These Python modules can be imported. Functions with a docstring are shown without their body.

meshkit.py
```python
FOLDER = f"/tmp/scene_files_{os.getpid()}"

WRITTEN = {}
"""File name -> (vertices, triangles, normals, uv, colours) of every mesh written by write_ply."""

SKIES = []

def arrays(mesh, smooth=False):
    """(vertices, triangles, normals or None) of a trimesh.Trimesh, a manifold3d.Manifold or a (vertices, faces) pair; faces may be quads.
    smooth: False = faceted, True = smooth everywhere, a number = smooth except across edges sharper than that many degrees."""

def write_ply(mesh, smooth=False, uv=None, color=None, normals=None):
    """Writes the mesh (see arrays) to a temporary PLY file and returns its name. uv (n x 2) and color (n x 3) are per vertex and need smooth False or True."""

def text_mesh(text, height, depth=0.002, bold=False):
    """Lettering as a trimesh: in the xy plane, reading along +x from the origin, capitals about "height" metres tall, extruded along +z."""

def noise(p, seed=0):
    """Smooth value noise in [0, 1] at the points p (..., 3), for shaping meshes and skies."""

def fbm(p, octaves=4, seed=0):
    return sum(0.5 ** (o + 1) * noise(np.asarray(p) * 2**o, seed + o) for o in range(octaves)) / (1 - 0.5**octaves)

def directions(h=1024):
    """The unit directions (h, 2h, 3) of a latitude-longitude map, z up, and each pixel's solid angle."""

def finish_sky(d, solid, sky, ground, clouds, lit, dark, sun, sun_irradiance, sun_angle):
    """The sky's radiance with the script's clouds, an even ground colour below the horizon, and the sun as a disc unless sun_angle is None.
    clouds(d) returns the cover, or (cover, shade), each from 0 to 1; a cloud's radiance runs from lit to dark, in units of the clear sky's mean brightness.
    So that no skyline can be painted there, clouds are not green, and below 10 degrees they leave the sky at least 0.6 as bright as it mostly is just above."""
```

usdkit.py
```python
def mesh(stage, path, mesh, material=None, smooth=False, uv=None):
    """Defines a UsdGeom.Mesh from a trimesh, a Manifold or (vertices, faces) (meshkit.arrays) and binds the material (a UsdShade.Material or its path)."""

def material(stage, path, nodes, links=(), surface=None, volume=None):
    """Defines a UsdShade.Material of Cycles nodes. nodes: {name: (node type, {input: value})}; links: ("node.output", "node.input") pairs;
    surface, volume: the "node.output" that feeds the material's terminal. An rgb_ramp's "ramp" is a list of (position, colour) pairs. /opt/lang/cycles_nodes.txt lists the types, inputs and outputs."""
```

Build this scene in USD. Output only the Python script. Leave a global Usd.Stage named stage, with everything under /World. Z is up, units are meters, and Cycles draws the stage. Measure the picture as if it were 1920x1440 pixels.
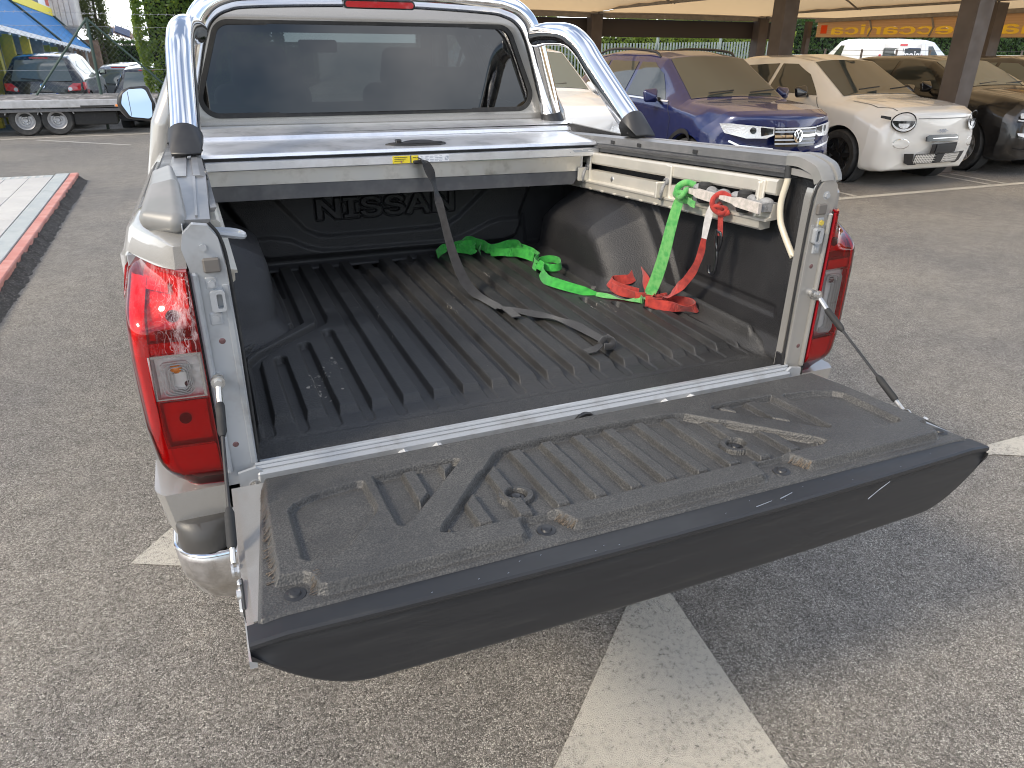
import math, random
import numpy as np
import trimesh
import manifold3d as m3
import mapbox_earcut as earcut
import shapely.geometry as sg
from shapely import affinity
from pxr import Gf, Sdf, Usd, UsdGeom, UsdLux, UsdShade, Vt
import usdkit, meshkit

stage = Usd.Stage.CreateInMemory()
UsdGeom.SetStageUpAxis(stage, UsdGeom.Tokens.z)
UsdGeom.Xform.Define(stage, '/World')
UsdGeom.Scope.Define(stage, '/World/Looks')
T = Sdf.ValueTypeNames

# ------------------------------------------------------------------ camera, sky, sun, exposure
CAM_POS = np.array([-0.71306826, -1.40624527, 1.64144302])
PITCH, YAW, ROLL = np.radians([25.30967269, 22.95336788, 0.68080663])
FOCAL_PX = 1360.967
fw = np.array([math.sin(YAW) * math.cos(PITCH), math.cos(YAW) * math.cos(PITCH), -math.sin(PITCH)])
r0 = np.array([math.cos(YAW), -math.sin(YAW), 0.0])
u0 = np.cross(r0, fw)
rt = math.cos(ROLL) * r0 + math.sin(ROLL) * u0
up = -math.sin(ROLL) * r0 + math.cos(ROLL) * u0
cam = UsdGeom.Camera.Define(stage, '/World/camera')
cam.CreateHorizontalApertureAttr(36.0)
cam.CreateVerticalApertureAttr(27.0)
cam.CreateFocalLengthAttr(36.0 * FOCAL_PX / 1920.0)
cam.CreateClippingRangeAttr(Gf.Vec2f(0.05, 2000.0))
cam.AddTransformOp().Set(Gf.Matrix4d(*rt, 0, *up, 0, *(-fw), 0, *CAM_POS, 1))
cam.CreateExposureAttr(1.25)

SUN = np.array([-0.78, -0.20, 0.66]); SUN /= np.linalg.norm(SUN)
SUN_EL, SUN_ROT = math.asin(SUN[2]), math.atan2(SUN[0], SUN[1])
sky_mat = usdkit.material(stage, '/World/Looks/sky_air', {
    'tc': ('texture_coordinate', {}),
    'sky': ('sky_texture', {'sky_type': 'single_scattering', 'sun_disc': False, 'sun_elevation': SUN_EL, 'sun_rotation': SUN_ROT, 'aerosol_density': 1.4}),
    'mp': ('mapping', {'scale': (1.0, 1.0, 2.2)}),
    'n': ('noise_texture', {'scale': 1.5, 'detail': 5.0, 'roughness': 0.5}),
    'rm': ('rgb_ramp', {'ramp': [(0.47, (0.04, 0.04, 0.04)), (0.68, (0.80, 0.80, 0.80)), (1.0, (0.95, 0.95, 0.95))]}),
    'sep': ('separate_xyz', {}),
    'hz': ('map_range', {'range_type': 'smoothstep', 'from_min': 0.0, 'from_max': 0.14, 'to_min': 0.9, 'to_max': 0.0, 'clamp': True}),
    'mx': ('math', {'math_type': 'maximum'}),
    'mix': ('mix', {'mix_type': 'mix', 'color2': (13.0, 13.2, 13.6)}),
    'bg': ('background_shader', {'strength': 0.10}),
}, [('tc.generated', 'mp.vector'), ('mp.vector', 'n.vector'), ('n.fac', 'rm.fac'), ('tc.generated', 'sep.vector'), ('sep.z', 'hz.value'),
    ('rm.color', 'mx.value1'), ('hz.result', 'mx.value2'), ('mx.value', 'mix.fac'), ('sky.color', 'mix.color1'), ('mix.color', 'bg.color')], surface='bg.background')
dome = UsdLux.DomeLight.Define(stage, '/World/sky')
UsdShade.MaterialBindingAPI.Apply(dome.GetPrim()).Bind(sky_mat)
dome.GetPrim().SetCustomDataByKey('kind', 'structure')
sun = UsdLux.DistantLight.Define(stage, '/World/sun')
sun.CreateNormalizeAttr(True)
sun.CreateIntensityAttr(0.40)
sun.CreateAngleAttr(11.0)
sun.CreateColorAttr(Gf.Vec3f(1.0, 0.88, 0.70))
_z = SUN; _x = np.cross([0, 0, 1.0], _z); _x /= np.linalg.norm(_x); _y = np.cross(_z, _x)
sun.AddTransformOp().Set(Gf.Matrix4d(*_x, 0, *_y, 0, *_z, 0, 0, 0, 30, 1))

# ------------------------------------------------------------------ prims
_used = {}
def numbered(parent, name):
    key = f'{parent}/{name}'
    n = _used.get(key, 0); _used[key] = n + 1
    return key if n == 0 else f'{key}_{n:03d}'

def tag(prim, label=None, cat=None, group=None, kind=None):
    for k, v in (('label', label), ('category', cat), ('group', group), ('kind', kind)):
        if v:
            prim.SetCustomDataByKey(k, v)

class Thing:
    def __init__(self, name, label, cat, loc=(0, 0, 0), rotz=0.0, group=None, kind=None):
        self.path = numbered('/World', name)
        self.loc = np.array(loc, float)
        x = UsdGeom.Xform.Define(stage, self.path)
        x.AddTranslateOp().Set(Gf.Vec3d(*map(float, loc)))
        x.AddRotateZOp().Set(float(rotz))
        self.prim = x.GetPrim(); self.rotz = rotz
        tag(self.prim, label, cat, group, kind)
    def part(self, name, mesh, mat, smooth=30, label=None, kind=None, local=False, under=None):
        """A part. Points are given in world coordinates unless local."""
        p = numbered(under or self.path, name)
        v, f = arr(mesh)
        if not local:
            v = v - self.loc
        m = usdkit.mesh(stage, p, trimesh.Trimesh(v, f, process=False), MATS[mat], smooth=smooth)
        tag(m.GetPrim(), label=label, kind=kind)
        return p

def copy_thing(src, name, label, cat, loc, rotz=0.0, group=None):
    p = numbered('/World', name)
    x = UsdGeom.Xform.Define(stage, p)
    x.GetPrim().GetReferences().AddInternalReference(src.path)
    x.GetPrim().SetInstanceable(True)
    x.ClearXformOpOrder()
    x = UsdGeom.Xformable(x.GetPrim())
    x.GetPrim().GetAttribute('xformOp:translate').Set(Gf.Vec3d(*map(float, loc)))
    x.GetPrim().GetAttribute('xformOp:rotateZ').Set(float(rotz))
    x.SetXformOpOrder([UsdGeom.XformOp(x.GetPrim().GetAttribute('xformOp:translate')), UsdGeom.XformOp(x.GetPrim().GetAttribute('xformOp:rotateZ'))])
    tag(x.GetPrim(), label, cat, group)
    return p

def single(name, mesh, mat, label=None, cat=None, smooth=30, kind=None, group=None):
    p = numbered('/World', name)
    v, f = arr(mesh)
    m = usdkit.mesh(stage, p, trimesh.Trimesh(v, f, process=False), MATS[mat], smooth=smooth)
    tag(m.GetPrim(), label, cat, group, kind)
    return p

# ------------------------------------------------------------------ mesh helpers
def arr(m):
    if isinstance(m, list):
        m = join(*m)
    if hasattr(m, 'to_mesh'):
        k = m.to_mesh(); return np.array(k.vert_properties[:, :3], float), np.array(k.tri_verts, int)
    if isinstance(m, tuple):
        v, f = np.asarray(m[0], float), np.asarray(m[1], int)
        if f.shape[1] == 4:
            f = np.vstack([f[:, [0, 1, 2]], f[:, [0, 2, 3]]])
        return v, f
    return np.array(m.vertices, float), np.array(m.faces, int)

def join(*ms):
    V, F, n = [], [], 0
    for m in ms:
        v, f = arr(m); V.append(v); F.append(f + n); n += len(v)
    return np.vstack(V), np.vstack(F)

def orient(V, F):
    V, F = np.asarray(V, float), np.asarray(F, int)
    v0, v1, v2 = V[F[:, 0]] - V.mean(0), V[F[:, 1]] - V.mean(0), V[F[:, 2]] - V.mean(0)
    return (V, F[:, ::-1]) if (np.cross(v0, v1) * v2).sum() < 0 else (V, F)

def cap_tris(ring2d, base, rev):
    k = len(ring2d)
    idx = earcut.triangulate_float64(np.ascontiguousarray(ring2d, dtype=float), np.array([k], np.uint32)).reshape(-1, 3).astype(int)
    R = np.asarray(ring2d, float)
    a, b, c = R[idx[:, 0]], R[idx[:, 1]], R[idx[:, 2]]
    s = (b[:, 0] - a[:, 0]) * (c[:, 1] - a[:, 1]) - (b[:, 1] - a[:, 1]) * (c[:, 0] - a[:, 0])
    idx[s < 0] = idx[s < 0][:, ::-1]
    area = 0.5 * np.sum(R[:, 0] * np.roll(R[:, 1], -1) - np.roll(R[:, 0], -1) * R[:, 1])
    if area < 0:
        idx = idx[:, ::-1]
    return (idx[:, ::-1] if rev else idx) + base

def skin(rings, ring2d=None, ends=(True, True)):
    """Closed loft through equal rings; ring2d (list of 2D rings or one) triangulates the caps."""
    n, k = len(rings), len(rings[0]); V = np.vstack(rings)
    i = np.arange(n * k).reshape(n, k)
    a, b = i[:-1], np.roll(i, -1, 1)[:-1]; c, d = b + k, a + k
    F = [np.stack([a.ravel(), b.ravel(), c.ravel()], 1), np.stack([a.ravel(), c.ravel(), d.ravel()], 1)]
    if ring2d is not None:
        r_a, r_b = (ring2d, ring2d) if np.ndim(ring2d) == 2 else (ring2d[0], ring2d[-1])
        if ends[0]: F.append(cap_tris(r_a, 0, True))
        if ends[1]: F.append(cap_tris(r_b, (n - 1) * k, False))
    return orient(V, np.vstack(F))

def cbox(x0, x1, y0, y1, z0, z1, c=0.003):
    x0, x1 = min(x0, x1), max(x0, x1); y0, y1 = min(y0, y1), max(y0, y1); z0, z1 = min(z0, z1), max(z0, z1)
    c = min(c, 0.45 * min(x1 - x0, y1 - y0, z1 - z0))
    P = []
    for a in (0, 1):
        for b in (0, 1):
            for d in (0, 1):
                X = (x0 + c, x1 - c)[a], (y0 + c, y1 - c)[b], (z0 + c, z1 - c)[d]
                for k in range(3):
                    q = list(X); q[k] = ((x0, x1), (y0, y1), (z0, z1))[k][(a, b, d)[k]]; P.append(q)
    return hull(P)

def hull(P):
    h = m3.Manifold.hull_points(np.asarray(P, np.float64).tolist()) if hasattr(m3.Manifold, 'hull_points') else None
    return arr(h)

def place(m, R=None, t=(0, 0, 0)):
    v, f = arr(m)
    if R is not None:
        v = v @ np.asarray(R).T
    return v + np.asarray(t, float), f

def rot(axis, deg):
    return trimesh.transformations.rotation_matrix(math.radians(deg), axis)[:3, :3]

def mirror(m):
    v, f = arr(m); v = v.copy(); v[:, 0] *= -1
    return v, f[:, ::-1]

def spline(pts, n=8, closed=False):
    P = np.asarray(pts, float)
    if len(P) < 3:
        return np.array([P[0] + (P[-1] - P[0]) * t for t in np.linspace(0, 1, n + 1)])
    Q = np.vstack([P[-1], P, P[:2]]) if closed else np.vstack([2 * P[0] - P[1], P, 2 * P[-1] - P[-2]])
    out = []
    for i in range(len(P) if closed else len(P) - 1):
        a, b, c, d = Q[i:i + 4]
        for t in np.linspace(0, 1, n, endpoint=False):
            out.append(0.5 * (2 * b + (c - a) * t + (2 * a - 5 * b + 4 * c - d) * t * t + (3 * b - a - 3 * c + d) * t ** 3))
    if not closed:
        out.append(P[-1])
    return np.array(out)

def frames(P, up0=None):
    Tn = np.gradient(P, axis=0); Tn /= np.linalg.norm(Tn, axis=1, keepdims=True) + 1e-12
    u = np.array(up0 if up0 is not None else ([0, 0, 1.0] if abs(Tn[0][2]) < 0.9 else [1.0, 0, 0]), float)
    N = []
    for t in Tn:
        u = u - t * (u @ t); u /= np.linalg.norm(u) + 1e-12; N.append(u.copy())
    N = np.array(N)
    return Tn, N, np.cross(Tn, N)

def sweep(P, section, up0=None, caps=True, scale=None):
    """Sweeps a closed 2D section (side, normal) along P."""
    P = np.asarray(P, float); S = np.asarray(section, float)
    Tn, N, B = frames(P, up0)
    n, k = len(P), len(S)
    sc = np.ones(n) if scale is None else np.asarray(scale, float)
    V = (P[:, None] + sc[:, None, None] * (S[None, :, :1] * B[:, None] + S[None, :, 1:] * N[:, None])).reshape(-1, 3)
    F = []
    for i in range(n - 1):
        for j in range(k):
            a, b = i * k + j, i * k + (j + 1) % k
            F.append((a, b, b + k)); F.append((a, b + k, a + k))
    if caps:
        F = np.vstack([np.array(F), cap_tris(S, 0, True), cap_tris(S, (n - 1) * k, False)])
        return orient(V, F)
    return V, np.array(F)

def circle(r, n=12, ry=None):
    a = np.linspace(0, 2 * math.pi, n, endpoint=False)
    return np.stack([r * np.cos(a), (ry or r) * np.sin(a)], 1)

def tube(P, r, n=12, smooth=0, caps=True, up0=None, scale=None):
    P = spline(P, smooth) if smooth else np.asarray(P, float)
    return sweep(P, circle(r, n), up0, caps, scale)

def ribbon(P, side, w, th=0.0016, smooth=6):
    """A flat strap along P; side = per-point width direction."""
    P = np.asarray(P, float); side = np.asarray(side, float)
    if side.ndim == 1:
        side = np.repeat(side[None], len(P), 0)
    k = smooth
    Q = spline(P, k); S = spline(side, k)
    W = np.interp(np.linspace(0, 1, len(Q)), np.linspace(0, 1, len(P)), np.broadcast_to(np.asarray(w, float), len(P)))
    Tn = np.gradient(Q, axis=0); Tn /= np.linalg.norm(Tn, axis=1, keepdims=True)
    S = S - Tn * (S * Tn).sum(1, keepdims=True); S /= np.linalg.norm(S, axis=1, keepdims=True)
    N = np.cross(Tn, S)
    V = []
    for q, s, n, ww in zip(Q, S, N, W):
        V += [q - s * ww / 2 - n * th / 2, q + s * ww / 2 - n * th / 2, q + s * ww / 2 + n * th / 2, q - s * ww / 2 + n * th / 2]
    F = []
    for i in range(len(Q) - 1):
        for j in range(4):
            a, b = 4 * i + j, 4 * i + (j + 1) % 4
            F += [(a, b, b + 4), (a, b + 4, a + 4)]
    e = 4 * (len(Q) - 1)
    F += [(0, 2, 1), (0, 3, 2), (e, e + 1, e + 2), (e, e + 2, e + 3)]
    return np.array(V), np.array(F)

def ext(poly, axis, a, b):
    """Extrudes a 2D outline (or shapely polygon) between a and b. axis 'y': outline is (x,z); 'x': (y,z); 'z': (x,y)."""
    if not hasattr(poly, 'geom_type'):
        poly = sg.Polygon(poly)
    poly = poly.buffer(0)
    ms = []
    for g in getattr(poly, 'geoms', [poly]):
        m = trimesh.creation.extrude_polygon(g, abs(b - a), engine='earcut')
        v = np.array(m.vertices); lo = min(a, b)
        if axis == 'z':
            w = np.stack([v[:, 0], v[:, 1], v[:, 2] + lo], 1); f = m.faces
        elif axis == 'y':
            w = np.stack([v[:, 0], v[:, 2] + lo, v[:, 1]], 1); f = np.array(m.faces)[:, ::-1]
        else:
            w = np.stack([v[:, 2] + lo, v[:, 0], v[:, 1]], 1); f = m.faces
        ms.append((w, np.array(f)))
    return join(*ms)

def rrect(x0, x1, y0, y1, r, n=6):
    return sg.box(x0 + r, y0 + r, x1 - r, y1 - r).buffer(r, quad_segs=n)

def grid(us, vs, fn):
    """Parametric sheet; fn(U, V) -> (n, m, 3)."""
    U, V = np.meshgrid(us, vs, indexing='ij')
    P = fn(U, V).reshape(-1, 3)
    n, m = len(us), len(vs)
    i = np.arange(n * m).reshape(n, m)
    a, b, c, d = i[:-1, :-1].ravel(), i[1:, :-1].ravel(), i[1:, 1:].ravel(), i[:-1, 1:].ravel()
    return P, np.vstack([np.stack([a, b, c], 1), np.stack([a, c, d], 1)])

def flip(m):
    v, f = arr(m); return v, f[:, ::-1]

def cyl(p0, p1, r, n=16, r1=None):
    P = np.array([p0, p1], float)
    return sweep(P, circle(r, n), None, True, None if r1 is None else [1.0, r1 / r])

def lathe(profile, n=24, axis='x', t=(0, 0, 0)):
    """profile: (r, h) pairs; revolved about the axis."""
    pr_ = np.asarray(profile, float)
    a = np.linspace(0, 2 * math.pi, n, endpoint=False)
    V = np.stack([np.outer(pr_[:, 0], np.cos(a)), np.outer(pr_[:, 0], np.sin(a)), np.repeat(pr_[:, 1:], n, 1)], -1)
    k = len(pr_)
    i = np.arange(k * n).reshape(k, n)
    A, B = i[:-1], i[1:]
    A2, B2 = np.roll(A, -1, 1), np.roll(B, -1, 1)
    F = np.vstack([np.stack([A.ravel(), A2.ravel(), B2.ravel()], 1), np.stack([A.ravel(), B2.ravel(), B.ravel()], 1)])
    v = V.reshape(-1, 3)
    if axis == 'x':
        v = v[:, [2, 0, 1]]
    elif axis == 'y':
        v = v[:, [1, 2, 0]]
    return v + np.asarray(t, float), F

def sphere(c, r, sub=2, s=(1, 1, 1)):
    m = trimesh.creation.icosphere(subdivisions=sub, radius=1.0)
    return np.array(m.vertices) * np.asarray(s) * r + np.asarray(c, float), np.array(m.faces)

def sstep(a, b, x):
    t = np.clip((x - a) / (b - a), 0, 1); return t * t * (3 - 2 * t)

def seg_dist(X, Y, pts):
    """Distance of (X, Y) from a polyline."""
    d = np.full(np.shape(X), 1e9)
    for (ax, ay), (bx, by) in zip(pts[:-1], pts[1:]):
        ex, ey = bx - ax, by - ay
        t = np.clip(((X - ax) * ex + (Y - ay) * ey) / (ex * ex + ey * ey + 1e-12), 0, 1)
        d = np.minimum(d, np.hypot(X - ax - t * ex, Y - ay - t * ey))
    return d

def poly_sdf(X, Y, poly):
    """Signed distance (positive inside) of a 2D outline."""
    P = np.asarray(poly, float); Q = np.roll(P, -1, 0)
    d = seg_dist(X, Y, list(map(tuple, np.vstack([P, P[:1]]))))
    inside = np.zeros(np.shape(X), bool)
    for (ax, ay), (bx, by) in zip(P, Q):
        if ay == by:
            continue
        c = ((ay > Y) != (by > Y)) & (X < (bx - ax) * (Y - ay) / (by - ay) + ax)
        inside ^= c
    return np.where(inside, d, -d)

def text(s, h, depth=0.002, bold=True):
    v, f = arr(meshkit.text_mesh(s, h, depth, bold)); return v, f

def bolt(c, r, h, axis='y', sgn=-1):
    """Washer and hexagon head, standing out along sgn * axis."""
    m = lathe([(0, 0), (r * 1.5, 0), (r * 1.5, h * 0.35), (r, h * 0.35)], 16, 'z')
    k = sweep(np.array([[0, 0, h * 0.3], [0, 0, h]]), circle(r, 6), [1, 0, 0])
    m = join(m, k)
    v, f = m
    if axis == 'y':
        v = np.stack([v[:, 0], sgn * v[:, 2], v[:, 1]], 1)
    elif axis == 'x':
        v = np.stack([sgn * v[:, 2], v[:, 0], v[:, 1]], 1)
    return v + np.asarray(c, float), f

# ------------------------------------------------------------------ materials
MATS = {}
def mat(name, nodes, links, surface='p.BSDF'):
    MATS[name] = usdkit.material(stage, '/World/Looks/' + name, nodes, links, surface=surface)

def pm(name, color, rough=0.5, metallic=0.0, coat=0.0, spec=0.5, bump=None, vary=None, rvary=None, extra=None):
    """bump: (scale, strength, distance[, detail]); vary: (scale, colour2, low, high[, detail]); rvary: (scale, r_low, r_high)."""
    nodes = {'g': ('geometry', {}), 'p': ('principled_bsdf', {'base_color': color, 'roughness': rough, 'metallic': metallic, 'coat_weight': coat, 'specular_ior_level': spec, **(extra or {})})}
    links = []
    if bump:
        nodes['bn'] = ('noise_texture', {'scale': bump[0], 'detail': bump[3] if len(bump) > 3 else 3.0})
        nodes['b'] = ('bump', {'strength': bump[1], 'distance': bump[2]})
        links += [('g.position', 'bn.vector'), ('bn.fac', 'b.height'), ('b.normal', 'p.normal')]
    if vary:
        nodes['vn'] = ('noise_texture', {'scale': vary[0], 'detail': vary[4] if len(vary) > 4 else 4.0, 'roughness': 0.6})
        nodes['vr'] = ('rgb_ramp', {'ramp': [(vary[2], color), (vary[3], vary[1])]})
        links += [('g.position', 'vn.vector'), ('vn.fac', 'vr.fac'), ('vr.color', 'p.base_color')]
    if rvary:
        nodes['rn'] = ('noise_texture', {'scale': rvary[0], 'detail': 5.0})
        nodes['rr'] = ('map_range', {'from_min': 0.3, 'from_max': 0.7, 'to_min': rvary[1], 'to_max': rvary[2], 'clamp': True})
        links += [('g.position', 'rn.vector'), ('rn.fac', 'rr.value'), ('rr.result', 'p.roughness')]
    mat(name, nodes, links)

def asphalt(name, extra_nodes=None, paint=None):
    """Worn bituminous surface of pale chippings; paint = colour of a worn painted marking over it."""
    nodes = {
        'g': ('geometry', {}),
        'v': ('voronoi_texture', {'scale': 210.0, 'feature': 'f1'}),
        'vr': ('rgb_ramp', {'ramp': [(0.0, (0.20, 0.185, 0.165)), (0.35, (0.33, 0.308, 0.278)), (0.7, (0.44, 0.413, 0.375)), (1.0, (0.60, 0.57, 0.52))]}),
        'sx': ('separate_xyz', {}),
        'v2': ('voronoi_texture', {'scale': 210.0, 'feature': 'distance_to_edge'}),
        'er': ('map_range', {'from_min': 0.0, 'from_max': 0.16, 'to_min': 0.18, 'to_max': 1.0, 'clamp': True}),
        'em': ('mix', {'mix_type': 'multiply', 'fac': 1.0}),
        'n': ('noise_texture', {'scale': 0.55, 'detail': 6.0, 'roughness': 0.6}),
        'nr': ('rgb_ramp', {'ramp': [(0.35, (0.80, 0.80, 0.81)), (0.5, (0.95, 0.94, 0.92)), (0.68, (1.12, 1.09, 1.03))]}),
        'pm': ('mix', {'mix_type': 'multiply', 'fac': 1.0}),
        'n3': ('noise_texture', {'scale': 9.0, 'detail': 5.0, 'roughness': 0.7}),
        'n3r': ('rgb_ramp', {'ramp': [(0.3, (0.78, 0.78, 0.78)), (0.6, (1.0, 1.0, 1.0)), (0.75, (1.12, 1.1, 1.06))]}),
        'pm2': ('mix', {'mix_type': 'multiply', 'fac': 1.0}),
        'n2': ('noise_texture', {'scale': 420.0, 'detail': 2.0}),
        'hm': ('math', {'math_type': 'multiply_add', 'value2': 0.35}),
        'b': ('bump', {'strength': 0.75, 'distance': 0.005}),
        'p': ('principled_bsdf', {'roughness': 0.85, 'specular_ior_level': 0.3}),
    }
    links = [('g.position', 'v.vector'), ('g.position', 'v2.vector'), ('v.color', 'sx.vector'), ('sx.x', 'vr.fac'), ('v2.distance', 'er.value'),
             ('vr.color', 'em.color1'), ('er.result', 'em.color2'), ('g.position', 'n.vector'), ('n.fac', 'nr.fac'), ('em.color', 'pm.color1'), ('nr.color', 'pm.color2'),
             ('g.position', 'n3.vector'), ('n3.fac', 'n3r.fac'), ('pm.color', 'pm2.color1'), ('n3r.color', 'pm2.color2'),
             ('g.position', 'n2.vector'), ('n2.fac', 'hm.value1'), ('er.result', 'hm.value3'), ('hm.value', 'b.height'), ('b.normal', 'p.normal')]
    if paint:
        nodes.update({
            'w': ('noise_texture', {'scale': 60.0, 'detail': 6.0, 'roughness': 0.75}),
            'w2': ('noise_texture', {'scale': 2.5, 'detail': 3.0}),
            'wa': ('math', {'math_type': 'multiply_add', 'value2': 0.45}),
            'es': ('math', {'math_type': 'multiply_add', 'value2': 0.30}),
            'wr': ('map_range', {'from_min': 0.72, 'from_max': 0.86, 'to_min': 0.0, 'to_max': 0.97, 'clamp': True}),
            'pt': ('mix', {'mix_type': 'mix', 'color2': paint}),
        })
        links += [('g.position', 'w.vector'), ('g.position', 'w2.vector'), ('w2.fac', 'wa.value1'), ('w.fac', 'wa.value3'), ('er.result', 'es.value1'), ('wa.value', 'es.value3'), ('es.value', 'wr.value'),
                  ('wr.result', 'pt.fac'), ('pm2.color', 'pt.color1'), ('pt.color', 'p.base_color')]
    else:
        links += [('pm2.color', 'p.base_color')]
    mat(name, nodes, links)

asphalt('asphalt')
asphalt('road_paint', paint=(0.56, 0.525, 0.455))
asphalt('worn_paint', paint=(0.55, 0.53, 0.49))

def liner(name, base, dust, amount=0.6):
    """Moulded black plastic with a leather grain, scuffed and dusty."""
    mat(name, {
        'g': ('geometry', {}),
        'v': ('voronoi_texture', {'scale': 260.0, 'feature': 'smooth_f1', 'smoothness': 0.6, 'randomness': 1.0}),
        'n': ('noise_texture', {'scale': 500.0, 'detail': 2.0}),
        'h': ('math', {'math_type': 'multiply_add', 'value2': 0.5}),
        'b': ('bump', {'strength': 0.5, 'distance': 0.0018}),
        'd': ('noise_texture', {'scale': 4.5, 'detail': 8.0, 'roughness': 0.68}),
        'dr': ('map_range', {'from_min': 0.26, 'from_max': 0.80, 'to_min': 0.0, 'to_max': amount, 'clamp': True}),
        'd2': ('noise_texture', {'scale': 330.0, 'detail': 2.0}),
        'd2r': ('map_range', {'from_min': 0.42, 'from_max': 0.62, 'to_min': 0.15, 'to_max': 1.0, 'clamp': True}),
        'dm': ('math', {'math_type': 'multiply'}),
        'mx': ('mix', {'mix_type': 'mix', 'color1': base, 'color2': dust}),
        'rr': ('map_range', {'from_min': 0.35, 'from_max': 0.65, 'to_min': 0.44, 'to_max': 0.62, 'clamp': True}),
        'p': ('principled_bsdf', {'specular_ior_level': 0.5}),
    }, [('g.position', 'v.vector'), ('g.position', 'n.vector'), ('n.fac', 'h.value1'), ('v.distance', 'h.value3'), ('h.value', 'b.height'), ('b.normal', 'p.normal'),
        ('g.position', 'd.vector'), ('d.fac', 'dr.value'), ('g.position', 'd2.vector'), ('d2.fac', 'd2r.value'), ('dr.result', 'dm.value1'), ('d2r.result', 'dm.value2'), ('dm.value', 'mx.fac'),
        ('mx.color', 'p.base_color'), ('d.fac', 'rr.value'), ('rr.result', 'p.roughness')])
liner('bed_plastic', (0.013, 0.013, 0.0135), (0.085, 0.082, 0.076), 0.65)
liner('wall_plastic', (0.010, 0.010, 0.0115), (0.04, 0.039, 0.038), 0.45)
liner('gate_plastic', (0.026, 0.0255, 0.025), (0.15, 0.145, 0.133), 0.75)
liner('dirty_plastic', (0.045, 0.036, 0.027), (0.22, 0.16, 0.10), 0.9)

pm('silver_paint', (0.29, 0.28, 0.26), 0.32, 0.45, 1.0, vary=(900, (0.34, 0.33, 0.31), 0.4, 0.6, 1.0))
pm('inner_paint', (0.32, 0.335, 0.35), 0.38, 0.25, 0.4, bump=(60, 0.03, 0.002), vary=(14, (0.23, 0.23, 0.225), 0.5, 0.75))
pm('chrome', (0.80, 0.80, 0.80), 0.07, 1.0, rvary=(30, 0.04, 0.11))
pm('dull_chrome', (0.62, 0.60, 0.58), 0.30, 1.0, rvary=(25, 0.22, 0.42), vary=(18, (0.45, 0.42, 0.38), 0.45, 0.7))
pm('brushed_metal', (0.62, 0.61, 0.58), 0.36, 1.0, bump=(80, 0.03, 0.001), rvary=(14, 0.28, 0.5))
pm('satin_metal', (0.74, 0.75, 0.77), 0.33, 0.85, rvary=(9, 0.27, 0.42))
pm('rail_metal', (0.60, 0.57, 0.50), 0.42, 0.55, vary=(10, (0.66, 0.62, 0.54), 0.4, 0.65))
pm('dark_rail', (0.10, 0.10, 0.105), 0.35, 0.2, vary=(20, (0.14, 0.14, 0.14), 0.4, 0.7))
pm('black_plastic', (0.012, 0.012, 0.013), 0.42, 0, vary=(12, (0.025, 0.024, 0.023), 0.45, 0.75), rvary=(7, 0.34, 0.55))
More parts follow.
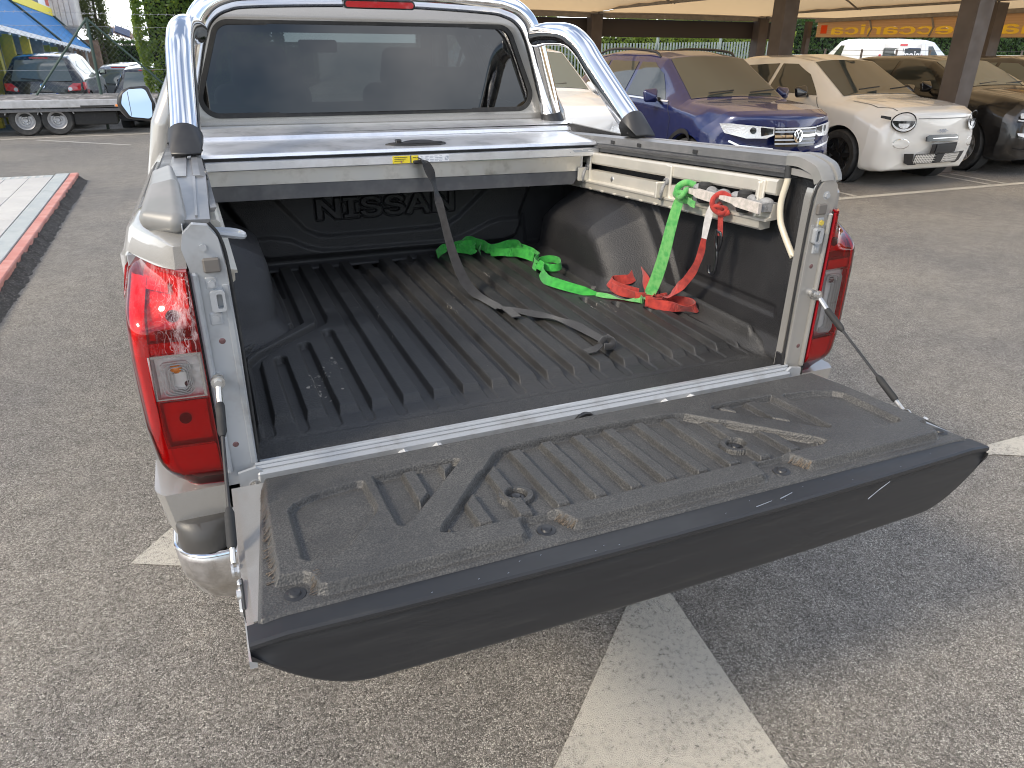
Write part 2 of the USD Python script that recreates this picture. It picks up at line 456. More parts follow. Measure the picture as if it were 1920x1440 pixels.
mat('fascia_plastic', {
    'g': ('geometry', {}), 'mp': ('mapping', {'scale': (1.2, 1.2, 22.0), 'rotation': (0.0, 0.12, 0.0)}),
    'n': ('noise_texture', {'scale': 3.0, 'detail': 8.0, 'roughness': 0.7}), 'r': ('rgb_ramp', {'ramp': [(0.3, (0.0075, 0.0080, 0.0095)), (0.55, (0.012, 0.0125, 0.014)), (0.8, (0.030, 0.029, 0.027))]}),
    'rr': ('map_range', {'from_min': 0.3, 'from_max': 0.7, 'to_min': 0.36, 'to_max': 0.58, 'clamp': True}), 'n2': ('noise_texture', {'scale': 500.0}), 'b': ('bump', {'strength': 0.12, 'distance': 0.001}),
    'p': ('principled_bsdf', {'specular_ior_level': 0.5})},
    [('g.position', 'mp.vector'), ('mp.vector', 'n.vector'), ('n.fac', 'r.fac'), ('r.color', 'p.base_color'), ('n.fac', 'rr.value'), ('rr.result', 'p.roughness'), ('g.position', 'n2.vector'), ('n2.fac', 'b.height'), ('b.normal', 'p.normal')])
pm('grey_plastic', (0.17, 0.17, 0.16), 0.40, 0, vary=(9, (0.22, 0.21, 0.20), 0.4, 0.7))
pm('step_plastic', (0.045, 0.043, 0.040), 0.45, 0, vary=(16, (0.075, 0.07, 0.062), 0.45, 0.75), bump=(300, 0.15, 0.001))
pm('gloss_black', (0.008, 0.008, 0.009), 0.08, 0, 0.6)
pm('rubber', (0.014, 0.014, 0.014), 0.75, 0, bump=(200, 0.2, 0.002), vary=(30, (0.035, 0.033, 0.03), 0.5, 0.8))
pm('tyre_rubber', (0.018, 0.018, 0.018), 0.7, 0, vary=(18, (0.05, 0.048, 0.044), 0.45, 0.8))
pm('brown_rubber', (0.11, 0.10, 0.09), 0.7)
pm('grey_cast', (0.27, 0.27, 0.27), 0.6, 0.1, bump=(260, 0.7, 0.004), vary=(60, (0.17, 0.17, 0.17), 0.4, 0.7))
pm('cast_face', (0.40, 0.37, 0.33), 0.55, 0, bump=(180, 0.25, 0.002), vary=(70, (0.56, 0.50, 0.46), 0.4, 0.65))
pm('hose', (0.52, 0.47, 0.37), 0.35, 0, extra={'subsurface_weight': 0.2, 'subsurface_radius': (0.01, 0.008, 0.005)})
pm('steel', (0.55, 0.54, 0.52), 0.35, 1.0, rvary=(60, 0.25, 0.5))
pm('yellow_zinc', (0.62, 0.50, 0.10), 0.4, 0.6)
pm('white_clip', (0.42, 0.43, 0.44), 0.5)
pm('label_white', (0.72, 0.73, 0.76), 0.5)
pm('label_yellow', (0.75, 0.60, 0.03), 0.5)
pm('print_black', (0.02, 0.02, 0.02), 0.6)
pm('print_grey', (0.30, 0.33, 0.38), 0.6)
pm('cabin', (0.022, 0.023, 0.026), 0.8)
pm('seat_cloth', (0.05, 0.055, 0.065), 0.9, bump=(500, 0.4, 0.002))

def webbing(name, c1, c2):
    mat(name, {'g': ('geometry', {}), 'n': ('noise_texture', {'scale': 60.0, 'detail': 5.0}), 'r': ('rgb_ramp', {'ramp': [(0.3, c2), (0.6, c1)]}),
               'w': ('noise_texture', {'scale': 700.0, 'detail': 1.0}), 'b': ('bump', {'strength': 0.6, 'distance': 0.002}),
               'p': ('principled_bsdf', {'roughness': 0.75, 'sheen_weight': 0.3, 'specular_ior_level': 0.3}), 'tl': ('translucent_bsdf', {'color': c1}), 'mx': ('mix_closure', {'fac': 0.18})},
        [('g.position', 'n.vector'), ('n.fac', 'r.fac'), ('r.color', 'p.base_color'), ('g.position', 'w.vector'), ('w.fac', 'b.height'), ('b.normal', 'p.normal'), ('p.BSDF', 'mx.closure1'), ('tl.BSDF', 'mx.closure2')], 'mx.closure')
webbing('green_webbing', (0.045, 0.40, 0.05), (0.02, 0.24, 0.035))
webbing('pale_green_webbing', (0.16, 0.46, 0.13), (0.05, 0.33, 0.07))
webbing('red_webbing', (0.46, 0.045, 0.03), (0.26, 0.022, 0.02))
webbing('white_webbing', (0.70, 0.68, 0.66), (0.55, 0.53, 0.52))
webbing('black_webbing', (0.022, 0.022, 0.024), (0.013, 0.013, 0.014))

def pane(name, tint, refl=1.45, rough=0.0):
    mat(name, {'f': ('fresnel', {'IOR': refl}), 't': ('transparent_bsdf', {'color': tint}), 's': ('glossy_bsdf', {'roughness': rough, 'color': (1, 1, 1)}), 'm': ('mix_closure', {})},
        [('f.fac', 'm.fac'), ('t.BSDF', 'm.closure1'), ('s.BSDF', 'm.closure2')], 'm.closure')
pane('tinted_glass', (0.10, 0.12, 0.13), 1.62)
pane('lamp_clear', (0.93, 0.93, 0.93), 1.5)
pane('lamp_red', (0.80, 0.012, 0.016), 1.5)
pane('clear_glass', (0.80, 0.85, 0.84), 1.5)
pane('shade_glass', (0.45, 0.50, 0.47), 1.6)
# cracked and taped left lens: white scratches of their own over red
mat('lamp_red_cracked', {
    'g': ('geometry', {}), 'mp': ('mapping', {'scale': (1.0, 1.0, 0.30), 'rotation': (0.0, 0.45, 0.0)}),
    'nw': ('noise_texture', {'scale': 40.0, 'detail': 3.0}), 'add': ('vector_math', {'math_type': 'multiply_add', 'vector2': (0.035, 0.035, 0.035)}),
    'v': ('voronoi_texture', {'scale': 85.0, 'feature': 'distance_to_edge'}),
    'cr': ('map_range', {'from_min': 0.0, 'from_max': 0.030, 'to_min': 0.55, 'to_max': 0.0, 'clamp': True}),
    'n': ('noise_texture', {'scale': 42.0, 'detail': 10.0, 'roughness': 0.8}), 'nr': ('map_range', {'from_min': 0.50, 'from_max': 0.68, 'to_min': 0.0, 'to_max': 0.70, 'clamp': True}),
    'sx': ('separate_xyz', {}), 'mx_': ('map_range', {'from_min': -0.835, 'from_max': -0.785, 'to_min': 0.06, 'to_max': 1.0, 'clamp': True}),
    'mx2': ('math', {'math_type': 'maximum'}), 'ml': ('math', {'math_type': 'multiply'}),
    'f': ('fresnel', {'IOR': 1.5}), 't': ('transparent_bsdf', {'color': (0.80, 0.012, 0.016)}), 's': ('glossy_bsdf', {'roughness': 0.05, 'color': (1, 1, 1)}), 'm': ('mix_closure', {}),
    'd': ('diffuse_bsdf', {'color': (0.66, 0.52, 0.52)}), 'm2': ('mix_closure', {})},
    [('g.position', 'mp.vector'), ('mp.vector', 'nw.vector'), ('nw.color', 'add.vector1'), ('mp.vector', 'add.vector3'), ('add.vector', 'v.vector'), ('v.distance', 'cr.value'),
     ('mp.vector', 'n.vector'), ('n.fac', 'nr.value'), ('g.position', 'sx.vector'), ('sx.x', 'mx_.value'), ('cr.result', 'mx2.value1'), ('nr.result', 'mx2.value2'), ('mx2.value', 'ml.value1'), ('mx_.result', 'ml.value2'),
     ('f.fac', 'm.fac'), ('t.BSDF', 'm.closure1'), ('s.BSDF', 'm.closure2'), ('ml.value', 'm2.fac'), ('m.closure', 'm2.closure1'), ('d.BSDF', 'm2.closure2')], 'm2.closure')
def reflector(name, col, scale):
    mat(name, {'g': ('geometry', {}), 'v': ('voronoi_texture', {'scale': scale, 'feature': 'smooth_f1', 'smoothness': 0.3}), 'b': ('bump', {'strength': 0.35, 'distance': 0.006}),
               'p': ('principled_bsdf', {'base_color': col, 'metallic': 0.25, 'roughness': 0.25})},
        [('g.position', 'v.vector'), ('v.distance', 'b.height'), ('b.normal', 'p.normal')])
reflector('reflector', (0.80, 0.79, 0.77), 70.0)
pm('lamp_body', (0.62, 0.61, 0.60), 0.35, 0.3)
pm('alu_rail', (0.20, 0.20, 0.20), 0.35, 0.6, vary=(12, (0.26, 0.255, 0.25), 0.4, 0.7))
pm('amber_bulb', (0.75, 0.22, 0.02), 0.15, 0, 1.0)
pm('bulb_hole', (0.16, 0.09, 0.09), 0.25, 0.5)
pm('red_light_bar', (0.75, 0.012, 0.012), 0.18, 0, 1.0)
pm('dark_red', (0.22, 0.006, 0.010), 0.12, 0, 1.0)
pm('brake_red', (0.30, 0.012, 0.016), 0.10, 0, 1.0)
mat('mirror_glass', {'s': ('glossy_bsdf', {'roughness': 0.0, 'color': (0.85, 0.87, 0.9)})}, [], 's.BSDF')
# ------------------------------------------------------------------ ground, markings, kerbed island
def ground_z(x, y):
    """The yard is level; behind it the plots lie lower and fall away."""
    y = np.asarray(y, float)
    return (-0.30 * sstep(15.35, 16.6, y) - 0.04 * np.clip(y - 15.4, 0, 40)) * (1 - sstep(3.0, 8.0, np.asarray(x, float)))
_gy = np.concatenate([np.linspace(-70, 15, 18), np.linspace(15.3, 17, 12), np.linspace(18, 60, 22), np.linspace(75, 400, 8)])
_gx = np.concatenate([np.linspace(-300, -30, 8), np.linspace(-25, 45, 36), np.linspace(60, 300, 7)])
single('ground', grid(_gx, _gy, lambda X, Y: np.stack([X, Y, ground_z(X, Y)], -1)), 'asphalt', kind='structure', smooth=True)

def flat(poly, z, mat_, name, smooth=False):
    p = sg.Polygon(poly) if not hasattr(poly, 'exterior') else poly
    tri = trimesh.creation.triangulate_polygon(p, engine='earcut')
    v = np.c_[tri[0], np.full(len(tri[0]), z)]
    f = np.array(tri[1])
    n = np.cross(v[f[:, 1]] - v[f[:, 0]], v[f[:, 2]] - v[f[:, 0]])[:, 2]
    f[n < 0] = f[n < 0][:, ::-1]
    return v, f

def marking(name, poly, mat_='road_paint', z=0.004):
    single(name, flat(poly, z, mat_, name), mat_, kind='structure')

# painted give-way triangle under the tailgate, stripe ends either side of the truck
marking('road_marking', [(0.395, 0.16), (0.505, 0.16), (0.502, 0.09), (0.459, -0.238), (0.418, -0.541), (0.39, -0.85), (-0.62, -0.85), (-0.125, -0.32), (0.276, 0.052)])
marking('road_marking', [(-0.996, 1.115), (-0.74, 1.75), (-0.52, 1.75), (-0.80, 1.0), (-0.878, 0.812), (-0.996, 0.86), (-1.14, 0.93)])
marking('road_marking', [(2.10, 0.40), (2.434, 0.398), (3.4, 0.395), (3.2, 0.255), (2.465, 0.269), (2.349, 0.33), (1.9, 0.36)])
# bay lines
def line(x0, y0, x1, y1, w, mat_='road_paint', name='bay_line'):
    d = np.array([x1 - x0, y1 - y0]); d /= np.linalg.norm(d); n = np.array([-d[1], d[0]]) * w / 2
    a, b = np.array([x0, y0]), np.array([x1, y1])
    marking(name, [tuple(a - n), tuple(b - n), tuple(b + n), tuple(a + n)], mat_)
line(1.0, 5.08, 16, 5.08, 0.10)
for xx in (3.62, 3.86, 6.24, 6.50, 8.84, 9.12, 11.45, 11.70, 14.0, 14.3):
    line(xx, 5.14, xx, 10.0, 0.07)
line(-14.0, 13.15, 3.0, 14.75, 0.09)
line(-3.21, 13.86, -1.70, 12.70, 0.07, 'worn_paint')
line(-6.5, 14.3, -5.2, 12.9, 0.07, 'worn_paint')

# kerbed island: red kerb stones, grey edging stones, pale paving slabs
pm('red_kerb', (0.42, 0.17, 0.14), 0.8, 0, bump=(120, 0.3, 0.004), vary=(7, (0.50, 0.27, 0.23), 0.4, 0.7))
pm('grey_kerb', (0.30, 0.33, 0.33), 0.8, 0, bump=(120, 0.3, 0.004), vary=(6, (0.37, 0.39, 0.38), 0.35, 0.7))
pm('pale_slab', (0.40, 0.39, 0.37), 0.8, 0, bump=(90, 0.2, 0.003), vary=(3, (0.46, 0.45, 0.42), 0.35, 0.7))
pm('pale_slab_b', (0.43, 0.42, 0.40), 0.8, 0, bump=(90, 0.2, 0.003), vary=(3, (0.38, 0.37, 0.35), 0.35, 0.7))
pm('mortar', (0.13, 0.125, 0.12), 0.9, 0, bump=(150, 0.5, 0.004))
pm('gutter_strip', (0.055, 0.05, 0.045), 0.95, 0, bump=(90, 1.0, 0.02, 6), vary=(70, (0.19, 0.17, 0.15), 0.52, 0.68))
isl = Thing('kerbed_island', 'paved island with a red kerb and pale slabs beside the truck', 'island', (-2.6, 7.0, 0))
isl.part('bed', cbox(-4.31, -2.12, -3.0, 9.18, 0.0, 0.085, 0.002), 'mortar')
rng = random.Random(5)
yy = -2.98
while yy < 9.2:
    y1 = min(yy + 1.0, 9.24)
    isl.part('red_kerb_stone', cbox(-2.185 + rng.uniform(-.002, .002), -2.095, yy + .003, y1 - .003, 0.0, 0.100 + rng.uniform(-.002, .002), 0.008), 'red_kerb')
    isl.part('grey_kerb_stone', cbox(-2.345, -2.195, yy + .003, y1 - .003, 0.01, 0.099 + rng.uniform(-.002, .002), 0.005), 'grey_kerb')
    yy = y1 + (0.001 if y1 < 9.2 else 9)
yy, row = 9.0, 0
while yy > -2.9:
    y0 = yy - 0.40
    for k in range(8):
        x1 = -2.352 - 0.245 * k
        isl.part('paving_slab', cbox(x1 - .241, x1 - .002, max(y0, -2.98) + .002, yy - .002, 0.03, 0.096 + rng.uniform(-.0015, .0015), 0.003), rng.choice(['pale_slab', 'pale_slab_b']))
    yy = y0; row += 1
isl.part('edge_strip', cbox(-4.31, -2.36, 9.005, 9.19, 0.03, 0.094, 0.003), 'grey_kerb')
for k in range(7):
    isl.part('pale_inlay', cbox(-2.50 - k * .085, -2.455 - k * .085, 9.03, 9.165, 0.05, 0.0965, 0.001), 'pale_slab')
# dark gravelly strip along the kerb, highest at its face
rs = np.random.RandomState(3)
def strip_fn(X, Y):
    n = meshkit.fbm(np.stack([X * 14, Y * 14, 0 * X], -1), 4, 2)
    h = 0.075 * (1 - sstep(-2.11, -1.99 + 0.06 * (n - .5), X)) * (0.55 + .9 * n)
    return np.stack([X, Y, h - 0.004], -1)
single('gutter_strip', grid(np.linspace(-2.094, -1.94, 16), np.linspace(-2.9, 9.2, 500), strip_fn), 'gutter_strip', kind='structure', smooth=True)
# ------------------------------------------------------------------ the pickup truck
truck = Thing('pickup_truck', 'silver pickup truck with its tailgate open and an empty lined bed', 'pickup truck', (0.0, 1.7, 0.0))
P = truck.part

# --- bed floor: moulded liner with grooves between raised ribs
GROOVES = []
for s in (-1, 1):
    GROOVES += [[(s * .695, .10), (s * .690, .56), (s * .675, .59), (s * .505, .785), (s * .505, 1.50)],
                [(s * .658, .12), (s * .655, .52), (s * .625, .57), (s * .440, .757), (s * .430, .80), (s * .430, 1.50)],
                [(s * .583, .12), (s * .588, .515)], [(s * .507, .12), (s * .512, .595)], [(s * .430, .12), (s * .433, .675)]]
    GROOVES += [[(s * x, .12), (s * x, 1.50)] for x in (.040, .118, .196, .274, .352)]
def floor_fn(X, Y):
    z = np.full(X.shape, 0.850)
    g = np.zeros(X.shape)
    for k, p in enumerate(GROOVES):
        g = np.maximum(g, 1 - sstep(.0115, .0190, seg_dist(X, Y, p)))
    low = 1 - sstep(.155, .182, Y)
    z -= .020 * np.maximum(g, low * .85)
    # pockets at the bulkhead end
    for (px, pw, py) in ((-.535, .022, 1.10), (-.16, .055, 1.30), (-.02, .03, 1.33)):
        z -= .016 * sstep(-.012, 0, pw - np.abs(X - px)) * sstep(-.012, 0, Y - py)
    # step and groove by the sill
    z -= .006 * np.exp(-((Y - .093) / .007) ** 2) * sstep(.66, .62, np.abs(X))
    z -= .004 * sstep(.090, .075, Y)
    z -= .010 * sstep(.016, .0, Y)
    z += .040 * sstep(.685, .722, np.abs(X)) * sstep(.05, .16, Y)
    z -= .012 * sstep(1.41, 1.45, Y)
    z += 0.0012 * (meshkit.fbm(np.stack([X * 6, Y * 6, 0 * X], -1), 3, 4) - .5)
    return np.stack([X, Y, z], -1)
bed_liner = P('bed_liner', grid(np.linspace(-.722, .722, 520), np.linspace(-.004, 1.46, 300), floor_fn), 'bed_plastic', smooth=True)
# scuff marks and grit on the floor (flat flakes of chalky dirt lying on the ribs)
rs = np.random.RandomState(12)
def flake(x, y, r, el, ang):
    a = np.linspace(0, 2 * math.pi, 9, endpoint=False)
    q = np.stack([np.cos(a) * r * el, np.sin(a) * r], 1) * rs.uniform(.5, 1.3, (9, 1))
    c, s_ = math.cos(ang), math.sin(ang)
    q = q @ np.array([[c, s_], [-s_, c]]) + [x, y]
    v = np.r_[np.c_[q, np.zeros(9)], [[x, y, 0.0]]]
    zz = floor_fn(v[:, 0], v[:, 1])[:, 2]
    v[:, 2] = zz + .0012; v[9, 2] += .0006
    return v, np.array([[i, (i + 1) % 9, 9] for i in range(9)])
FL = []
for (cx, cy, n, sd, rr) in ((-.505, .40, 26, .030, .0022), (-.52, .30, 16, .025, .0022), (-.46, .45, 14, .02, .0018), (-.18, .75, 12, .14, .0018), (.05, .95, 12, .12, .002), (.42, .55, 10, .08, .002), (-.1, .5, 12, .3, .0013), (.2, 1.1, 12, .2, .0016)):
    for k in range(n):
        x, y = cx + rs.randn() * sd * .5, cy + rs.randn() * sd
        FL.append(flake(np.clip(x, -.65, .65), np.clip(y, .06, 1.35), rr * rs.uniform(.4, 1.3), rs.uniform(1, 2.4), rs.uniform(0, 3.2)))
FL.append(flake(-.545, .30, .006, 1.3, .4)); FL.append(flake(-.465, .262, .0045, 1.0, 1)); FL.append(flake(-.50, .245, .0035, 1.2, 1))
for (x, y, L_) in ((.03, .86, .07), (-.02, .74, .10), (.47, .58, .09), (.22, 1.05, .06)):
    for k in range(14):
        FL.append(flake(x + rs.randn() * .004, y + L_ * (k / 13 - .5), .0016 * rs.uniform(.4, 1.4), 1.5, 1.57 + rs.randn() * .3))
pm('grit', (0.36, 0.33, 0.29), 0.9, vary=(300, (0.2, 0.18, 0.16), 0.4, 0.7))
P('grit', join(*FL), 'grit', smooth=False, kind='stuff', under=bed_liner)

# --- bed side walls with wheel boxes
ARCH = [(.585, .55), (.60, .84), (.70, .98), (.80, 1.085), (.90, 1.125), (1.28, 1.125), (1.40, 1.05), (1.46, .84), (1.46, .55)]
def wall_fn(side):
    def fn(Y, Z):
        d = poly_sdf(Y, Z, ARCH)
        b = .165 * np.sin(np.clip(sstep(-.01, .155, d), 0, 1) * math.pi / 2) + .014 * sstep(-.075, -.055, d)
        b += .030 * (1 - sstep(.835, .885, Z))
        b += -.007 * sstep(.0, .014, .022 - np.abs(Z - (.955 - .02 * Y))) * sstep(.10, .12, Y) * sstep(.56, .53, Y)
        b -= .012 * sstep(.10, .05, Y) * sstep(1.0, 1.15, Z)
        x = .738 - b + .0008 * (meshkit.fbm(np.stack([Y * 5, Z * 5, 0 * Y], -1), 3, 9) - .5)
        return np.stack([side * x, Y, Z], -1)
    return fn
yv, zv = np.concatenate([np.linspace(.028, .5, 90), np.linspace(.505, 1.46, 230)]), np.linspace(.832, 1.335, 130)
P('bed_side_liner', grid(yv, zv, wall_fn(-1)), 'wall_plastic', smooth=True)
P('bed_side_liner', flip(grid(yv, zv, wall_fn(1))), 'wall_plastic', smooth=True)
# edge of the liner, turned over at the tailgate opening
for s in (-1, 1):
    e = cbox(.704, .716, .006, .034, .822, 1.30, .003)
    lip = cbox(.690, .716, -.006, .03, .802, .872, .004)
    m = join(e, lip)
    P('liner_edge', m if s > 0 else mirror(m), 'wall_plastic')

# --- bulkhead panel with embossed lettering
PANEL = [(-.70, 1.25), (-.66, 1.10), (-.605, 1.00), (-.585, .93), (-.565, .885), (-.52, .868), (.44, .862), (.50, .882), (.525, .93), (.53, .985), (.565, 1.07), (.62, 1.25)]
U1 = [(-.58, 1.30), (-.46, 1.09), (-.375, .985), (-.33, .960), (-.28, .952), (.13, .952), (.19, .960), (.235, .985), (.37, 1.10), (.47, 1.30)]
U2 = [(-.60, .965), (-.50, .965), (-.43, .950), (-.375, .920), (-.32, .902), (-.25, .898), (.16, .892), (.23, .900), (.30, .925), (.375, .958), (.42, .968), (.54, .968), (.56, .80), (-.62, .80)]
lv, lf = text('NISSAN', 0.072, 0.006)
_a, _b = lv[:, 0].min(), lv[:, 0].max()
lv[:, 0] = -.325 + (lv[:, 0] - _a) / (_b - _a) * .548
lv[:, 1] += 1.018
import shapely
_tri = [sg.Polygon(lv[t_, :2]) for t_ in lf if abs(np.cross(lv[t_[1], :2] - lv[t_[0], :2], lv[t_[2], :2] - lv[t_[0], :2])) > 1e-10]
LETTER = shapely.union_all(_tri).buffer(.0003).simplify(.0003)
shapely.prepare(LETTER)
def letter_sdf(X, Z):
    out = np.full(X.shape, -1.0)
    near = (X > -.36) & (X < .26) & (Z > 1.0) & (Z < 1.11)
    pt = shapely.points(X[near], Z[near])
    do, di = shapely.distance(pt, LETTER), shapely.distance(pt, LETTER.boundary)
    out[near] = np.where(do > 0, -do, di)
    return out
def head_fn(X, Z):
    y = 1.463 - .040 * sstep(-.005, .028, poly_sdf(X, Z, PANEL))
    y += .014 * sstep(-.012, .012, poly_sdf(X, Z, U1))
    y -= .014 * sstep(-.011, .011, poly_sdf(X, Z, U2))
    ls = letter_sdf(X, Z)
    y += .007 * sstep(-.009, -.006, ls) - .013 * sstep(-.003, .0005, ls)
    y -= .05 * (1 - sstep(.832, .856, Z)) * .5
    return np.stack([X, y, Z], -1)
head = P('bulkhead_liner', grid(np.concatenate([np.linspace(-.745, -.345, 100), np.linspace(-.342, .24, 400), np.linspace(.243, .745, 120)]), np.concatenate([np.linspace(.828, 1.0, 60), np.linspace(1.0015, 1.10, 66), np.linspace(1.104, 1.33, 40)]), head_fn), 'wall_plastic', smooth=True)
# --- sill of the bed opening
sill = join(cbox(-.705, .705, -.020, .012, .770, .8385, .006), cbox(-.70, .70, -.034, -.018, .770, .832, .006), cbox(-.70, .70, -.034, -.003, .700, .772, .004))
sl = P('bed_sill', sill, 'inner_paint')
P('sill_bead', tube([(-.70, -.012, .8395), (.70, -.012, .8395)], .004, 8), 'inner_paint', under=sl)
for x in (-.58, -.2, .16, .52):
    P('rivet', sphere((x, -.0345, .806), .006, 1, (1, .5, 1)), 'inner_paint', under=sl)
P('latch_socket', join(ext(sg.Point(0, 0).buffer(.026, quad_segs=10), 'y', -.042, -.030)), 'black_plastic', under=sl) if False else None
ring = affinity.scale(sg.Point(0, 0).buffer(.022, quad_segs=10), 1.25, 1)
sock = ext(affinity.translate(ring.difference(affinity.scale(ring, .72, .72)), .060, .806), 'y', -.044, -.030)
P('latch_socket', sock, 'black_plastic', under=sl)
P('latch_pin', cyl((.060, -.035, .806), (.060, -.052, .806), .008, 10), 'steel', under=sl)
for x in (-.352, .330):
    prof = [(-.047, 0), (-.047, .020), (-.038, .026), (-.020, .013), (.020, .013), (.038, .026), (.047, .020), (.047, 0)]
    m = place(ext(prof, 'y', -.062, -.031), None, (x, 0, .797))
    P('sill_clip', m, 'white_clip', under=sl)
    for q in (-.042, .042):
        P('clip_cap', cyl((x + q, -.063, .8105), (x + q, -.029, .8105), .0105, 12), 'white_clip', under=sl)
for s in (-1, 1):
    hp = ext([(s * .665, .765), (s * .735, .765), (s * .735, .835), (s * .70, .842), (s * .668, .815)], 'y', -.030, -.022)
    h_ = P('hinge_plate', hp, 'inner_paint')
    P('bolt', bolt((s * .705, -.030, .800), .009, .010), 'steel', under=h_)

# --- bed sides (outer panels), with a recess for each tail lamp and a wheel arch
def zshear(y, z):
    return z - .055 * y * sstep(.95, 1.32, z)
RING = [(.760, .64), (.760, 1.345), (.770, 1.356), (.800, 1.358), (.835, 1.345), (.860, 1.315), (.874, 1.27), (.882, 1.262), (.884, 1.20), (.898, 1.10), (.905, 1.00), (.905, .90), (.899, .80), (.888, .715), (.868, .655), (.82, .64)]
def bedside():
    ys = np.concatenate([[-.002, .004, .012, .022, .034, .05, .07, .09, .11, .13, .15, .17], np.linspace(.19, 1.66, 28)])
    R = np.array(RING); rings = []
    for y in ys:
        q = R.copy()
        fl = .030 * np.exp(-(((y - 1.05) / .52) ** 4))
        q[:, 0] += fl * sstep(.60, .70, q[:, 1]) * sstep(1.22, .95, q[:, 1]) * (q[:, 0] > .86)
        if y < .04:
            t = 1 - (y + .004) / .044
            q[:, 0] -= (.022 * t ** 2) * sstep(.80, .89, q[:, 0])
            q[:, 1] -= (.010 * t ** 2) * sstep(1.28, 1.34, q[:, 1])
        if y < .19:
            f_ = .20 + .80 * np.clip((y + .002) / .19, 0, 1) ** .8
            q[:, 1] = np.where(R[:, 1] > 1.30, np.minimum(q[:, 1], 1.303 + .30 * max(y, 0)), q[:, 1])
            q[:, 0] = np.where(R[:, 1] > 1.259, .760 + (q[:, 0] - .760) * f_, q[:, 0])
        q[:, 1] = zshear(y, q[:, 1])
        rings.append(np.c_[q[:, 0], np.full(len(q), y), q[:, 1]])
    return trimesh.Trimesh(*skin(rings, [rings[0][:, [0, 2]], rings[-1][:, [0, 2]]]), process=False)
def to_m3(t):
    v, f = arr(t)
    return m3.Manifold(m3.Mesh(np.asarray(v, np.float32), np.asarray(f, np.uint32)))
bs = to_m3(bedside())
LAMP_SLOT = m3.Manifold.cube([.30, .26, .462]).translate([.757, -.10, .800])
arch = m3.Manifold.cylinder(.5, .415, .415, 40).rotate([0, 90, 0]).translate([.60, 1.05, .38])
bs = bs - LAMP_SLOT - arch
bsv, bsf = arr(bs)
for s in (1, -1):
    P('bed_side', (bsv, bsf) if s > 0 else mirror((bsv, bsf)), 'silver_paint', smooth=35)
    ar = lathe([(.414, .745), (.414, .895)], 40, 'x', (0, 1.05, .38))
    P('arch_lining', ar if s > 0 else mirror(ar), 'rubber')
    fl = cbox(.80, .885, .58, .60, .44, .80, .004)
    P('mud_flap', fl if s > 0 else mirror(fl), 'rubber')
    # lamp bucket
    bk = cbox(.758, .868, .150, .158, .802, 1.26, .002)
    P('lamp_bucket', bk if s > 0 else mirror(bk), 'inner_paint')

def wheel(parent_part, c, r, w, side, rim_r, spokes, tyre='tyre_rubber', rim='satin_metal', hub='steel', local=False):
    """Wheel with its outer face towards side * x."""
    rw = w / 2
    prof = [(rim_r * .98, -rw * .9), (r * .93, -rw), (r * .985, -rw * .82), (r, -rw * .5), (r, rw * .5), (r * .985, rw * .82), (r * .93, rw), (rim_r * 1.04, rw * .95), (rim_r * .98, rw * .82)]
    t = lathe([(p[0], side * p[1]) for p in prof], 40, 'x', c)
    if side < 0:
        t = flip(t)
    tp = parent_part('tyre', t, tyre, smooth=40, local=local)
    rim_p = [(rim_r * .99, -rw * .8), (rim_r * .9, rw * .2), (rim_r * .96, rw * .86), (rim_r * 1.0, rw * .90)]
    rm = lathe([(p[0], side * p[1]) for p in rim_p], 40, 'x', c)
    disc = []
    for k in range(spokes):
        a = 2 * math.pi * k / spokes + .3
        u = np.array([0, math.cos(a), math.sin(a)]); q = np.array([0, -math.sin(a), math.cos(a)])
        pts = []
        for (rr, hw, ox) in ((rim_r * .16, rim_r * .15, rw * .62), (rim_r * .92, rim_r * .11, rw * .78)):
            for sg_ in (-1, 1):
                for dx in (0, -.022):
                    pts.append(np.asarray(c) + u * rr + q * hw * sg_ + np.array([side * (ox + dx), 0, 0]))
        disc.append(hull(pts))
    hubm = lathe([(0.001, side * rw * .66), (rim_r * .17, side * rw * .66), (rim_r * .2, side * rw * .55)], 20, 'x', c)
    bp_ = lathe([(0.001, side * rw * .1), (rim_r * .9, side * rw * .1)], 24, 'x', c)
    rp = parent_part('rim', join(rm, hubm, *disc), rim, smooth=30, local=local)
    parent_part('brake_disc', bp_, hub, smooth=False, local=local)
    return tp
for s in (-1, 1):
    wheel(P, (s * .765, 1.05, .38), .38, .25, s, .22, 6)
    wheel(P, (s * .765, 4.20, .38), .38, .25, s, .22, 6)

# --- tail lamps
def lamp_edge(z):
    """Outermost x of the lamp at height z."""
    return np.interp(z, [.80, .83, .87, .95, 1.10, 1.18, 1.235, 1.262], [.838, .862, .878, .886, .885, .880, .868, .846])
def lamp_pt(t, z):
    """t: 0 inner edge on the rear face .. 1 forward end on the flank."""
    xo = lamp_edge(z)
    x0 = .762
    t = np.asarray(t, float); z = np.asarray(z, float)
    a = np.clip(t / .55, 0, 1); x_flat = x0 + (xo - .040 - x0) * a
    b = np.clip((t - .55) / .25, 0, 1) * math.pi / 2
    c = np.clip((t - .80) / .20, 0, 1)
    x = np.where(t < .55, x_flat, xo - .040 + .040 * np.sin(b)) + .008 * c
    y = .012 + np.where(t < .55, -.034 + .006 * a, -.028 + .046 * (1 - np.cos(b))) + .135 * c * np.where(t > .8, 1, 0)
    y = y + .030 * (1 - sstep(.80, .86, z))
    y = y + .125 * np.clip((x - .768) / .080, 0, 1) ** 1.2 * sstep(1.150, 1.262, z)
    y = np.minimum(y, .158)
    return x, y
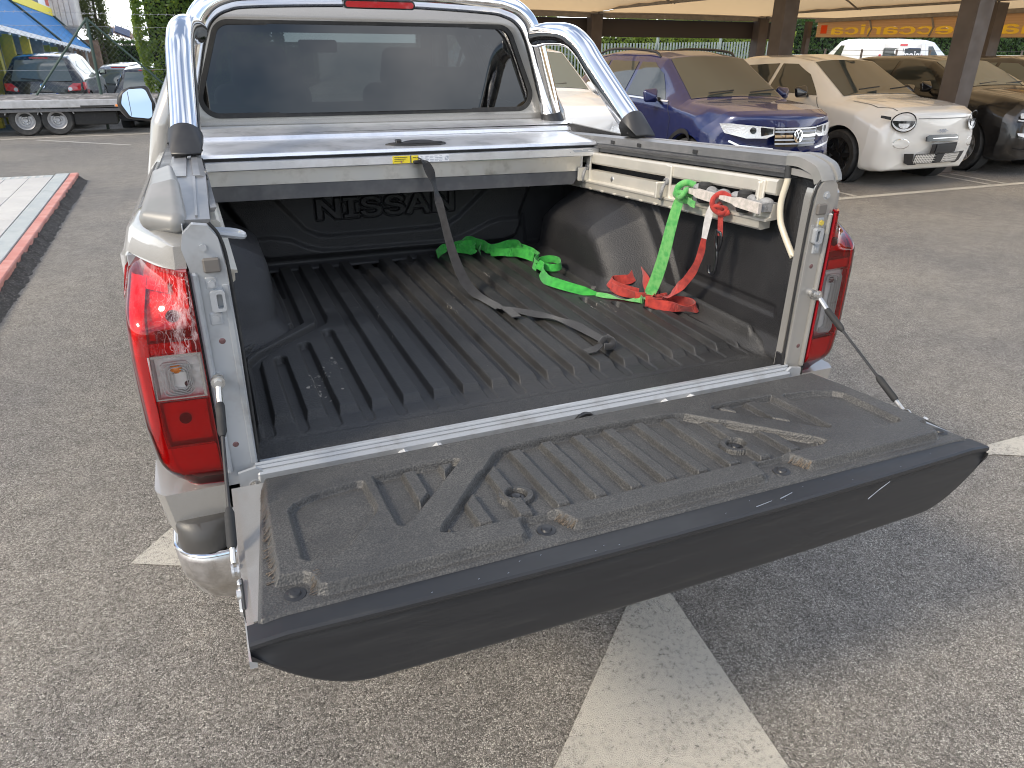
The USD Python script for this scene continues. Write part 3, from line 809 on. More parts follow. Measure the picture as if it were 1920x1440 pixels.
def lamp_patch(s, t0, t1, z0, z1, off=0.0, nt=24, nz=20, fz=None):
    def fn(Tt, Z):
        if fz is not None:
            Z = fz(Tt, Z)
        x, y = lamp_pt(Tt, Z)
        n = np.clip((Tt - .55) / .25, 0, 1)
        return np.stack([s * (x - off * n), y + off * (1 - n), Z], -1)
    g = grid(np.linspace(t0, t1, nt), np.linspace(z0, z1, nz), fn)
    return g if s > 0 else flip(g)
for s in (-1, 1):
    side = 'cracked left tail lamp mended with clear tape' if s < 0 else None
    lamp = P('tail_lamp', lamp_patch(s, .0, 1.0, .802, 1.260, .030, 30, 24), 'lamp_body', smooth=True, label=side)
    L_ = lambda n, m, ma, sm=30: P(n, m, ma, smooth=sm, under=lamp)
    # bright C band running down the outer edge
    band = join(lamp_patch(s, .58, .80, .85, 1.232, .006, 16, 26), lamp_patch(s, .10, .60, 1.106, 1.128, .010, 10, 4), lamp_patch(s, .30, .60, 1.215, 1.235, .008, 10, 4))
    L_('light_bar', band, 'red_light_bar', True)
    # upper chamber
    L_('upper_reflector', lamp_patch(s, .05, .57, 1.13, 1.245, .022, 16, 16), 'reflector', True)
    L_('upper_bulb', ext(sg.Point(s * .800, 1.174).buffer(.012), 'y', .003, .006), 'bulb_hole')
    L_('divider', lamp_patch(s, .06, .50, 1.133, 1.150, .016, 10, 3), 'dark_red', True)
    # middle clear chamber
    zc0 = 1.012 if s < 0 else .915
    L_('clear_reflector', lamp_patch(s, .05, .56, zc0, 1.10, .024, 16, 16), 'reflector', True)
    L_('clear_bulb', sphere((s * .812, .006, 1.070), .011, 2), 'amber_bulb' if s < 0 else 'bulb_hole')
    L_('clear_bulb', sphere((s * .795, .008, 1.035), .008, 2), 'bulb_hole')
    if s > 0:
        L_('clear_divider', lamp_patch(s, .03, .56, 1.003, 1.009, .008, 10, 3), 'lamp_clear', True)
    for k in range(5):
        q = .006 + .006 * k
        x0, x1, z0_, z1_ = .783 + q * .5, .845 - q, zc0 + .004 + q * .4, 1.094 - q
        rr_ = rrect(x0, x1, z0_, z1_, min(.012, (z1_ - z0_) * .35)); rr_ = rr_.difference(rr_.buffer(-.0012))
        m = ext(rr_, 'y', -.009 + .002 * k, -.002 + .002 * k)
        L_('lens_step', m if s > 0 else mirror(m), 'lamp_body')
    fr_ = [lamp_patch(s, .03, .60, 1.100, 1.1045, .004, 12, 3), lamp_patch(s, .03, .60, zc0, zc0 + .0045, .004, 12, 3), lamp_patch(s, .575, .60, zc0, 1.104, .004, 3, 12), lamp_patch(s, .02, .05, zc0, 1.104, .004, 3, 12)]
    if s < 0:
        fr_ += [lamp_patch(s, .575, .60, .912, zc0, .005, 3, 10), lamp_patch(s, .03, .60, .908, .9125, .005, 12, 3)]
    L_('chamber_rim', join(*fr_), 'chrome', True)
    # lower chambers
    if s < 0:
        L_('lower_reflector', lamp_patch(s, .05, .56, .915, 1.000, .022, 14, 12), 'reflector', True)
        L_('lower_bulb', ext(sg.Point(s * .812, .966).buffer(.011), 'y', -.0045, .0), 'bulb_hole')
        L_('lower_band', lamp_patch(s, .02, .62, .835, .905, .010, 14, 10), 'red_light_bar', True)
    else:
        L_('lower_band', lamp_patch(s, .02, .66, .830, .905, .010, 14, 10), 'red_light_bar', True)
    # outer lens
    top = 'lamp_red_cracked' if s < 0 else 'lamp_red'
    L_('lens_red', lamp_patch(s, .0, 1.0, 1.107, 1.260, 0, 34, 20), top, True)
    L_('lens_red_side', lamp_patch(s, .60, 1.0, zc0, 1.107, 0, 20, 14), 'lamp_red', True)
    L_('lens_clear', lamp_patch(s, .0, .60, zc0, 1.107, 0, 20, 12), 'lamp_clear', True)
    L_('lens_red_lower', lamp_patch(s, .0, 1.0, .802, zc0, 0, 34, 18), 'lamp_red', True)
    # seal and black edging along the inner side
    L_('lamp_gasket', join(cbox(s * .7572, s * .7605, -.013, .05, .803, 1.258, .001)), 'rubber')
    L_('lamp_edge', hull([(s * x_, y_, z_) for x_ in (.7606, .7622) for y_, z_ in ((-.021, .862), (.05, .862), (-.021, 1.255), (.05, 1.255), (.006, .805), (.05, .805))]), 'dark_red')
    # closing faces above and below
    for z, zz in ((1.2605, 1), (.8015, 0)):
        tt = np.linspace(0, 1, 30); x, y = lamp_pt(tt, np.full(30, z))
        pl = sg.Polygon([(s * a, b) for a, b in zip(x, y)] + [(s * .762, y[-1])]).buffer(0)
        L_('lamp_cap', ext(pl, 'z', z - .001, z + .001), 'dark_red')

# --- painted jambs either side of the opening
def jamb(s):
    out = [(.699, .80), (.757, .80), (.757, 1.262), (.764, 1.30), (.758, 1.325), (.740, 1.342), (.715, 1.338), (.700, 1.315), (.694, 1.26), (.692, 1.10), (.694, .95)]
    face = ext([(a, b) for a, b in out], 'y', -.009, .010)
    ret = ext([(.692, .81), (.699, .81), (.699, 1.315), (.694, 1.29)], 'y', .008, .030)
    rib = cbox(.744, .7568, -.017, -.002, .83, 1.255, .004)
    inner = cbox(.694, .708, -.010, -.002, .84, 1.23, .003)
    m = join(face, ret, rib, inner)
    return m if s > 0 else mirror(m)
for s in (-1, 1):
    jp = P('tailgate_jamb', jamb(s), 'inner_paint' if s < 0 else 'silver_paint')
    J = lambda n, m, ma: P(n, m if s > 0 else mirror(m), ma, under=jp)
    J('bolt', bolt((.728, -.006, 1.300), .007, .009), 'inner_paint')
    J('bolt', bolt((.726, -.006, 1.165), .007, .008), 'inner_paint')
    J('bolt', bolt((.724, -.006, 1.232), .007, .010), 'yellow_zinc' if s > 0 else 'inner_paint')
    J('stop_pad', cbox(.703, .733, -.016, -.003, 1.253, 1.280, .003), 'brown_rubber')
    st = ext(rrect(.704, .730, 1.180, 1.220, .006).difference(rrect(.709, .719, 1.186, 1.214, .003)), 'y', -.022, -.004)
    J('striker', join(st, cbox(.712, .738, -.012, -.003, 1.150, 1.178, .004), cbox(.712, .736, -.011, -.003, 1.220, 1.246, .004)), 'inner_paint')
    J('hole_plug', ext(sg.Point(.737, 1.200).buffer(.006), 'y', -.0065, -.003), 'print_black')
    J('hole_plug', sphere((.722, -.006, 1.118), .009, 1, (1, .5, 1)), 'bulb_hole')
    J('hole_plug', sphere((.730, -.006, .893), .009, 1, (1, .5, 1)), 'bulb_hole')
    J('weather_strip', tube([(.690, -.002, .86), (.688, -.002, 1.10), (.690, -.002, 1.26), (.697, -.002, 1.315), (.712, -.002, 1.342)], .0032, 8, 6), 'rubber')
    # inner face closing the bed side above the lining
    J('inner_skin', cbox(.7555, .7580, .03, 1.46, .83, 1.335, .001), 'inner_paint')
# tie-down hook seen behind the left jamb
hk = tube([(-.708, .075, 1.305), (-.675, .07, 1.300), (-.655, .075, 1.295), (-.655, .098, 1.295), (-.675, .104, 1.30), (-.708, .100, 1.305)], .0065, 8, 5)
P('tie_hook', hk, 'inner_paint')

# --- rear bumper: step pads above a bright shell
def stack(zs, ins, poly_fn, cap=False):
    rings = []
    for z, i in zip(zs, ins):
        e = poly_fn(i).exterior
        rings.append(np.array([(*e.interpolate(t, normalized=True).coords[0], z) for t in np.linspace(0, 1, 120, endpoint=False)]))
    return skin(rings, [rings[0][:, :2], rings[-1][:, :2]], (False, cap))
bpart = P('rear_bumper', stack([.500, .512, .54, .60, .650, .668, .672], [.085, .050, .024, .004, .0, .004, .012], lambda i: rrect(-.885 + i, .885 - i, -.062 + i, .24, .085, 10)), 'dull_chrome', smooth=50)
ring = np.array(rrect(-.881, .881, -.058, .24, .082, 10).exterior.coords)
P('bright_trim', tube(np.c_[ring, np.full(len(ring), .6705)], .0045, 8), 'chrome', under=bpart)
for s in (-1, 1):
    m = stack([.672, .700, .722, .734], [.008, .010, .018, .034], lambda i: rrect(-.882 + i, -.760 - .2 * i, -.060 + i, .20, .055, 8), True)
    P('step_pad', m if s < 0 else mirror(m), 'step_plastic', smooth=40, under=bpart)
P('step_pad', cbox(-.755, .755, -.045, .12, .640, .690, .01), 'step_plastic', under=bpart)
P('tow_bar', join(cbox(-.45, .45, -.02, .12, .50, .60, .01), cbox(-.05, .05, -.10, .10, .50, .58, .01)), 'black_plastic')
P('chassis', join(cbox(-.50, -.36, .1, 4.8, .42, .58, .01), cbox(.36, .50, .1, 4.8, .42, .58, .01), cbox(-.70, .70, .06, 1.62, .755, .80, .005), cbox(-.75, .75, 1.02, 1.08, .34, .42, .02)), 'rubber')

# --- tailgate, lowered
def ye(x):
    return -.580 + .028 * np.asarray(x) ** 2
gate = P('tailgate', join(hull([(x, y, z) for x in (-.752, .752) for y, z in ((-.070, .765), (-.070, .828), (-.515, .800), (-.515, .858))]), hull([(x, y, z) for x in (-.742, .742) for y, z in ((-.084, .80), (-.084, .836), (-.512, .81), (-.512, .866))])), 'silver_paint')
G = lambda n, m, ma, sm=30, lb=None: P(n, m, ma, smooth=sm, under=gate, label=lb)
PLAT = [(-.690, -.03), (.690, -.03), (.706, -.20), (.716, -.440), (.690, -.446), (.684, -.495), (.668, -.503),
        (.335, -.500), (.322, -.496), (.308, -.452), (.296, -.446), (.236, -.446), (.224, -.452), (.218, -.494), (.205, -.500),
        (-.192, -.500), (-.205, -.496), (-.222, -.452), (-.234, -.446), (-.272, -.446), (-.284, -.452), (-.290, -.492), (-.303, -.500),
        (-.630, -.503), (-.645, -.497), (-.655, -.462), (-.662, -.455), (-.704, -.450), (-.700, -.20)]
PAD = [(-.660, -.250), (-.645, -.228), (-.600, -.206), (-.525, -.194), (-.512, -.200), (-.508, -.30), (-.515, -.322), (-.585, -.412), (-.600, -.423), (-.645, -.424), (-.657, -.412)]
TRI = [(-.492, -.186), (-.400, -.178), (-.322, -.180), (-.312, -.190), (-.330, -.215), (-.462, -.372), (-.480, -.385), (-.490, -.378), (-.492, -.300)]
CEN = [(-.428, -.430), (-.418, -.408), (-.375, -.357), (-.300, -.262), (-.284, -.250), (-.236, -.190), (-.215, -.180), (-.115, -.168), (.115, -.168), (.215, -.180), (.236, -.190), (.284, -.250), (.300, -.262), (.375, -.357), (.418, -.408), (.428, -.430), (.405, -.440), (-.405, -.440)]
def mirr(p): return [(-a, b) for a, b in p][::-1]
HX = lambda y: .700 + .040 * np.clip((-y - .09) / .42, 0, 1)
def gate_fn(X, Y):
    Xn = X * HX(Y)
    z = np.full(X.shape, .8735)
    z += .017 * sstep(-.002, .010, poly_sdf(Xn, Y, PLAT))
    for p, d in ((PAD, .013), (mirr(PAD), .013), (TRI, .016), (mirr(TRI), .016), (CEN, .018)):
        z -= d * sstep(-.002, .0065, poly_sdf(Xn, Y, p))
    # raised slats inside the ribbed recesses
    for p in (TRI, mirr(TRI), CEN):
        ins = sstep(.004, .016, poly_sdf(Xn, Y, p))
        ph = (np.abs(Xn) / .0765 - .5) % 1.0
        rib = sstep(.15, .215, .5 - np.abs(ph - .5)) * 1.0
        z += .014 * ins * (1 - rib)
    # screw bosses in the middle recess
    for cx in (-.256, .253):
        d = np.hypot(Xn - cx, Y + .353)
        z = np.where(d < .034, np.maximum(z, .8835 - .002 * sstep(.0, .034, d)) - .014 * sstep(.022, .017, d) , z)
    z -= .006 * sstep(-.494 - .024, -.494 - .030, Y)
    z -= .010 * sstep(.985, 1.0, np.abs(X)) - .0
    z -= .018 * sstep(-.112, -.097, Y)
    z -= .030 * (1 - np.clip((-Y - .10) / .42, 0, 1.05))
    z += .0008 * (meshkit.fbm(np.stack([Xn * 5, Y * 5, 0 * Xn], -1), 3, 6) - .5)
    return np.stack([Xn, Y, z], -1)
gl = G('gate_liner', grid(np.linspace(-1, 1, 760), np.linspace(-.524, -.097, 230), gate_fn), 'gate_plastic', True)
# muddy worn edges along the left border and beside the screws
def worn(poly, n, seed):
    r_ = np.random.RandomState(seed); out = []
    (x0, y0), (x1, y1), w = poly
    for k in range(n):
        t = r_.rand(); x = x0 + (x1 - x0) * t + r_.randn() * w; y = y0 + (y1 - y0) * t + r_.randn() * .002
        L2 = r_.uniform(.002, .007); h = r_.uniform(.0006, .0014)
        q = np.array([(x - L2, y - h), (x + L2, y - h * .4), (x + L2, y + h * .4), (x - L2, y + h)])
        zz = gate_fn(q[:, 0] / HX(q[:, 1]), q[:, 1])[:, 2] + .0007
        out.append((np.c_[q, zz], np.array([[0, 1, 2], [0, 2, 3]])))
    return join(*out)
P('mud_traces', join(worn(((-.694, -.13), (-.708, -.44), .003), 90, 1), worn(((-.640, -.456), (-.652, -.495), .002), 20, 2), worn(((-.222, -.455), (-.205, -.493), .002), 26, 3), worn(((.308, -.455), (.322, -.492), .002), 24, 4)), 'dirty_plastic', smooth=False, kind='stuff', under=gate)
for (x, y) in ((-.678, -.482), (-.252, -.479), (.265, -.479), (.705, -.478), (-.256, -.353), (.253, -.353)):
    z = .8705 if y < -.4 else .8605
    G('liner_screw', lathe([(0.0005, .007), (.008, .006), (.010, .003), (.0165, .002), (.0175, 0)], 20, 'z', (x, y, z)), 'black_plastic')
# spoiler: top plate and deep end face
def fascia(x):
    e = float(ye(x)); a = abs(x)
    zb = .744 + .098 * max(0.0, (a - .58) / .17) ** 1.9
    tk = max(0.0, (a - .70) / .05)
    return [(-.516, .8690 - .004 * tk), (e + .006, .876 - .006 * tk), (e + .001, .874 - .006 * tk), (e, .869 - .006 * tk), (e + .003, .8625 - .006 * tk), (e + .007, .859 - .006 * tk), (e + .006, .852 - .006 * tk), (e + .0035, .845 - .006 * tk),
            (e - .001, (.84 + zb) / 2), (e - .002, zb + .010), (e + .001, zb + .003), (e + .006, zb), (e + .045, zb + .012), (-.516, min(zb + .06, .845))]
xs = np.concatenate([np.linspace(-.752, -.56, 26), np.linspace(-.54, .54, 60), np.linspace(.56, .752, 26)])
rings = [np.array([(x, a, b) for a, b in fascia(x)]) for x in xs]
tm = skin(rings, [rings[0][:, 1:], rings[-1][:, 1:]])
fp = G('spoiler', tm, 'fascia_plastic', 28)
# scratches and chips on the spoiler
def scratch(pts, w):
    out = []
    for a, b in zip(pts[:-1], pts[1:]):
        a, b = np.array(a), np.array(b); d = b - a; n = np.cross(d, [0, -1, .2]); n = n / (np.linalg.norm(n) + 1e-9) * w
        out.append((np.array([a - n, b - n * .6, b + n * .6, a + n]), np.array([[0, 1, 2], [0, 2, 3]])))
    return join(*out)
def fy(x): return float(ye(x)) - .0030
P('scratch', join(scratch([(.40, fy(.40), .835), (.425, fy(.425), .850), (.45, fy(.45) - .001, .8635)], .0011), scratch([(.19, -.560, .8772), (.225, -.552, .8772)], .0012), scratch([(.13, -.565, .8778), (.17, -.560, .8776)], .0008),
     *[scratch([(x, y, .8768), (x + .003, y + .001, .8768)], .0005) for x, y in zip(rs.uniform(-.5, .6, 16), rs.uniform(-.57, -.535, 16))]), 'print_grey', smooth=False, kind='stuff', under=fp)
# left and right edges of the gate: latch pockets
for s in (-1, 1):
    M_ = lambda n, m, ma: P(n, m if s > 0 else mirror(m), ma, under=gate)
    M_('edge_flange', join(hull([(x, y, z) for x in (.746, .757) for y, z in ((-.072, .772), (-.072, .786), (-.535, .800), (-.535, .814))])), 'inner_paint')
    M_('latch_pocket', cbox(.750, .7545, -.468, -.392, .826, .858, .002), 'print_black')
    M_('latch', join(cyl((.752, -.415, .842), (.762, -.415, .842), .010, 14), cbox(.752, .760, -.462, -.430, .832, .850, .004), cbox(.752, .759, -.412, -.398, .836, .862, .003)), 'steel')
    M_('cable_bolt', bolt((.7535, -.350, .840), .008, .010, 'x', 1), 'steel')
# stay cables
for s in (-1, 1):
    a, b = np.array([s * .742, -.022, 1.043]), np.array([s * .762, -.350, .842])
    d = (b - a) / np.linalg.norm(b - a); L0 = np.linalg.norm(b - a)
    cb = P('stay_cable', tube([a + d * .05, b - d * .03], .0035, 8), 'black_plastic')
    P('cable_sleeve', tube([a + d * .052, a + d * .058, a + d * .115, a + d * .125], .0085, 12, scale=[.8, 1, 1, .6]), 'rubber', under=cb)
    P('cable_sleeve', tube([b - d * .115, b - d * .105, b - d * .045, b - d * .04], .0085, 12, scale=[.6, 1, 1, .8]), 'rubber', under=cb)
    eye = lathe([(.006, -.002), (.013, -.002), (.013, .002), (.006, .002), (.006, -.002)], 18, 'y', a + np.array([0, -.008, 0]))
    P('cable_eye', join(eye, tube([a + d * .012 + [0, -.008, 0], a + d * .06], .006, 8)), 'steel', under=cb)
    P('bolt', bolt(a + np.array([0, .016, 0]), .008, .034), 'steel', under=cb)
    eye = lathe([(.006, -.002), (.012, -.002), (.012, .002), (.006, .002), (.006, -.002)], 18, 'x', b + np.array([s * .002, 0, 0]))
    P('cable_eye', join(eye, tube([b - d * .012, b - d * .045], .005, 8)), 'steel', under=cb)

def sphull_r(pts):
    return m3.Manifold.batch_hull([m3.Manifold.sphere(r_, 24).translate([float(a), float(b), float(c)]) for a, b, c, r_ in pts])

# --- roller-cover rails on the bed sides
def zr(y): return 1.392 - .060 * y
def rail_sec(y0, y1, pts, n=24, name=None):
    ys = np.linspace(y0, y1, n)
    R = np.array(pts)
    return skin([np.c_[R[:, 0], np.full(len(R), y), R[:, 1] + zr(y)] for y in ys], R)
for s in (-1, 1):
    Q = lambda n, m, ma, sm=25, u=None: P(n, m if s > 0 else mirror(m), ma, smooth=sm, under=u)
    y0_ = .11 if s > 0 else .34
    rl = Q('cover_rail', rail_sec(y0_, 1.66, [(.700, -.006), (.712, .0), (.726, .0), (.728, -.006), (.738, -.006), (.740, .0), (.770, .0), (.778, -.006), (.780, -.030), (.700, -.030)]), 'alu_rail')
    Q('rail_channel', rail_sec(y0_, 1.60, [(.706, -.030), (.780, -.030), (.780, -.062), (.716, -.062), (.716, -.040), (.706, -.040)]), 'dark_rail', 25, rl)
    if s < 0:
        Q('rail_slope', join(hull([(.701, .345, zr(.345) - .004), (.760, .345, zr(.345) - .001), (.701, .345, zr(.345) - .040), (.760, .345, zr(.345) - .045), (.708, .045, 1.338), (.757, .045, 1.340), (.708, .045, 1.312), (.757, .045, 1.312)]), hull([(.722, .345, zr(.345)), (.728, .345, zr(.345)), (.722, .345, zr(.345) - .01), (.728, .345, zr(.345) - .01), (.728, .06, 1.3435), (.732, .06, 1.3435), (.728, .06, 1.33), (.732, .06, 1.33)])), 'alu_rail', 25, rl)
    Q('rail_ledge', rail_sec(.115, 1.35, [(.692, -.040), (.704, -.040), (.704, -.048), (.697, -.048)]), 'dark_rail', 25, rl)
    for y in (.5, .82, 1.0):
        Q('rail_clip', cbox(.696, .702, y, y + .022, zr(y) - .028, zr(y) - .016, .001), 'print_black', 25, rl)
    Q('upper_strip', rail_sec(.13, 1.34, [(.690, -.072), (.696, -.066), (.716, -.066), (.716, -.108), (.696, -.108), (.690, -.102)]), 'rail_metal', 25, rl)
    Q('lower_strip', rail_sec(.13, 1.34, [(.690, -.130), (.716, -.130), (.716, -.172), (.672, -.176), (.672, -.170), (.688, -.166)]), 'rail_metal', 25, rl)
    Q('bottom_flange', rail_sec(.16, 1.34, [(.676, -.176), (.716, -.172), (.716, -.200), (.686, -.204), (.678, -.198)]), 'rail_metal', 25, rl)
    for k_ in range(22):
        y = .30 + .045 * k_
        if k_ % 2 == 0:
            Q('flange_notch', cbox(.6745, .680, y, y + .018, zr(y) - .201, zr(y) - .196, .0005), 'rail_metal', 25, rl)
    for y in ((.185, .62, 1.16) if s > 0 else ()):
        st = join(cbox(.683, .692, y - .016, y + .016, zr(y) - .176, zr(y) - .070, .003), cbox(.640 if y > .3 else .676, .690, y - .005, y + .006, zr(y) - .172, zr(y) - .120 if y > .3 else zr(y) - .075, .003))
        Q('rail_bracket', st, 'rail_metal', 25, rl)
        Q('bolt', bolt((.684, y + .004, zr(y) - .122), .007, .008, 'x', -1), 'steel', 30, rl)
    for y in ((.66, 1.20) if s > 0 else ()):
        cl = tube([(.686, y - .03, zr(y) - .118), (.668, y - .045, zr(y) - .128), (.660, y - .047, zr(y) - .150), (.666, y - .035, zr(y) - .172), (.676, y - .02, zr(y) - .165)], .006, 8, 5)
        Q('cable_hook', cl, 'grey_cast', 40, rl)
        Q('cable_hook', lathe([(.001, 0), (.012, 0), (.012, .012), (.001, .012)], 14, 'x', (.676, y - .040, zr(y) - .118)), 'grey_cast', 40, rl)
    for y in (.46, .98):
        Q('screw', lathe([(.001, -.004), (.009, -.003), (.011, 0)], 16, 'x', (.690, y, zr(y) - .150)), 'steel', 40, rl)
    if s > 0:
        # end cap: swept down over the rear corner
        sec = [(-.045, -.030), (-.045, -.006), (-.033, .0), (-.012, .0), (-.010, -.005), (.000, -.005), (.002, .0), (.030, .0), (.040, -.008), (.042, -.030)]
        path = [(.742, .118, zr(.118) + .002), (.743, .075, zr(.075) + .001), (.745, .040, zr(.04) - .008), (.748, .014, 1.372), (.751, -.004, 1.352), (.752, -.012, 1.337)]
        pth = spline(path, 6)
        Tn, N_, B_ = frames(pth, [0, 0, 1.0])
        S_ = np.array(sec)
        tp_ = np.linspace(1, .45, len(pth))[:, None, None]
        V = pth[:, None] + np.where(S_[None, :, :1] > 0, S_[None, :, :1] * tp_, S_[None, :, :1]) * np.array([[[1.0, 0, 0]]]) + S_[None, :, 1:] * N_[:, None]
        tt = skin(list(V), S_)
        Q('rail_end_cap', tt, 'grey_plastic', 40, rl)
        Q('corner_cover', hull([(.705, .02, 1.335), (.705, .13, 1.335), (.705, .11, zr(.11) - .034), (.705, .03, 1.352), (.762, .02, 1.335), (.772, .13, 1.335), (.772, .11, zr(.11) - .034), (.762, .03, 1.350)]), 'grey_plastic', 30, rl)
    if s < 0:
        # rounded end cover, outer left corner
        P('rail_end_cover', sphull_r([(-.806, .090, 1.336, .022), (-.766, .058, 1.334, .020), (-.792, .170, 1.370, .018), (-.765, .165, 1.380, .014), (-.803, .48, 1.356, .010), (-.776, .48, 1.366, .009)]), 'grey_plastic', smooth=70, under=rl)
        P('bed_cap', hull([(-.775, .2, 1.345), (-.825, .22, 1.342), (-.775, 1.64, 1.268), (-.818, 1.64, 1.262), (-.775, .2, 1.368), (-.805, .24, 1.366), (-.775, 1.64, 1.290), (-.800, 1.64, 1.288)]), 'black_plastic', smooth=30)
    else:
        P('bed_cap', hull([(.775, .12, 1.345), (.832, .12, 1.342), (.775, 1.64, 1.268), (.820, 1.64, 1.262), (.775, .12, 1.372), (.815, .12, 1.366), (.775, 1.64, 1.290), (.805, 1.64, 1.285)]), 'black_plastic', smooth=30)
# drain hose in the rear right corner
P('drain_hose', tube([(.705, .112, 1.352), (.704, .108, 1.322), (.700, .114, 1.263), (.698, .104, 1.218), (.698, .082, 1.185), (.700, .037, 1.132)], .0085, 12, 8), 'hose', smooth=True)
P('hose_connector', cyl((.705, .112, 1.355), (.7035, .1085, 1.325), .0098, 12), 'print_black')
# tie-down cleats clamped to the right rail
for (y0, zc) in ((.385, 1.238), (.205, 1.246)):
    cl = P('tie_down_cleat', join(hull([(.700, y0 - .075, zc - .012), (.700, y0 + .06, zc - .014), (.700, y0 - .075, zc + .012), (.700, y0 + .06, zc + .010), (.652, y0 - .072, zc - .011), (.657, y0 + .05, zc - .009), (.652, y0 - .072, zc + .011), (.657, y0 + .05, zc + .007)]),
                  *[sphere((.688 - .008 * i, y0 - .05 + .05 * i, zc + .010), .016, 2, (1, 1.4, .7)) for i in range(3)]), 'grey_cast', smooth=40)
    pad = [(y0 - .076, -.014), (y0 + .018, -.013), (y0 + .034, -.008), (y0 + .092, -.005), (y0 + .092, .005), (y0 + .034, .008), (y0 + .018, .013), (y0 - .076, .013)]
    m = ext([(a, zc + b) for a, b in pad], 'x', .640, .651)
    P('cleat_lever', m, 'cast_face', under=cl)
    P('cleat_knob', join(lathe([(.001, -.030), (.016, -.030), (.020, -.024), (.020, .022), (.015, .029), (.001, .029)], 14, 'z', (.672, y0 + .022, zc))), 'rubber', smooth=30, under=cl)

# --- roller cover: end slat, lid, canister
def tilt(m, k):
    v, f = arr(m); v = v.copy(); v[:, 2] -= k * v[:, 0]; return v, f
slat_sec = [(1.135, 1.292), (1.139, 1.3015), (1.152, 1.305), (1.425, 1.3115), (1.430, 1.305), (1.43, 1.296), (1.145, 1.288)]
cv = P('roller_cover', tilt(ext(slat_sec, 'x', -.728, .742), .006), 'satin_metal', smooth=20)
P('cover_gap', tilt(cbox(-.722, .735, 1.146, 1.40, 1.270, 1.293, .001), .006), 'print_black', under=cv)
P('pull_bar', tilt(cbox(-.722, .716, 1.138, 1.165, 1.250, 1.280, .003), .006), 'satin_metal', under=cv)
lid = ext([(1.425, 1.312), (1.432, 1.324), (1.46, 1.328), (1.66, 1.337), (1.66, 1.31)], 'x', -.735, .790)
P('canister_lid', tilt(lid, .004), 'satin_metal', smooth=20, under=cv)
P('canister', tilt(join(ext([(1.168, 1.196), (1.168, 1.262), (1.60, 1.262), (1.60, 1.196)], 'x', -.742, .662)), .012), 'brushed_metal', under=cv)
low = [(-.742, 1.195), (.660, 1.195), (.628, 1.146), (-.742, 1.146)]
P('canister_base', tilt(ext(low, 'y', 1.171, 1.60), .012), 'dark_rail', under=cv)
P('fold_mark', tilt(cbox(.655, .662, 1.165, 1.20, 1.196, 1.262, .001), .012), 'satin_metal', under=cv)
hp_ = sg.Polygon([(-.092, 1.205), (-.070, 1.182), (-.03, 1.172), (.09, 1.172), (.112, 1.190), (.112, 1.212), (.09, 1.228), (-.065, 1.228)]).buffer(.006)
hd = P('cover_handle', join(ext(hp_, 'z', 1.305, 1.3105), ext(affinity.scale(hp_, .9, .7), 'z', 1.310, 1.3135)), 'black_plastic', under=cv)
P('handle_grip', sphere((.02, 1.202, 1.312), 1, 3, (.062, .018, .010)), 'black_plastic', smooth=True, under=cv)
P('lock_knob', lathe([(.012, 0), (.012, .012), (.010, .014), (.001, .014)], 20, 'z', (-.052, 1.203, 1.311)), 'gloss_black', under=cv)
# stickers on the pull bar
def sticker(x0, x1, z0, z1, ma, dy=0.0):
    return P('sticker', tilt(cbox(x0, x1, 1.1370 - dy, 1.1379 - dy, z0, z1, .0001), .006), ma, smooth=False, under=cv)
sticker(-.092, -.030, 1.253, 1.278, 'label_yellow'); sticker(-.026, -.001, 1.253, 1.278, 'label_yellow'); sticker(.002, .112, 1.254, 1.278, 'label_white')
for i in range(3):
    sticker(-.086, -.040 - .006 * i, 1.2725 - .006 * i, 1.2740 - .006 * i, 'print_black', .0007)
sticker(-.064, -.059, 1.255, 1.260, 'red_kerb', .0007); sticker(-.0285, -.0265, 1.253, 1.278, 'print_black', .0007); sticker(-.020, -.008, 1.270, 1.272, 'print_black', .0007)
for i in range(4):
    for j in range(5):
        x = .006 + .017 * j + rs.uniform(0, .003)
        sticker(x, x + rs.uniform(.007, .014), 1.2730 - .0055 * i, 1.2745 - .0055 * i, 'print_grey', .0007)
for i in range(4):
    for j in range(4):
        if (i * 7 + j * 3) % 4 != 1:
            sticker(.096 + .0035 * j, .0985 + .0035 * j, 1.258 + .004 * i, 1.261 + .004 * i, 'print_grey', .0007)
for (x0, x1, z) in ((.590, .594, 1.266), (.602, .640, 1.272), (.610, .690, 1.266), (.606, .668, 1.269), (.645, .684, 1.273)):
    sticker(x0, x1, z, z + .002, 'print_grey')
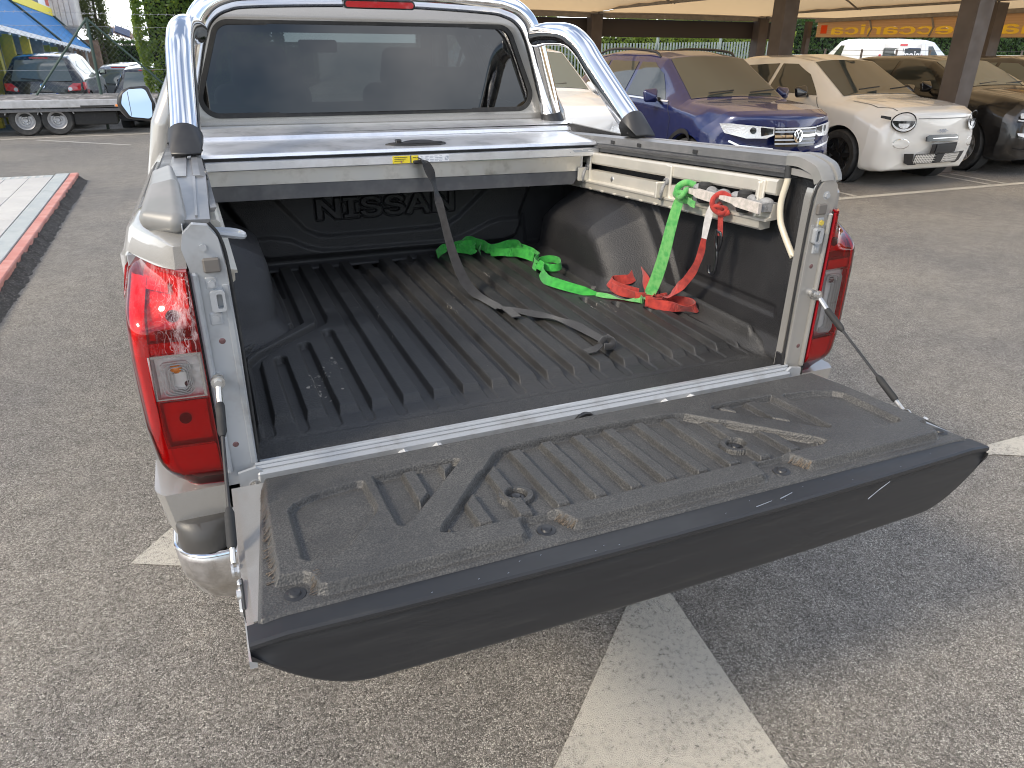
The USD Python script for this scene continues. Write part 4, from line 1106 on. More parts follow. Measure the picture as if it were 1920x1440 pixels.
# --- sports bar
tr = .042
hoop = [(-.748, 1.625, 1.322), (-.728, 1.625, 1.40), (-.690, 1.630, 1.53), (-.650, 1.635, 1.655), (-.610, 1.640, 1.722), (-.54, 1.645, 1.762), (-.42, 1.65, 1.778), (0, 1.652, 1.790), (.42, 1.65, 1.778), (.54, 1.645, 1.762), (.610, 1.640, 1.722), (.650, 1.635, 1.655), (.690, 1.630, 1.53), (.728, 1.625, 1.40), (.748, 1.625, 1.322)]
sb = P('sports_bar', tube(hoop, tr, 28, 10, up0=[0, 1, 0]), 'chrome', smooth=True)
for s in (-1, 1):
    leg = [(s * .650, 1.600, 1.660), (s * .668, 1.50, 1.668), (s * .692, 1.38, 1.660), (s * .706, 1.29, 1.620), (s * .714, 1.20, 1.555), (s * .728, 1.00, 1.420), (s * .735, .935, 1.374)]
    P('bar_leg', tube(leg, tr, 28, 10), 'chrome', smooth=True, under=sb)
    a = np.array([s * .7330, .942, 1.3800]); d = np.array([s * .007, -.065, -.046]); d /= np.linalg.norm(d)
    e1 = np.cross(d, [1.0, 0, 0]); e1 /= np.linalg.norm(e1); e2 = np.cross(d, e1)
    ring_ = [a + (tr + .005) * (e1 * math.cos(q) + e2 * math.sin(q)) for q in np.linspace(0, 6.283, 24, endpoint=False)]
    ring2 = [p_ - d * .012 for p_ in ring_]
    foot = [(s * x_, y_, zr(y_) + .004) for x_ in (.700, .775) for y_ in (.852, .955)] + [(s * x_, .860, zr(.862) + .014) for x_ in (.700, .775)]
    P('bar_boot', hull([tuple(p_) for p_ in ring_ + ring2] + foot), 'black_plastic', smooth=40, under=sb)
    P('boot_screw', sphere((s * .6965, .905, 1.352), .004, 1), 'print_black', under=sb)
    P('bar_boot', tube([(s * .738, 1.625, 1.362), (s * .740, 1.625, 1.35), (s * .750, 1.62, 1.315), (s * .752, 1.61, 1.288)], tr + .004, 20, scale=[.98, 1, 1.08, 1.12]), 'black_plastic', smooth=40, under=sb)
    P('weld_ring', tube([(s * .652, 1.604, 1.6605), (s * .655, 1.590, 1.661)], tr + .0015, 24), 'print_grey', smooth=40, under=sb)
pl = rrect(-.128, .142, 1.742, 1.772, .013)
bl = P('brake_light', ext(pl, 'y', 1.600, 1.625), 'gloss_black', under=sb)
P('brake_lens', ext(rrect(-.121, .135, 1.747, 1.767, .009), 'y', 1.597, 1.601), 'brake_red', under=sb)

# --- cab
def sphull(pts, r):
    S = m3.Manifold.sphere(r, 20)
    return m3.Manifold.batch_hull([S.translate([float(a), float(b), float(c)]) for a, b, c in pts])
CP = [(.84, 1.76, .58), (.86, 1.74, 1.10), (.806, 1.73, 1.30), (.800, 1.722, 1.345), (.622, 1.772, 1.690), (.555, 1.815, 1.738), (.86, 3.95, .58), (.86, 3.80, 1.06), (.80, 3.72, 1.20), (.62, 2.95, 1.700), (.55, 2.90, 1.752)]
cabm = sphull([(s * a, b, c) for a, b, c in CP for s in (-1, 1)], .05)
inner = sphull([(s * max(a - .035, 0), b + (.03 if b < 2.5 else -.05), c - (.02 if c > 1.5 else 0)) for a, b, c in CP if c > 1.05 for s in (-1, 1)] + [(s * .74, y, .70) for y in (1.85, 3.4) for s in (-1, 1)], .035)
shell = cabm - inner
# window openings
def prism_m3(poly, axis, a, b):
    return to_m3(trimesh.Trimesh(*ext(poly, axis, a, b), process=True))
RW = sg.Polygon([(-.655, 1.400), (.655, 1.400), (.555, 1.668), (-.555, 1.668)]).buffer(-.035).buffer(.060, quad_segs=10)
shell = shell - prism_m3(RW, 'y', 1.50, 2.15)
WS = sg.Polygon([(-.70, 1.28), (.70, 1.28), (.55, 1.66), (-.55, 1.66)]).buffer(.02)
shell = shell - prism_m3(WS, 'y', 2.7, 4.2)
SW = [sg.Polygon([(1.98, 1.36), (2.42, 1.36), (2.42, 1.65), (2.06, 1.65)]).buffer(.02), sg.Polygon([(2.52, 1.36), (3.42, 1.33), (2.96, 1.65), (2.52, 1.66)]).buffer(.02)]
for w in SW:
    shell = shell - prism_m3(w, 'x', -1.2, 1.2)
cab = P('cab', shell, 'silver_paint', smooth=35)
C = lambda n, m, ma, sm=30, lb=None: P(n, m, ma, smooth=sm, under=cab, label=lb)
# rear window lies in the sloping rear wall
def rear_y(z):
    return np.interp(z, [1.30, 1.345, 1.690, 1.76], [1.678, 1.672, 1.722, 1.75])
def rear_sheet(poly, off, th):
    v, f = ext(poly, 'y', 0.0, th)
    v[:, 1] += rear_y(v[:, 2]) + off
    return v, f
seal = sg.Polygon([(-.655, 1.400), (.655, 1.400), (.555, 1.668), (-.555, 1.668)]).buffer(-.035).buffer(.035, quad_segs=10)
C('rear_window_seal', rear_sheet(seal.buffer(.034, quad_segs=10).difference(seal.buffer(.016, quad_segs=10)), -.006, .018), 'rubber')
gv, gf = trimesh.creation.triangulate_polygon(seal.buffer(.020, quad_segs=10), engine='earcut')
gv, gf = trimesh.remesh.subdivide_to_size(np.c_[gv, np.zeros(len(gv))], gf, .08)
gq = np.stack([gv[:, 0], rear_y(gv[:, 1]) + .006 - .018 * (1 - (gv[:, 0] / .68) ** 2), gv[:, 1]], 1)
_n = np.cross(gq[gf[:, 1]] - gq[gf[:, 0]], gq[gf[:, 2]] - gq[gf[:, 0]])[:, 1].sum()
C('rear_window', (gq, gf if _n < 0 else gf[:, ::-1]), 'tinted_glass', True)
frit = seal.buffer(.018, quad_segs=10).difference(affinity.translate(seal.buffer(-.004, quad_segs=10), 0, -.004))
fv, ff = trimesh.creation.triangulate_polygon(frit, engine='earcut')
fv, ff = trimesh.remesh.subdivide_to_size(np.c_[fv, np.zeros(len(fv))], ff, .08)
C('window_frit', (np.stack([fv[:, 0], rear_y(fv[:, 1]) + .010 - .018 * (1 - (fv[:, 0] / .68) ** 2), fv[:, 1]], 1), ff), 'print_black', False)
lin = sphull([(s * max(a - .055, 0), b + (.045 if b < 2.5 else -.07), c - (.035 if c > 1.5 else 0)) for a, b, c in CP if c > 1.05 for s in (-1, 1)] + [(s * .70, y, .74) for y in (1.9, 3.35) for s in (-1, 1)], .03)
lining = inner - lin - prism_m3(RW, 'y', 1.50, 2.15) - prism_m3(WS, 'y', 2.7, 4.2)
for w in SW:
    lining = lining - prism_m3(w, 'x', -1.2, 1.2)
C('headliner', lining, 'cabin', 35)
C('windscreen', (np.array([(-.72, 3.68, 1.26), (.72, 3.68, 1.26), (.57, 2.985, 1.69), (-.57, 2.985, 1.69)]), np.array([[0, 1, 2], [0, 2, 3]])), 'shade_glass', False)
for s in (-1, 1):
    for y0, y1, y2, y3 in ((1.96, 2.44, 2.44, 2.04), (2.50, 3.45, 2.98, 2.50)):
        C('side_window', (np.array([(s * .812, y0, 1.34), (s * .812, y1, 1.34), (s * .652, y2, 1.67), (s * .652, y3, 1.67)]), np.array([[0, 1, 2], [0, 2, 3]])), 'shade_glass', False)
    C('roof_rail', tube([(s * .565, 1.93, 1.785), (s * .585, 2.02, 1.822), (s * .585, 2.75, 1.828), (s * .565, 2.85, 1.80)], .016, 10, 6), 'black_plastic', True)
C('hood', sphull([(s * a, b, c) for a, b, c in [(.82, 3.70, .62), (.84, 3.70, 1.00), (.78, 3.72, 1.13), (.82, 4.75, .60), (.80, 4.85, .90), (.70, 4.80, 1.02)] for s in (-1, 1)], .05), 'silver_paint', 35)
C('high_brake_seal', join(cbox(-.52, .52, 1.845, 1.86, 1.735, 1.742, .002)), 'print_black')
# cabin interior
for s in (-1, 1):
    C('front_seat', join(sphull([(s * .36 - .19, 2.72, .85), (s * .36 + .19, 2.72, .85), (s * .36 - .17, 2.60, 1.38), (s * .36 + .17, 2.60, 1.38)], .06)), 'seat_cloth')
    C('headrest', sphull([(s * .36 - .10, 2.585, 1.46), (s * .36 + .10, 2.585, 1.46), (s * .36 - .085, 2.575, 1.565), (s * .36 + .085, 2.575, 1.565)], .04), 'seat_cloth')
    C('headrest', sphull([(s * .38 - .10, 1.93, 1.40), (s * .38 + .10, 1.93, 1.40), (s * .38 - .09, 1.93, 1.50), (s * .38 + .09, 1.93, 1.50)], .035), 'seat_cloth')
    C('seat_belt', ribbon([(s * .64, 2.50, 1.60), (s * .60, 2.53, 1.45), (s * .55, 2.58, 1.25)], (0, 1, 0), .046), 'black_webbing')
C('rear_seat', sphull([(-.62, 2.02, .85), (.62, 2.02, .85), (-.62, 1.93, 1.34), (.62, 1.93, 1.34)], .06), 'seat_cloth')
C('dashboard', sphull([(-.70, 3.35, 1.02), (.70, 3.35, 1.02), (-.70, 3.55, 1.12), (.70, 3.55, 1.12), (-.7, 3.5, .8), (.7, 3.5, .8)], .05), 'cabin')
C('steering_wheel', lathe([(.165, -.012), (.185, -.012), (.185, .012), (.165, .012), (.165, -.012)], 28, 'y', (-.36, 3.10, 1.15)), 'cabin')
C('cabin_trim', sphull([(s * .78, y, z) for s in (-1, 1) for y in (1.80, 3.5) for z in (.66, .70)], .03), 'cabin')
C('inside_mirror', sphull([(-.09, 3.08, 1.585), (.09, 3.08, 1.585), (-.09, 3.08, 1.62), (.09, 3.08, 1.62)], .015), 'cabin')
# door mirrors
for s in (-1, 1):
    hs = sphull([(s * .905, 3.06, 1.262), (s * 1.000, 3.05, 1.275), (s * 1.025, 3.05, 1.33), (s * 1.00, 3.05, 1.375), (s * .905, 3.06, 1.390), (s * .895, 3.12, 1.33), (s * .985, 3.12, 1.33), (s * .89, 3.06, 1.32), (s * 1.018, 3.05, 1.30), (s * 1.018, 3.05, 1.355), (s * .97, 3.05, 1.386), (s * .95, 3.05, 1.268)], .022)
    mr = P('door_mirror', hs, 'black_plastic', smooth=40)
    P('mirror_stalk', hull([(s * .80, 3.10, 1.27), (s * .80, 3.16, 1.27), (s * .90, 3.06, 1.28), (s * .90, 3.11, 1.28), (s * .80, 3.10, 1.30), (s * .90, 3.06, 1.31)]), 'black_plastic', under=mr)
    mp_ = sg.Polygon([(s * .902, 1.268), (s * .985, 1.278), (s * 1.012, 1.33), (s * 1.000, 1.368), (s * .975, 1.385), (s * .912, 1.388), (s * .895, 1.33)]).buffer(-.012).buffer(.024, quad_segs=8)
    v, f = ext(mp_, 'y', 0, .003)
    v[:, 1] += 3.001 + .16 * (v[:, 2] - 1.26)
    P('mirror_glass', (v, f), 'mirror_glass', smooth=False, under=mr)
    P('mirror_split', hull([(s * x_, y_ + d_, z_) for x_ in (.985, .9875) for y_, z_ in ((2.9995, 1.272), (3.0177, 1.386)) for d_ in (0, .002)]), 'print_black', under=mr)

# ------------------------------------------------------------------ straps in the bed
# black pull strap hanging from the cover
bst = Thing('pull_strap', 'black webbing pull strap hanging from the roller cover onto the ribbed bed floor', 'strap', (.09, .80, .86))
pts = [(.000, 1.135, 1.268), (.012, 1.115, 1.262), (.030, 1.103, 1.225), (.042, 1.085, 1.170), (.046, 1.02, 1.085), (.050, .94, .985), (.064, .865, .905), (.085, .815, .868), (.105, .775, .8555), (.113, .72, .856), (.120, .665, .8565)]
sd = [(.8, .2, -.5), (.8, .2, -.4), (.85, .1, -.1), (.5, .8, .2), (.75, -.6, .1), (.85, -.5, .0), (.97, .1, .15), (.98, .2, .1), (.97, .25, 0), (.95, .3, 0), (.9, .4, 0)]
bst.part('strap', ribbon(pts, sd, [.022, .03, .036, .03, .026, .030, .036, .038, .038, .038, .036]), 'black_webbing', smooth=40)
pts = [(.113, .675, .8590), (.150, .628, .8605), (.205, .560, .8600), (.240, .500, .8635), (.270, .430, .8620), (.285, .350, .8600), (.292, .285, .8605), (.286, .250, .8640)]
sd = [(.7, .7, 0), (.75, .65, .1), (.8, .6, .25), (.85, .5, -.1), (.93, .3, .2), (.97, .1, .1), (1, 0, .2), (1, -.1, .1)]
bst.part('strap', ribbon(pts, sd, [.020, .032, .034, .034, .034, .032, .026, .016]), 'black_webbing', smooth=40)
bst.part('stitched_end', join(cbox(.118, .150, .560, .655, .8585, .8625, .0015)), 'black_webbing')
kn = tube([(.262, .256, .866), (.280, .262, .878), (.297, .252, .874), (.290, .238, .864), (.268, .244, .862)], .0095, 10, 5)
bst.part('knot', join(kn, ribbon([(.262, .250, .868), (.235, .242, .8605), (.205, .236, .8595)], (0, 1, .2), [.016, .026, .022]), tube([(.283, .253, .880), (.288, .262, .884), (.296, .258, .878)], .006, 8, 4)), 'black_webbing', smooth=50)
bst.part('buckle', cbox(-.020, .020, 1.128, 1.140, 1.250, 1.262, .003), 'print_black')

def knot(c, r, n, seed, flat_=.6):
    g_ = np.random.RandomState(seed); t = np.linspace(0, 2 * math.pi, 26)
    p = np.stack([np.sin(t) + 2 * np.sin(2 * t), np.cos(t) - 2 * np.cos(2 * t), -np.sin(3 * t)], 1) / 3 * r
    p = p @ rot([g_.randn(), g_.randn(), g_.randn()], g_.uniform(0, 180)).T
    return tube(p + np.asarray(c), r * .30, 10, 2)

# green lashing strap: knot at the front cleat, down to the floor, along it, heap at the bulkhead
gst = Thing('lashing_strap', 'green lashing strap knotted to the front cleat and trailing across the bed to the bulkhead', 'strap', (.55, .60, .86))
pts = [(.640, .468, 1.222), (.632, .478, 1.190), (.625, .490, 1.120), (.622, .505, 1.040), (.618, .525, .960), (.612, .545, .900), (.600, .558, .870), (.575, .575, .8595), (.540, .600, .8565), (.505, .640, .8600), (.480, .680, .8580)]
sd = [(.35, -.9, .2), (.3, -.9, .2), (.25, -.95, .15), (.3, -.95, .1), (.35, -.93, .1), (.4, -.9, .15), (.3, -.8, .5), (.1, .95, .2), (-.2, .95, -.2), (.1, .9, .35), (0, .6, .7)]
gst.part('strap', ribbon(pts, sd, [.028, .036, .042, .044, .044, .042, .036, .026, .020, .020, .014]), 'pale_green_webbing', smooth=40)
pts = [(.480, .680, .8600), (.450, .712, .8630), (.415, .755, .8680), (.385, .805, .8720), (.378, .86, .8680), (.392, .92, .8640), (.405, .965, .8660), (.425, .995, .8720), (.418, 1.03, .8780)]
sd = [(0, .5, .8), (.2, .4, .85), (.35, .5, .8), (.5, .4, .75), (.7, .2, .7), (.6, -.2, .75), (.4, -.3, .85), (.2, .3, .9), (.5, .3, .8)]
gst.part('strap', ribbon(pts, sd, [.012, .030, .034, .036, .036, .034, .030, .034, .036]), 'green_webbing', smooth=40)
def heap(pts, w, seed, up_=.75):
    g_ = np.random.RandomState(seed)
    sd_ = [(g_.randn() * .45, g_.randn() * .45, up_ + .2 * g_.rand()) for _ in pts]
    return ribbon(pts, sd_, w)
gst.part('strap_heap', join(
    heap([(.118, 1.345, .862), (.150, 1.375, .872), (.190, 1.385, .880), (.225, 1.372, .886), (.250, 1.385, .900), (.282, 1.375, .896), (.300, 1.345, .880), (.290, 1.31, .868)], .036, 4),
    heap([(.205, 1.36, .876), (.235, 1.335, .874), (.262, 1.32, .872), (.268, 1.34, .885), (.25, 1.36, .89), (.22, 1.35, .875)], .034, 8),
    heap([(.285, 1.37, .890), (.315, 1.345, .882), (.330, 1.31, .874), (.370, 1.300, .878), (.405, 1.296, .886), (.432, 1.275, .892), (.448, 1.245, .882)], .040, 5),
    heap([(.330, 1.295, .866), (.37, 1.255, .870), (.41, 1.225, .874), (.440, 1.185, .872), (.456, 1.150, .868)], .036, 6),
    heap([(.432, 1.265, .885), (.458, 1.205, .880), (.470, 1.14, .874), (.452, 1.105, .868), (.425, 1.08, .866), (.418, 1.03, .866)], .036, 7)), 'green_webbing', smooth=40)
gst.part('strap_loop', join(heap([(.425, 1.06, .870), (.455, 1.075, .876), (.490, 1.06, .882), (.505, 1.02, .882), (.495, .985, .874), (.462, .985, .870), (.440, 1.02, .868), (.425, 1.05, .868)], .028, 11)), 'green_webbing', smooth=40)
gst.part('knot', join(knot((.642, .468, 1.226), .027, 0, 3), tube([(.668, .45, 1.252), (.648, .468, 1.258), (.628, .478, 1.245), (.626, .478, 1.222), (.642, .462, 1.206), (.660, .445, 1.208)], .010, 10, 5),
                      ribbon([(.645, .455, 1.212), (.640, .425, 1.206), (.640, .402, 1.204)], (0, 0.2, 1), [.020, .022, .020])), 'pale_green_webbing', smooth=50)

rst = Thing('lashing_strap', 'red lashing strap hung from the rear cleat and piled against the wheel box', 'strap', (.65, .55, .86))
pts = [(.640, .322, 1.222), (.640, .330, 1.190), (.643, .340, 1.150), (.645, .346, 1.115)]
rst.part('white_end', ribbon(pts, (.5, -.85, .1), [.012, .022, .020, .016]), 'white_webbing', smooth=40)
pts = [(.645, .346, 1.125), (.648, .354, 1.085), (.652, .364, 1.058), (.655, .378, 1.030), (.658, .400, .995), (.656, .430, .955), (.650, .465, .918), (.638, .495, .885), (.622, .515, .872)]
sd = [(.4, -.9, .2), (.6, -.7, .2), (.2, -.95, .2), (.5, -.85, .1), (.4, -.9, .2), (.2, -.8, .5), (.1, -.75, .6), (.2, -.7, .7), (.3, -.5, .8)]
rst.part('strap', ribbon(pts, sd, [.014, .020, .024, .020, .026, .026, .036, .038, .034]), 'red_webbing', smooth=40)
rst.part('strap_heap', join(
    heap([(.600, .60, .872), (.570, .66, .874), (.556, .715, .878), (.572, .735, .884), (.620, .70, .890), (.655, .72, .905), (.680, .755, .918)], .034, 21),
    heap([(.680, .755, .915), (.672, .70, .908), (.655, .64, .890), (.640, .59, .876), (.618, .555, .868)], .036, 22),
    heap([(.556, .715, .868), (.560, .66, .866), (.585, .60, .868), (.61, .565, .870)], .030, 26),
    heap([(.575, .585, .866), (.612, .548, .868), (.64, .51, .872), (.672, .47, .878), (.697, .43, .882), (.694, .405, .872), (.668, .425, .866), (.625, .475, .864), (.590, .525, .864)], .034, 23),
    heap([(.60, .53, .870), (.635, .545, .880), (.655, .575, .884), (.64, .60, .878), (.61, .57, .872)], .034, 24),
    heap([(.585, .535, .866), (.62, .50, .872), (.648, .50, .880), (.632, .53, .876)], .034, 25)), 'red_webbing', smooth=40)
rst.part('knot', join(knot((.648, .296, 1.214), .021, 0, 5), tube([(.668, .275, 1.246), (.650, .298, 1.256), (.628, .305, 1.240), (.628, .300, 1.215), (.648, .285, 1.200), (.664, .270, 1.206)], .008, 10, 5)), 'red_webbing', smooth=50)
rst.part('hook_loop', join(ribbon([(.648, .290, 1.205), (.652, .288, 1.165), (.655, .286, 1.135)], (.2, -.95, 0), [.020, .018, .018]), ribbon([(.652, .298, 1.195), (.656, .300, 1.165), (.658, .298, 1.140)], (.2, -.95, 0), .008)), 'red_webbing', smooth=40)
hook = [(.655, .302, 1.150), (.656, .303, 1.115), (.657, .297, 1.095), (.657, .292, 1.070), (.656, .291, 1.040), (.655, .296, 1.022), (.654, .307, 1.016), (.653, .316, 1.024), (.653, .318, 1.040)]
rst.part('hook', join(tube(hook, .0055, 10, 6), tube([(.655, .302, 1.150), (.655, .294, 1.146), (.655, .284, 1.142), (.656, .282, 1.115), (.657, .292, 1.090)], .0055, 10, 6)), 'gloss_black', smooth=50)
# ------------------------------------------------------------------ parked cars
def car_paint(name, col, metallic=0.0, rough=0.25, coat=1.0):
    pm(name, col, rough, metallic, coat, rvary=(5, rough * .8, rough * 1.3))
car_paint('blue_paint', (0.006, 0.011, 0.060), 0.30)
car_paint('cream_paint', (0.68, 0.655, 0.60), 0.0, 0.22)
car_paint('white_paint', (0.70, 0.70, 0.69), 0.0, 0.25)
car_paint('brown_paint', (0.008, 0.0075, 0.007), 0.2, .25, .7)
car_paint('dark_paint', (0.016, 0.016, 0.018), 0.3)
car_paint('grey_car_paint', (0.30, 0.31, 0.32), 0.6)
car_paint('pale_blue_paint', (0.42, 0.47, 0.55), 0.6)
pm('car_glass', (0.030, 0.034, 0.030), 0.04, 0, 0.0, spec=0.9)
pm('light_car_glass', (0.10, 0.12, 0.11), 0.05, 0, 0.0, spec=0.9)
pm('head_lamp', (0.62, 0.63, 0.64), 0.12, 0.5, 1.0, bump=(60, 0.5, 0.01))
pm('tail_red', (0.50, 0.02, 0.03), 0.15, 0, 1.0, bump=(40, 0.3, 0.01))
pm('plate_white', (0.72, 0.72, 0.70), 0.5)
pm('plate_blue', (0.03, 0.08, 0.35), 0.5)
pm('dark_rim', (0.02, 0.02, 0.022), 0.3, 0.6)

class Car:
    """Body skinned over stations along the length; panels, glass and lamps follow its surface. Local: front at y = 0, rear at y = L."""
    def __init__(self, L, stations, bow=.10, rear_bow=.06, nose=(.0, .0), tail=(.0, .0)):
        self.L = L
        S = np.array(stations, float)          # y, zb, w, zs, ws, zt, wt, zc
        self.S = S
        self.bow, self.rb, self.nose, self.tail = bow, rear_bow, nose, tail
        self.W = S[:, 2].max()
        self.ty = np.linspace(S[0, 0], S[-1, 0], 260)
        self.tr = np.array([self.ring(y) for y in self.ty])
    def near(self, y):
        u = np.clip((y - self.ty[0]) / (self.ty[-1] - self.ty[0]) * (len(self.ty) - 1), 0, len(self.ty) - 1.0001)
        i = int(u); return self.tr[i] + (self.tr[i + 1] - self.tr[i]) * (u - i)
    def ring(self, y):
        S = self.S
        zb, w, zs, ws, zt, wt, zc = [np.interp(y, S[:, 0], S[:, k]) for k in range(1, 8)]
        P_ = [(w * .86, zb), (w * .97, zb + .05), (w, zb + .16), (w, (zb + zs) * .5), (w * .99, zs - .12), (ws, zs), (ws + (wt - ws) * .5, zs + (zt - zs) * .52), (wt, zt), (wt * .82, zt + (zc - zt) * .55), (wt * .45, zt + (zc - zt) * .9), (0, zc)]
        return spline(P_, 3)
    def warp(self, V):
        V = np.array(V, float)
        ax = np.abs(V[:, 0]) / self.W
        f = np.exp(-(np.clip(V[:, 1], 0, None) / .55) ** 2)
        g = np.exp(-(np.clip(self.L - V[:, 1], 0, None) / .45) ** 2)
        V[:, 1] += f * (self.bow * ax ** 2 + .10 * ax ** 8 + self.nose[0] * sstep(.45, .85, V[:, 2]) + self.nose[1] * sstep(.55, .2, V[:, 2]))
        V[:, 1] -= g * (self.rb * ax ** 2 + .08 * ax ** 8 + self.tail[0] * sstep(.75, 1.45, V[:, 2]) + self.tail[1] * sstep(.55, .2, V[:, 2]))
        return V
    def body(self, wheels, r_arch):
        ys = np.unique(np.concatenate([np.linspace(self.S[0, 0], self.S[-1, 0], 56), self.S[:, 0]]))
        rings, r2 = [], []
        for y in ys:
            r = self.ring(y)
            full = np.vstack([r, (r * [-1, 1])[::-1][1:]])
            rings.append(np.c_[full[:, 0], np.full(len(full), y), full[:, 1]]); r2.append(full)
        n_, k_ = len(rings), len(rings[0])
        v, f = skin(rings)
        c0, c1 = rings[0].mean(0), rings[-1].mean(0)
        v = np.vstack([v, c0, c1]); j_ = np.arange(k_); jn = (j_ + 1) % k_; e_ = (n_ - 1) * k_
        fwd = f[0][0] == 0 and f[0][1] == 1
        A_ = np.stack([jn, j_, np.full(k_, n_ * k_)], 1); B_ = np.stack([e_ + j_, e_ + jn, np.full(k_, n_ * k_ + 1)], 1)
        f = np.vstack([f, A_ if fwd else A_[:, ::-1], B_ if fwd else B_[:, ::-1]])
        m = to_m3(trimesh.Trimesh(self.warp(v), f, process=False))
        for wy, wz in wheels:
            for s in (-1, 1):
                m = m - m3.Manifold.cylinder(.5, r_arch, r_arch, 36).rotate([0, 90, 0]).translate([(self.W - .24) if s > 0 else -(self.W - .24) - .5, wy, wz])
        return m
    def side_x(self, y, z):
        out = np.empty(len(y))
        for i, (a, b) in enumerate(zip(y, z)):
            r = self.near(a); out[i] = np.interp(b, r[:, 1], r[:, 0])
        return out
    def top_z(self, x, y):
        out = np.empty(len(x))
        for i, (a, b) in enumerate(zip(np.abs(x), y)):
            r = self.near(b)[::-1]; out[i] = np.interp(a, r[:, 0], r[:, 1])
        return out
    @staticmethod
    def tri(poly, size):
        p = poly if hasattr(poly, 'geom_type') else sg.Polygon(poly)
        V, F = [], []; n = 0
        for g in getattr(p.buffer(0), 'geoms', [p.buffer(0)]):
            v, f = trimesh.creation.triangulate_polygon(g, engine='earcut')
            v3 = np.c_[v, np.zeros(len(v))]
            v3, f = trimesh.remesh.subdivide_to_size(v3, f, size)
            V.append(v3[:, :2]); F.append(f + n); n += len(v3)
        return np.vstack(V), np.vstack(F)
    def side(self, poly, off=.004, s=-1, size=.07):
        q, f = self.tri(poly, size)
        V = np.c_[(self.side_x(q[:, 0], q[:, 1]) + off), q]
        V = self.warp(V); V[:, 0] *= s
        e = V[f[:, 1]] - V[f[:, 0]]; n = np.cross(e, V[f[:, 2]] - V[f[:, 0]])[:, 0].sum() * s
        return V, (f if n > 0 else f[:, ::-1])
    def top(self, poly, off=.004, size=.07):
        q, f = self.tri(poly, size)
        V = self.warp(np.c_[q, self.top_z(q[:, 0], q[:, 1]) + off])
        n = np.cross(V[f[:, 1]] - V[f[:, 0]], V[f[:, 2]] - V[f[:, 0]])[:, 2].sum()
        return V, (f if n > 0 else f[:, ::-1])
    fz = staticmethod(lambda z: z)
    def front(self, poly, off=.006, th=0.0, size=.05):
        q, f = self.tri(poly, size)
        q = np.c_[q[:, 0], self.fz(q[:, 1])]
        V = self.warp(np.c_[q[:, 0], np.full(len(q), self.S[0, 0] - off), q[:, 1]])
        n = np.cross(V[f[:, 1]] - V[f[:, 0]], V[f[:, 2]] - V[f[:, 0]])[:, 1].sum()
        return V, (f if n < 0 else f[:, ::-1])
    def rear(self, poly, off=.006, size=.06):
        q, f = self.tri(poly, size)
        V = self.warp(np.c_[q[:, 0], np.full(len(q), self.S[-1, 0] + off), q[:, 1]])
        n = np.cross(V[f[:, 1]] - V[f[:, 0]], V[f[:, 2]] - V[f[:, 0]])[:, 1].sum()
        return V, (f if n > 0 else f[:, ::-1])
    def front_solid(self, m):
        v, f = arr(m); return self.warp(v), f

def car_common(t, c, paint, wheels, r, rim_r, spokes, glass='car_glass', rim='satin_metal', clad=True, r_arch=None):
    ra = r_arch or r + .045
    B = lambda n, m, ma, sm=30, u=None: t.part(n, m, ma, smooth=sm, local=True, under=u)
    body = B('body', c.body(wheels, ra), paint, 32)
    for wy, wz in wheels:
        for s in (-1, 1):
            wheel(lambda n, m, ma, smooth=30, local=True: t.part(n, m, ma, smooth=smooth, local=True), (s * (c.W - .115), wy, wz), r, .215, s, rim_r, spokes, rim=rim)
            al = lathe([(ra - .002, c.W - .235), (ra - .002, c.W - .03)], 30, 'x', (0, wy, wz))
            al2 = lathe([(.02, c.W - .232), (ra, c.W - .232)], 30, 'x', (0, wy, wz))
            al = join(al, al2); B('arch_lining', al if s > 0 else mirror(al), 'rubber', 30, body)
            if clad:
                ring_ = sg.Point(wy, wz).buffer(ra + .05, quad_segs=14).difference(sg.Point(wy, wz).buffer(ra + .001, quad_segs=14)).intersection(sg.box(-9, np.interp(wy, c.S[:, 0], c.S[:, 1]) + .03, 9, 3))
                B('arch_trim', c.side(ring_, .012, s, .05), 'black_plastic', 30, body)
    return B, body

def door_mirror(B, c, y, z, x, paint, s):
    m = sphull([(s * (x + .05), y, z - .035), (s * (x + .17), y - .01, z - .03), (s * (x + .18), y, z + .04), (s * (x + .06), y, z + .05), (s * (x + .10), y - .06, z)], .035)
    p = B('door_mirror', m, paint, 40)
    B('mirror_arm', hull([(s * (x - .06), y + .02, z - .06), (s * (x - .06), y + .08, z - .06), (s * (x - .06), y + .05, z - .02), (s * (x + .06), y, z - .04), (s * (x + .06), y + .03, z - .04), (s * (x + .06), y + .01, z - .01)]), 'black_plastic', 30, p)
    B('mirror_glass', cbox(s * (x + .05), s * (x + .17), y + .036, y + .039, z - .04, z + .05, .0005), 'mirror_glass', False, p)

# --- blue crossover
t = Thing('parked_car', 'dark blue crossover with roof rails and round grille badge under the canopy', 'car', (5.36, 5.02, 0), group='cars parked under the canopy')
S1 = [(0.0, .25, .74, .66, .74, .87, .62, .90), (.03, .22, .82, .72, .80, .92, .66, .95), (.15, .20, .87, .78, .845, .96, .68, .99), (.55, .19, .88, .88, .855, .995, .70, 1.025), (1.02, .19, .88, .93, .855, 1.02, .70, 1.05), (1.12, .19, .88, .94, .855, 1.045, .69, 1.075),
      (1.80, .19, .88, .97, .86, 1.44, .60, 1.50), (2.2, .19, .88, .98, .86, 1.475, .585, 1.55), (3.2, .19, .88, 1.00, .86, 1.47, .57, 1.55), (3.75, .20, .88, 1.02, .85, 1.42, .55, 1.49), (4.0, .24, .86, 1.02, .83, 1.25, .58, 1.32), (4.09, .28, .80, .98, .77, 1.12, .60, 1.16)]
c = Car(4.09, S1, .40, .05, (.05, .04), (.18, .03))
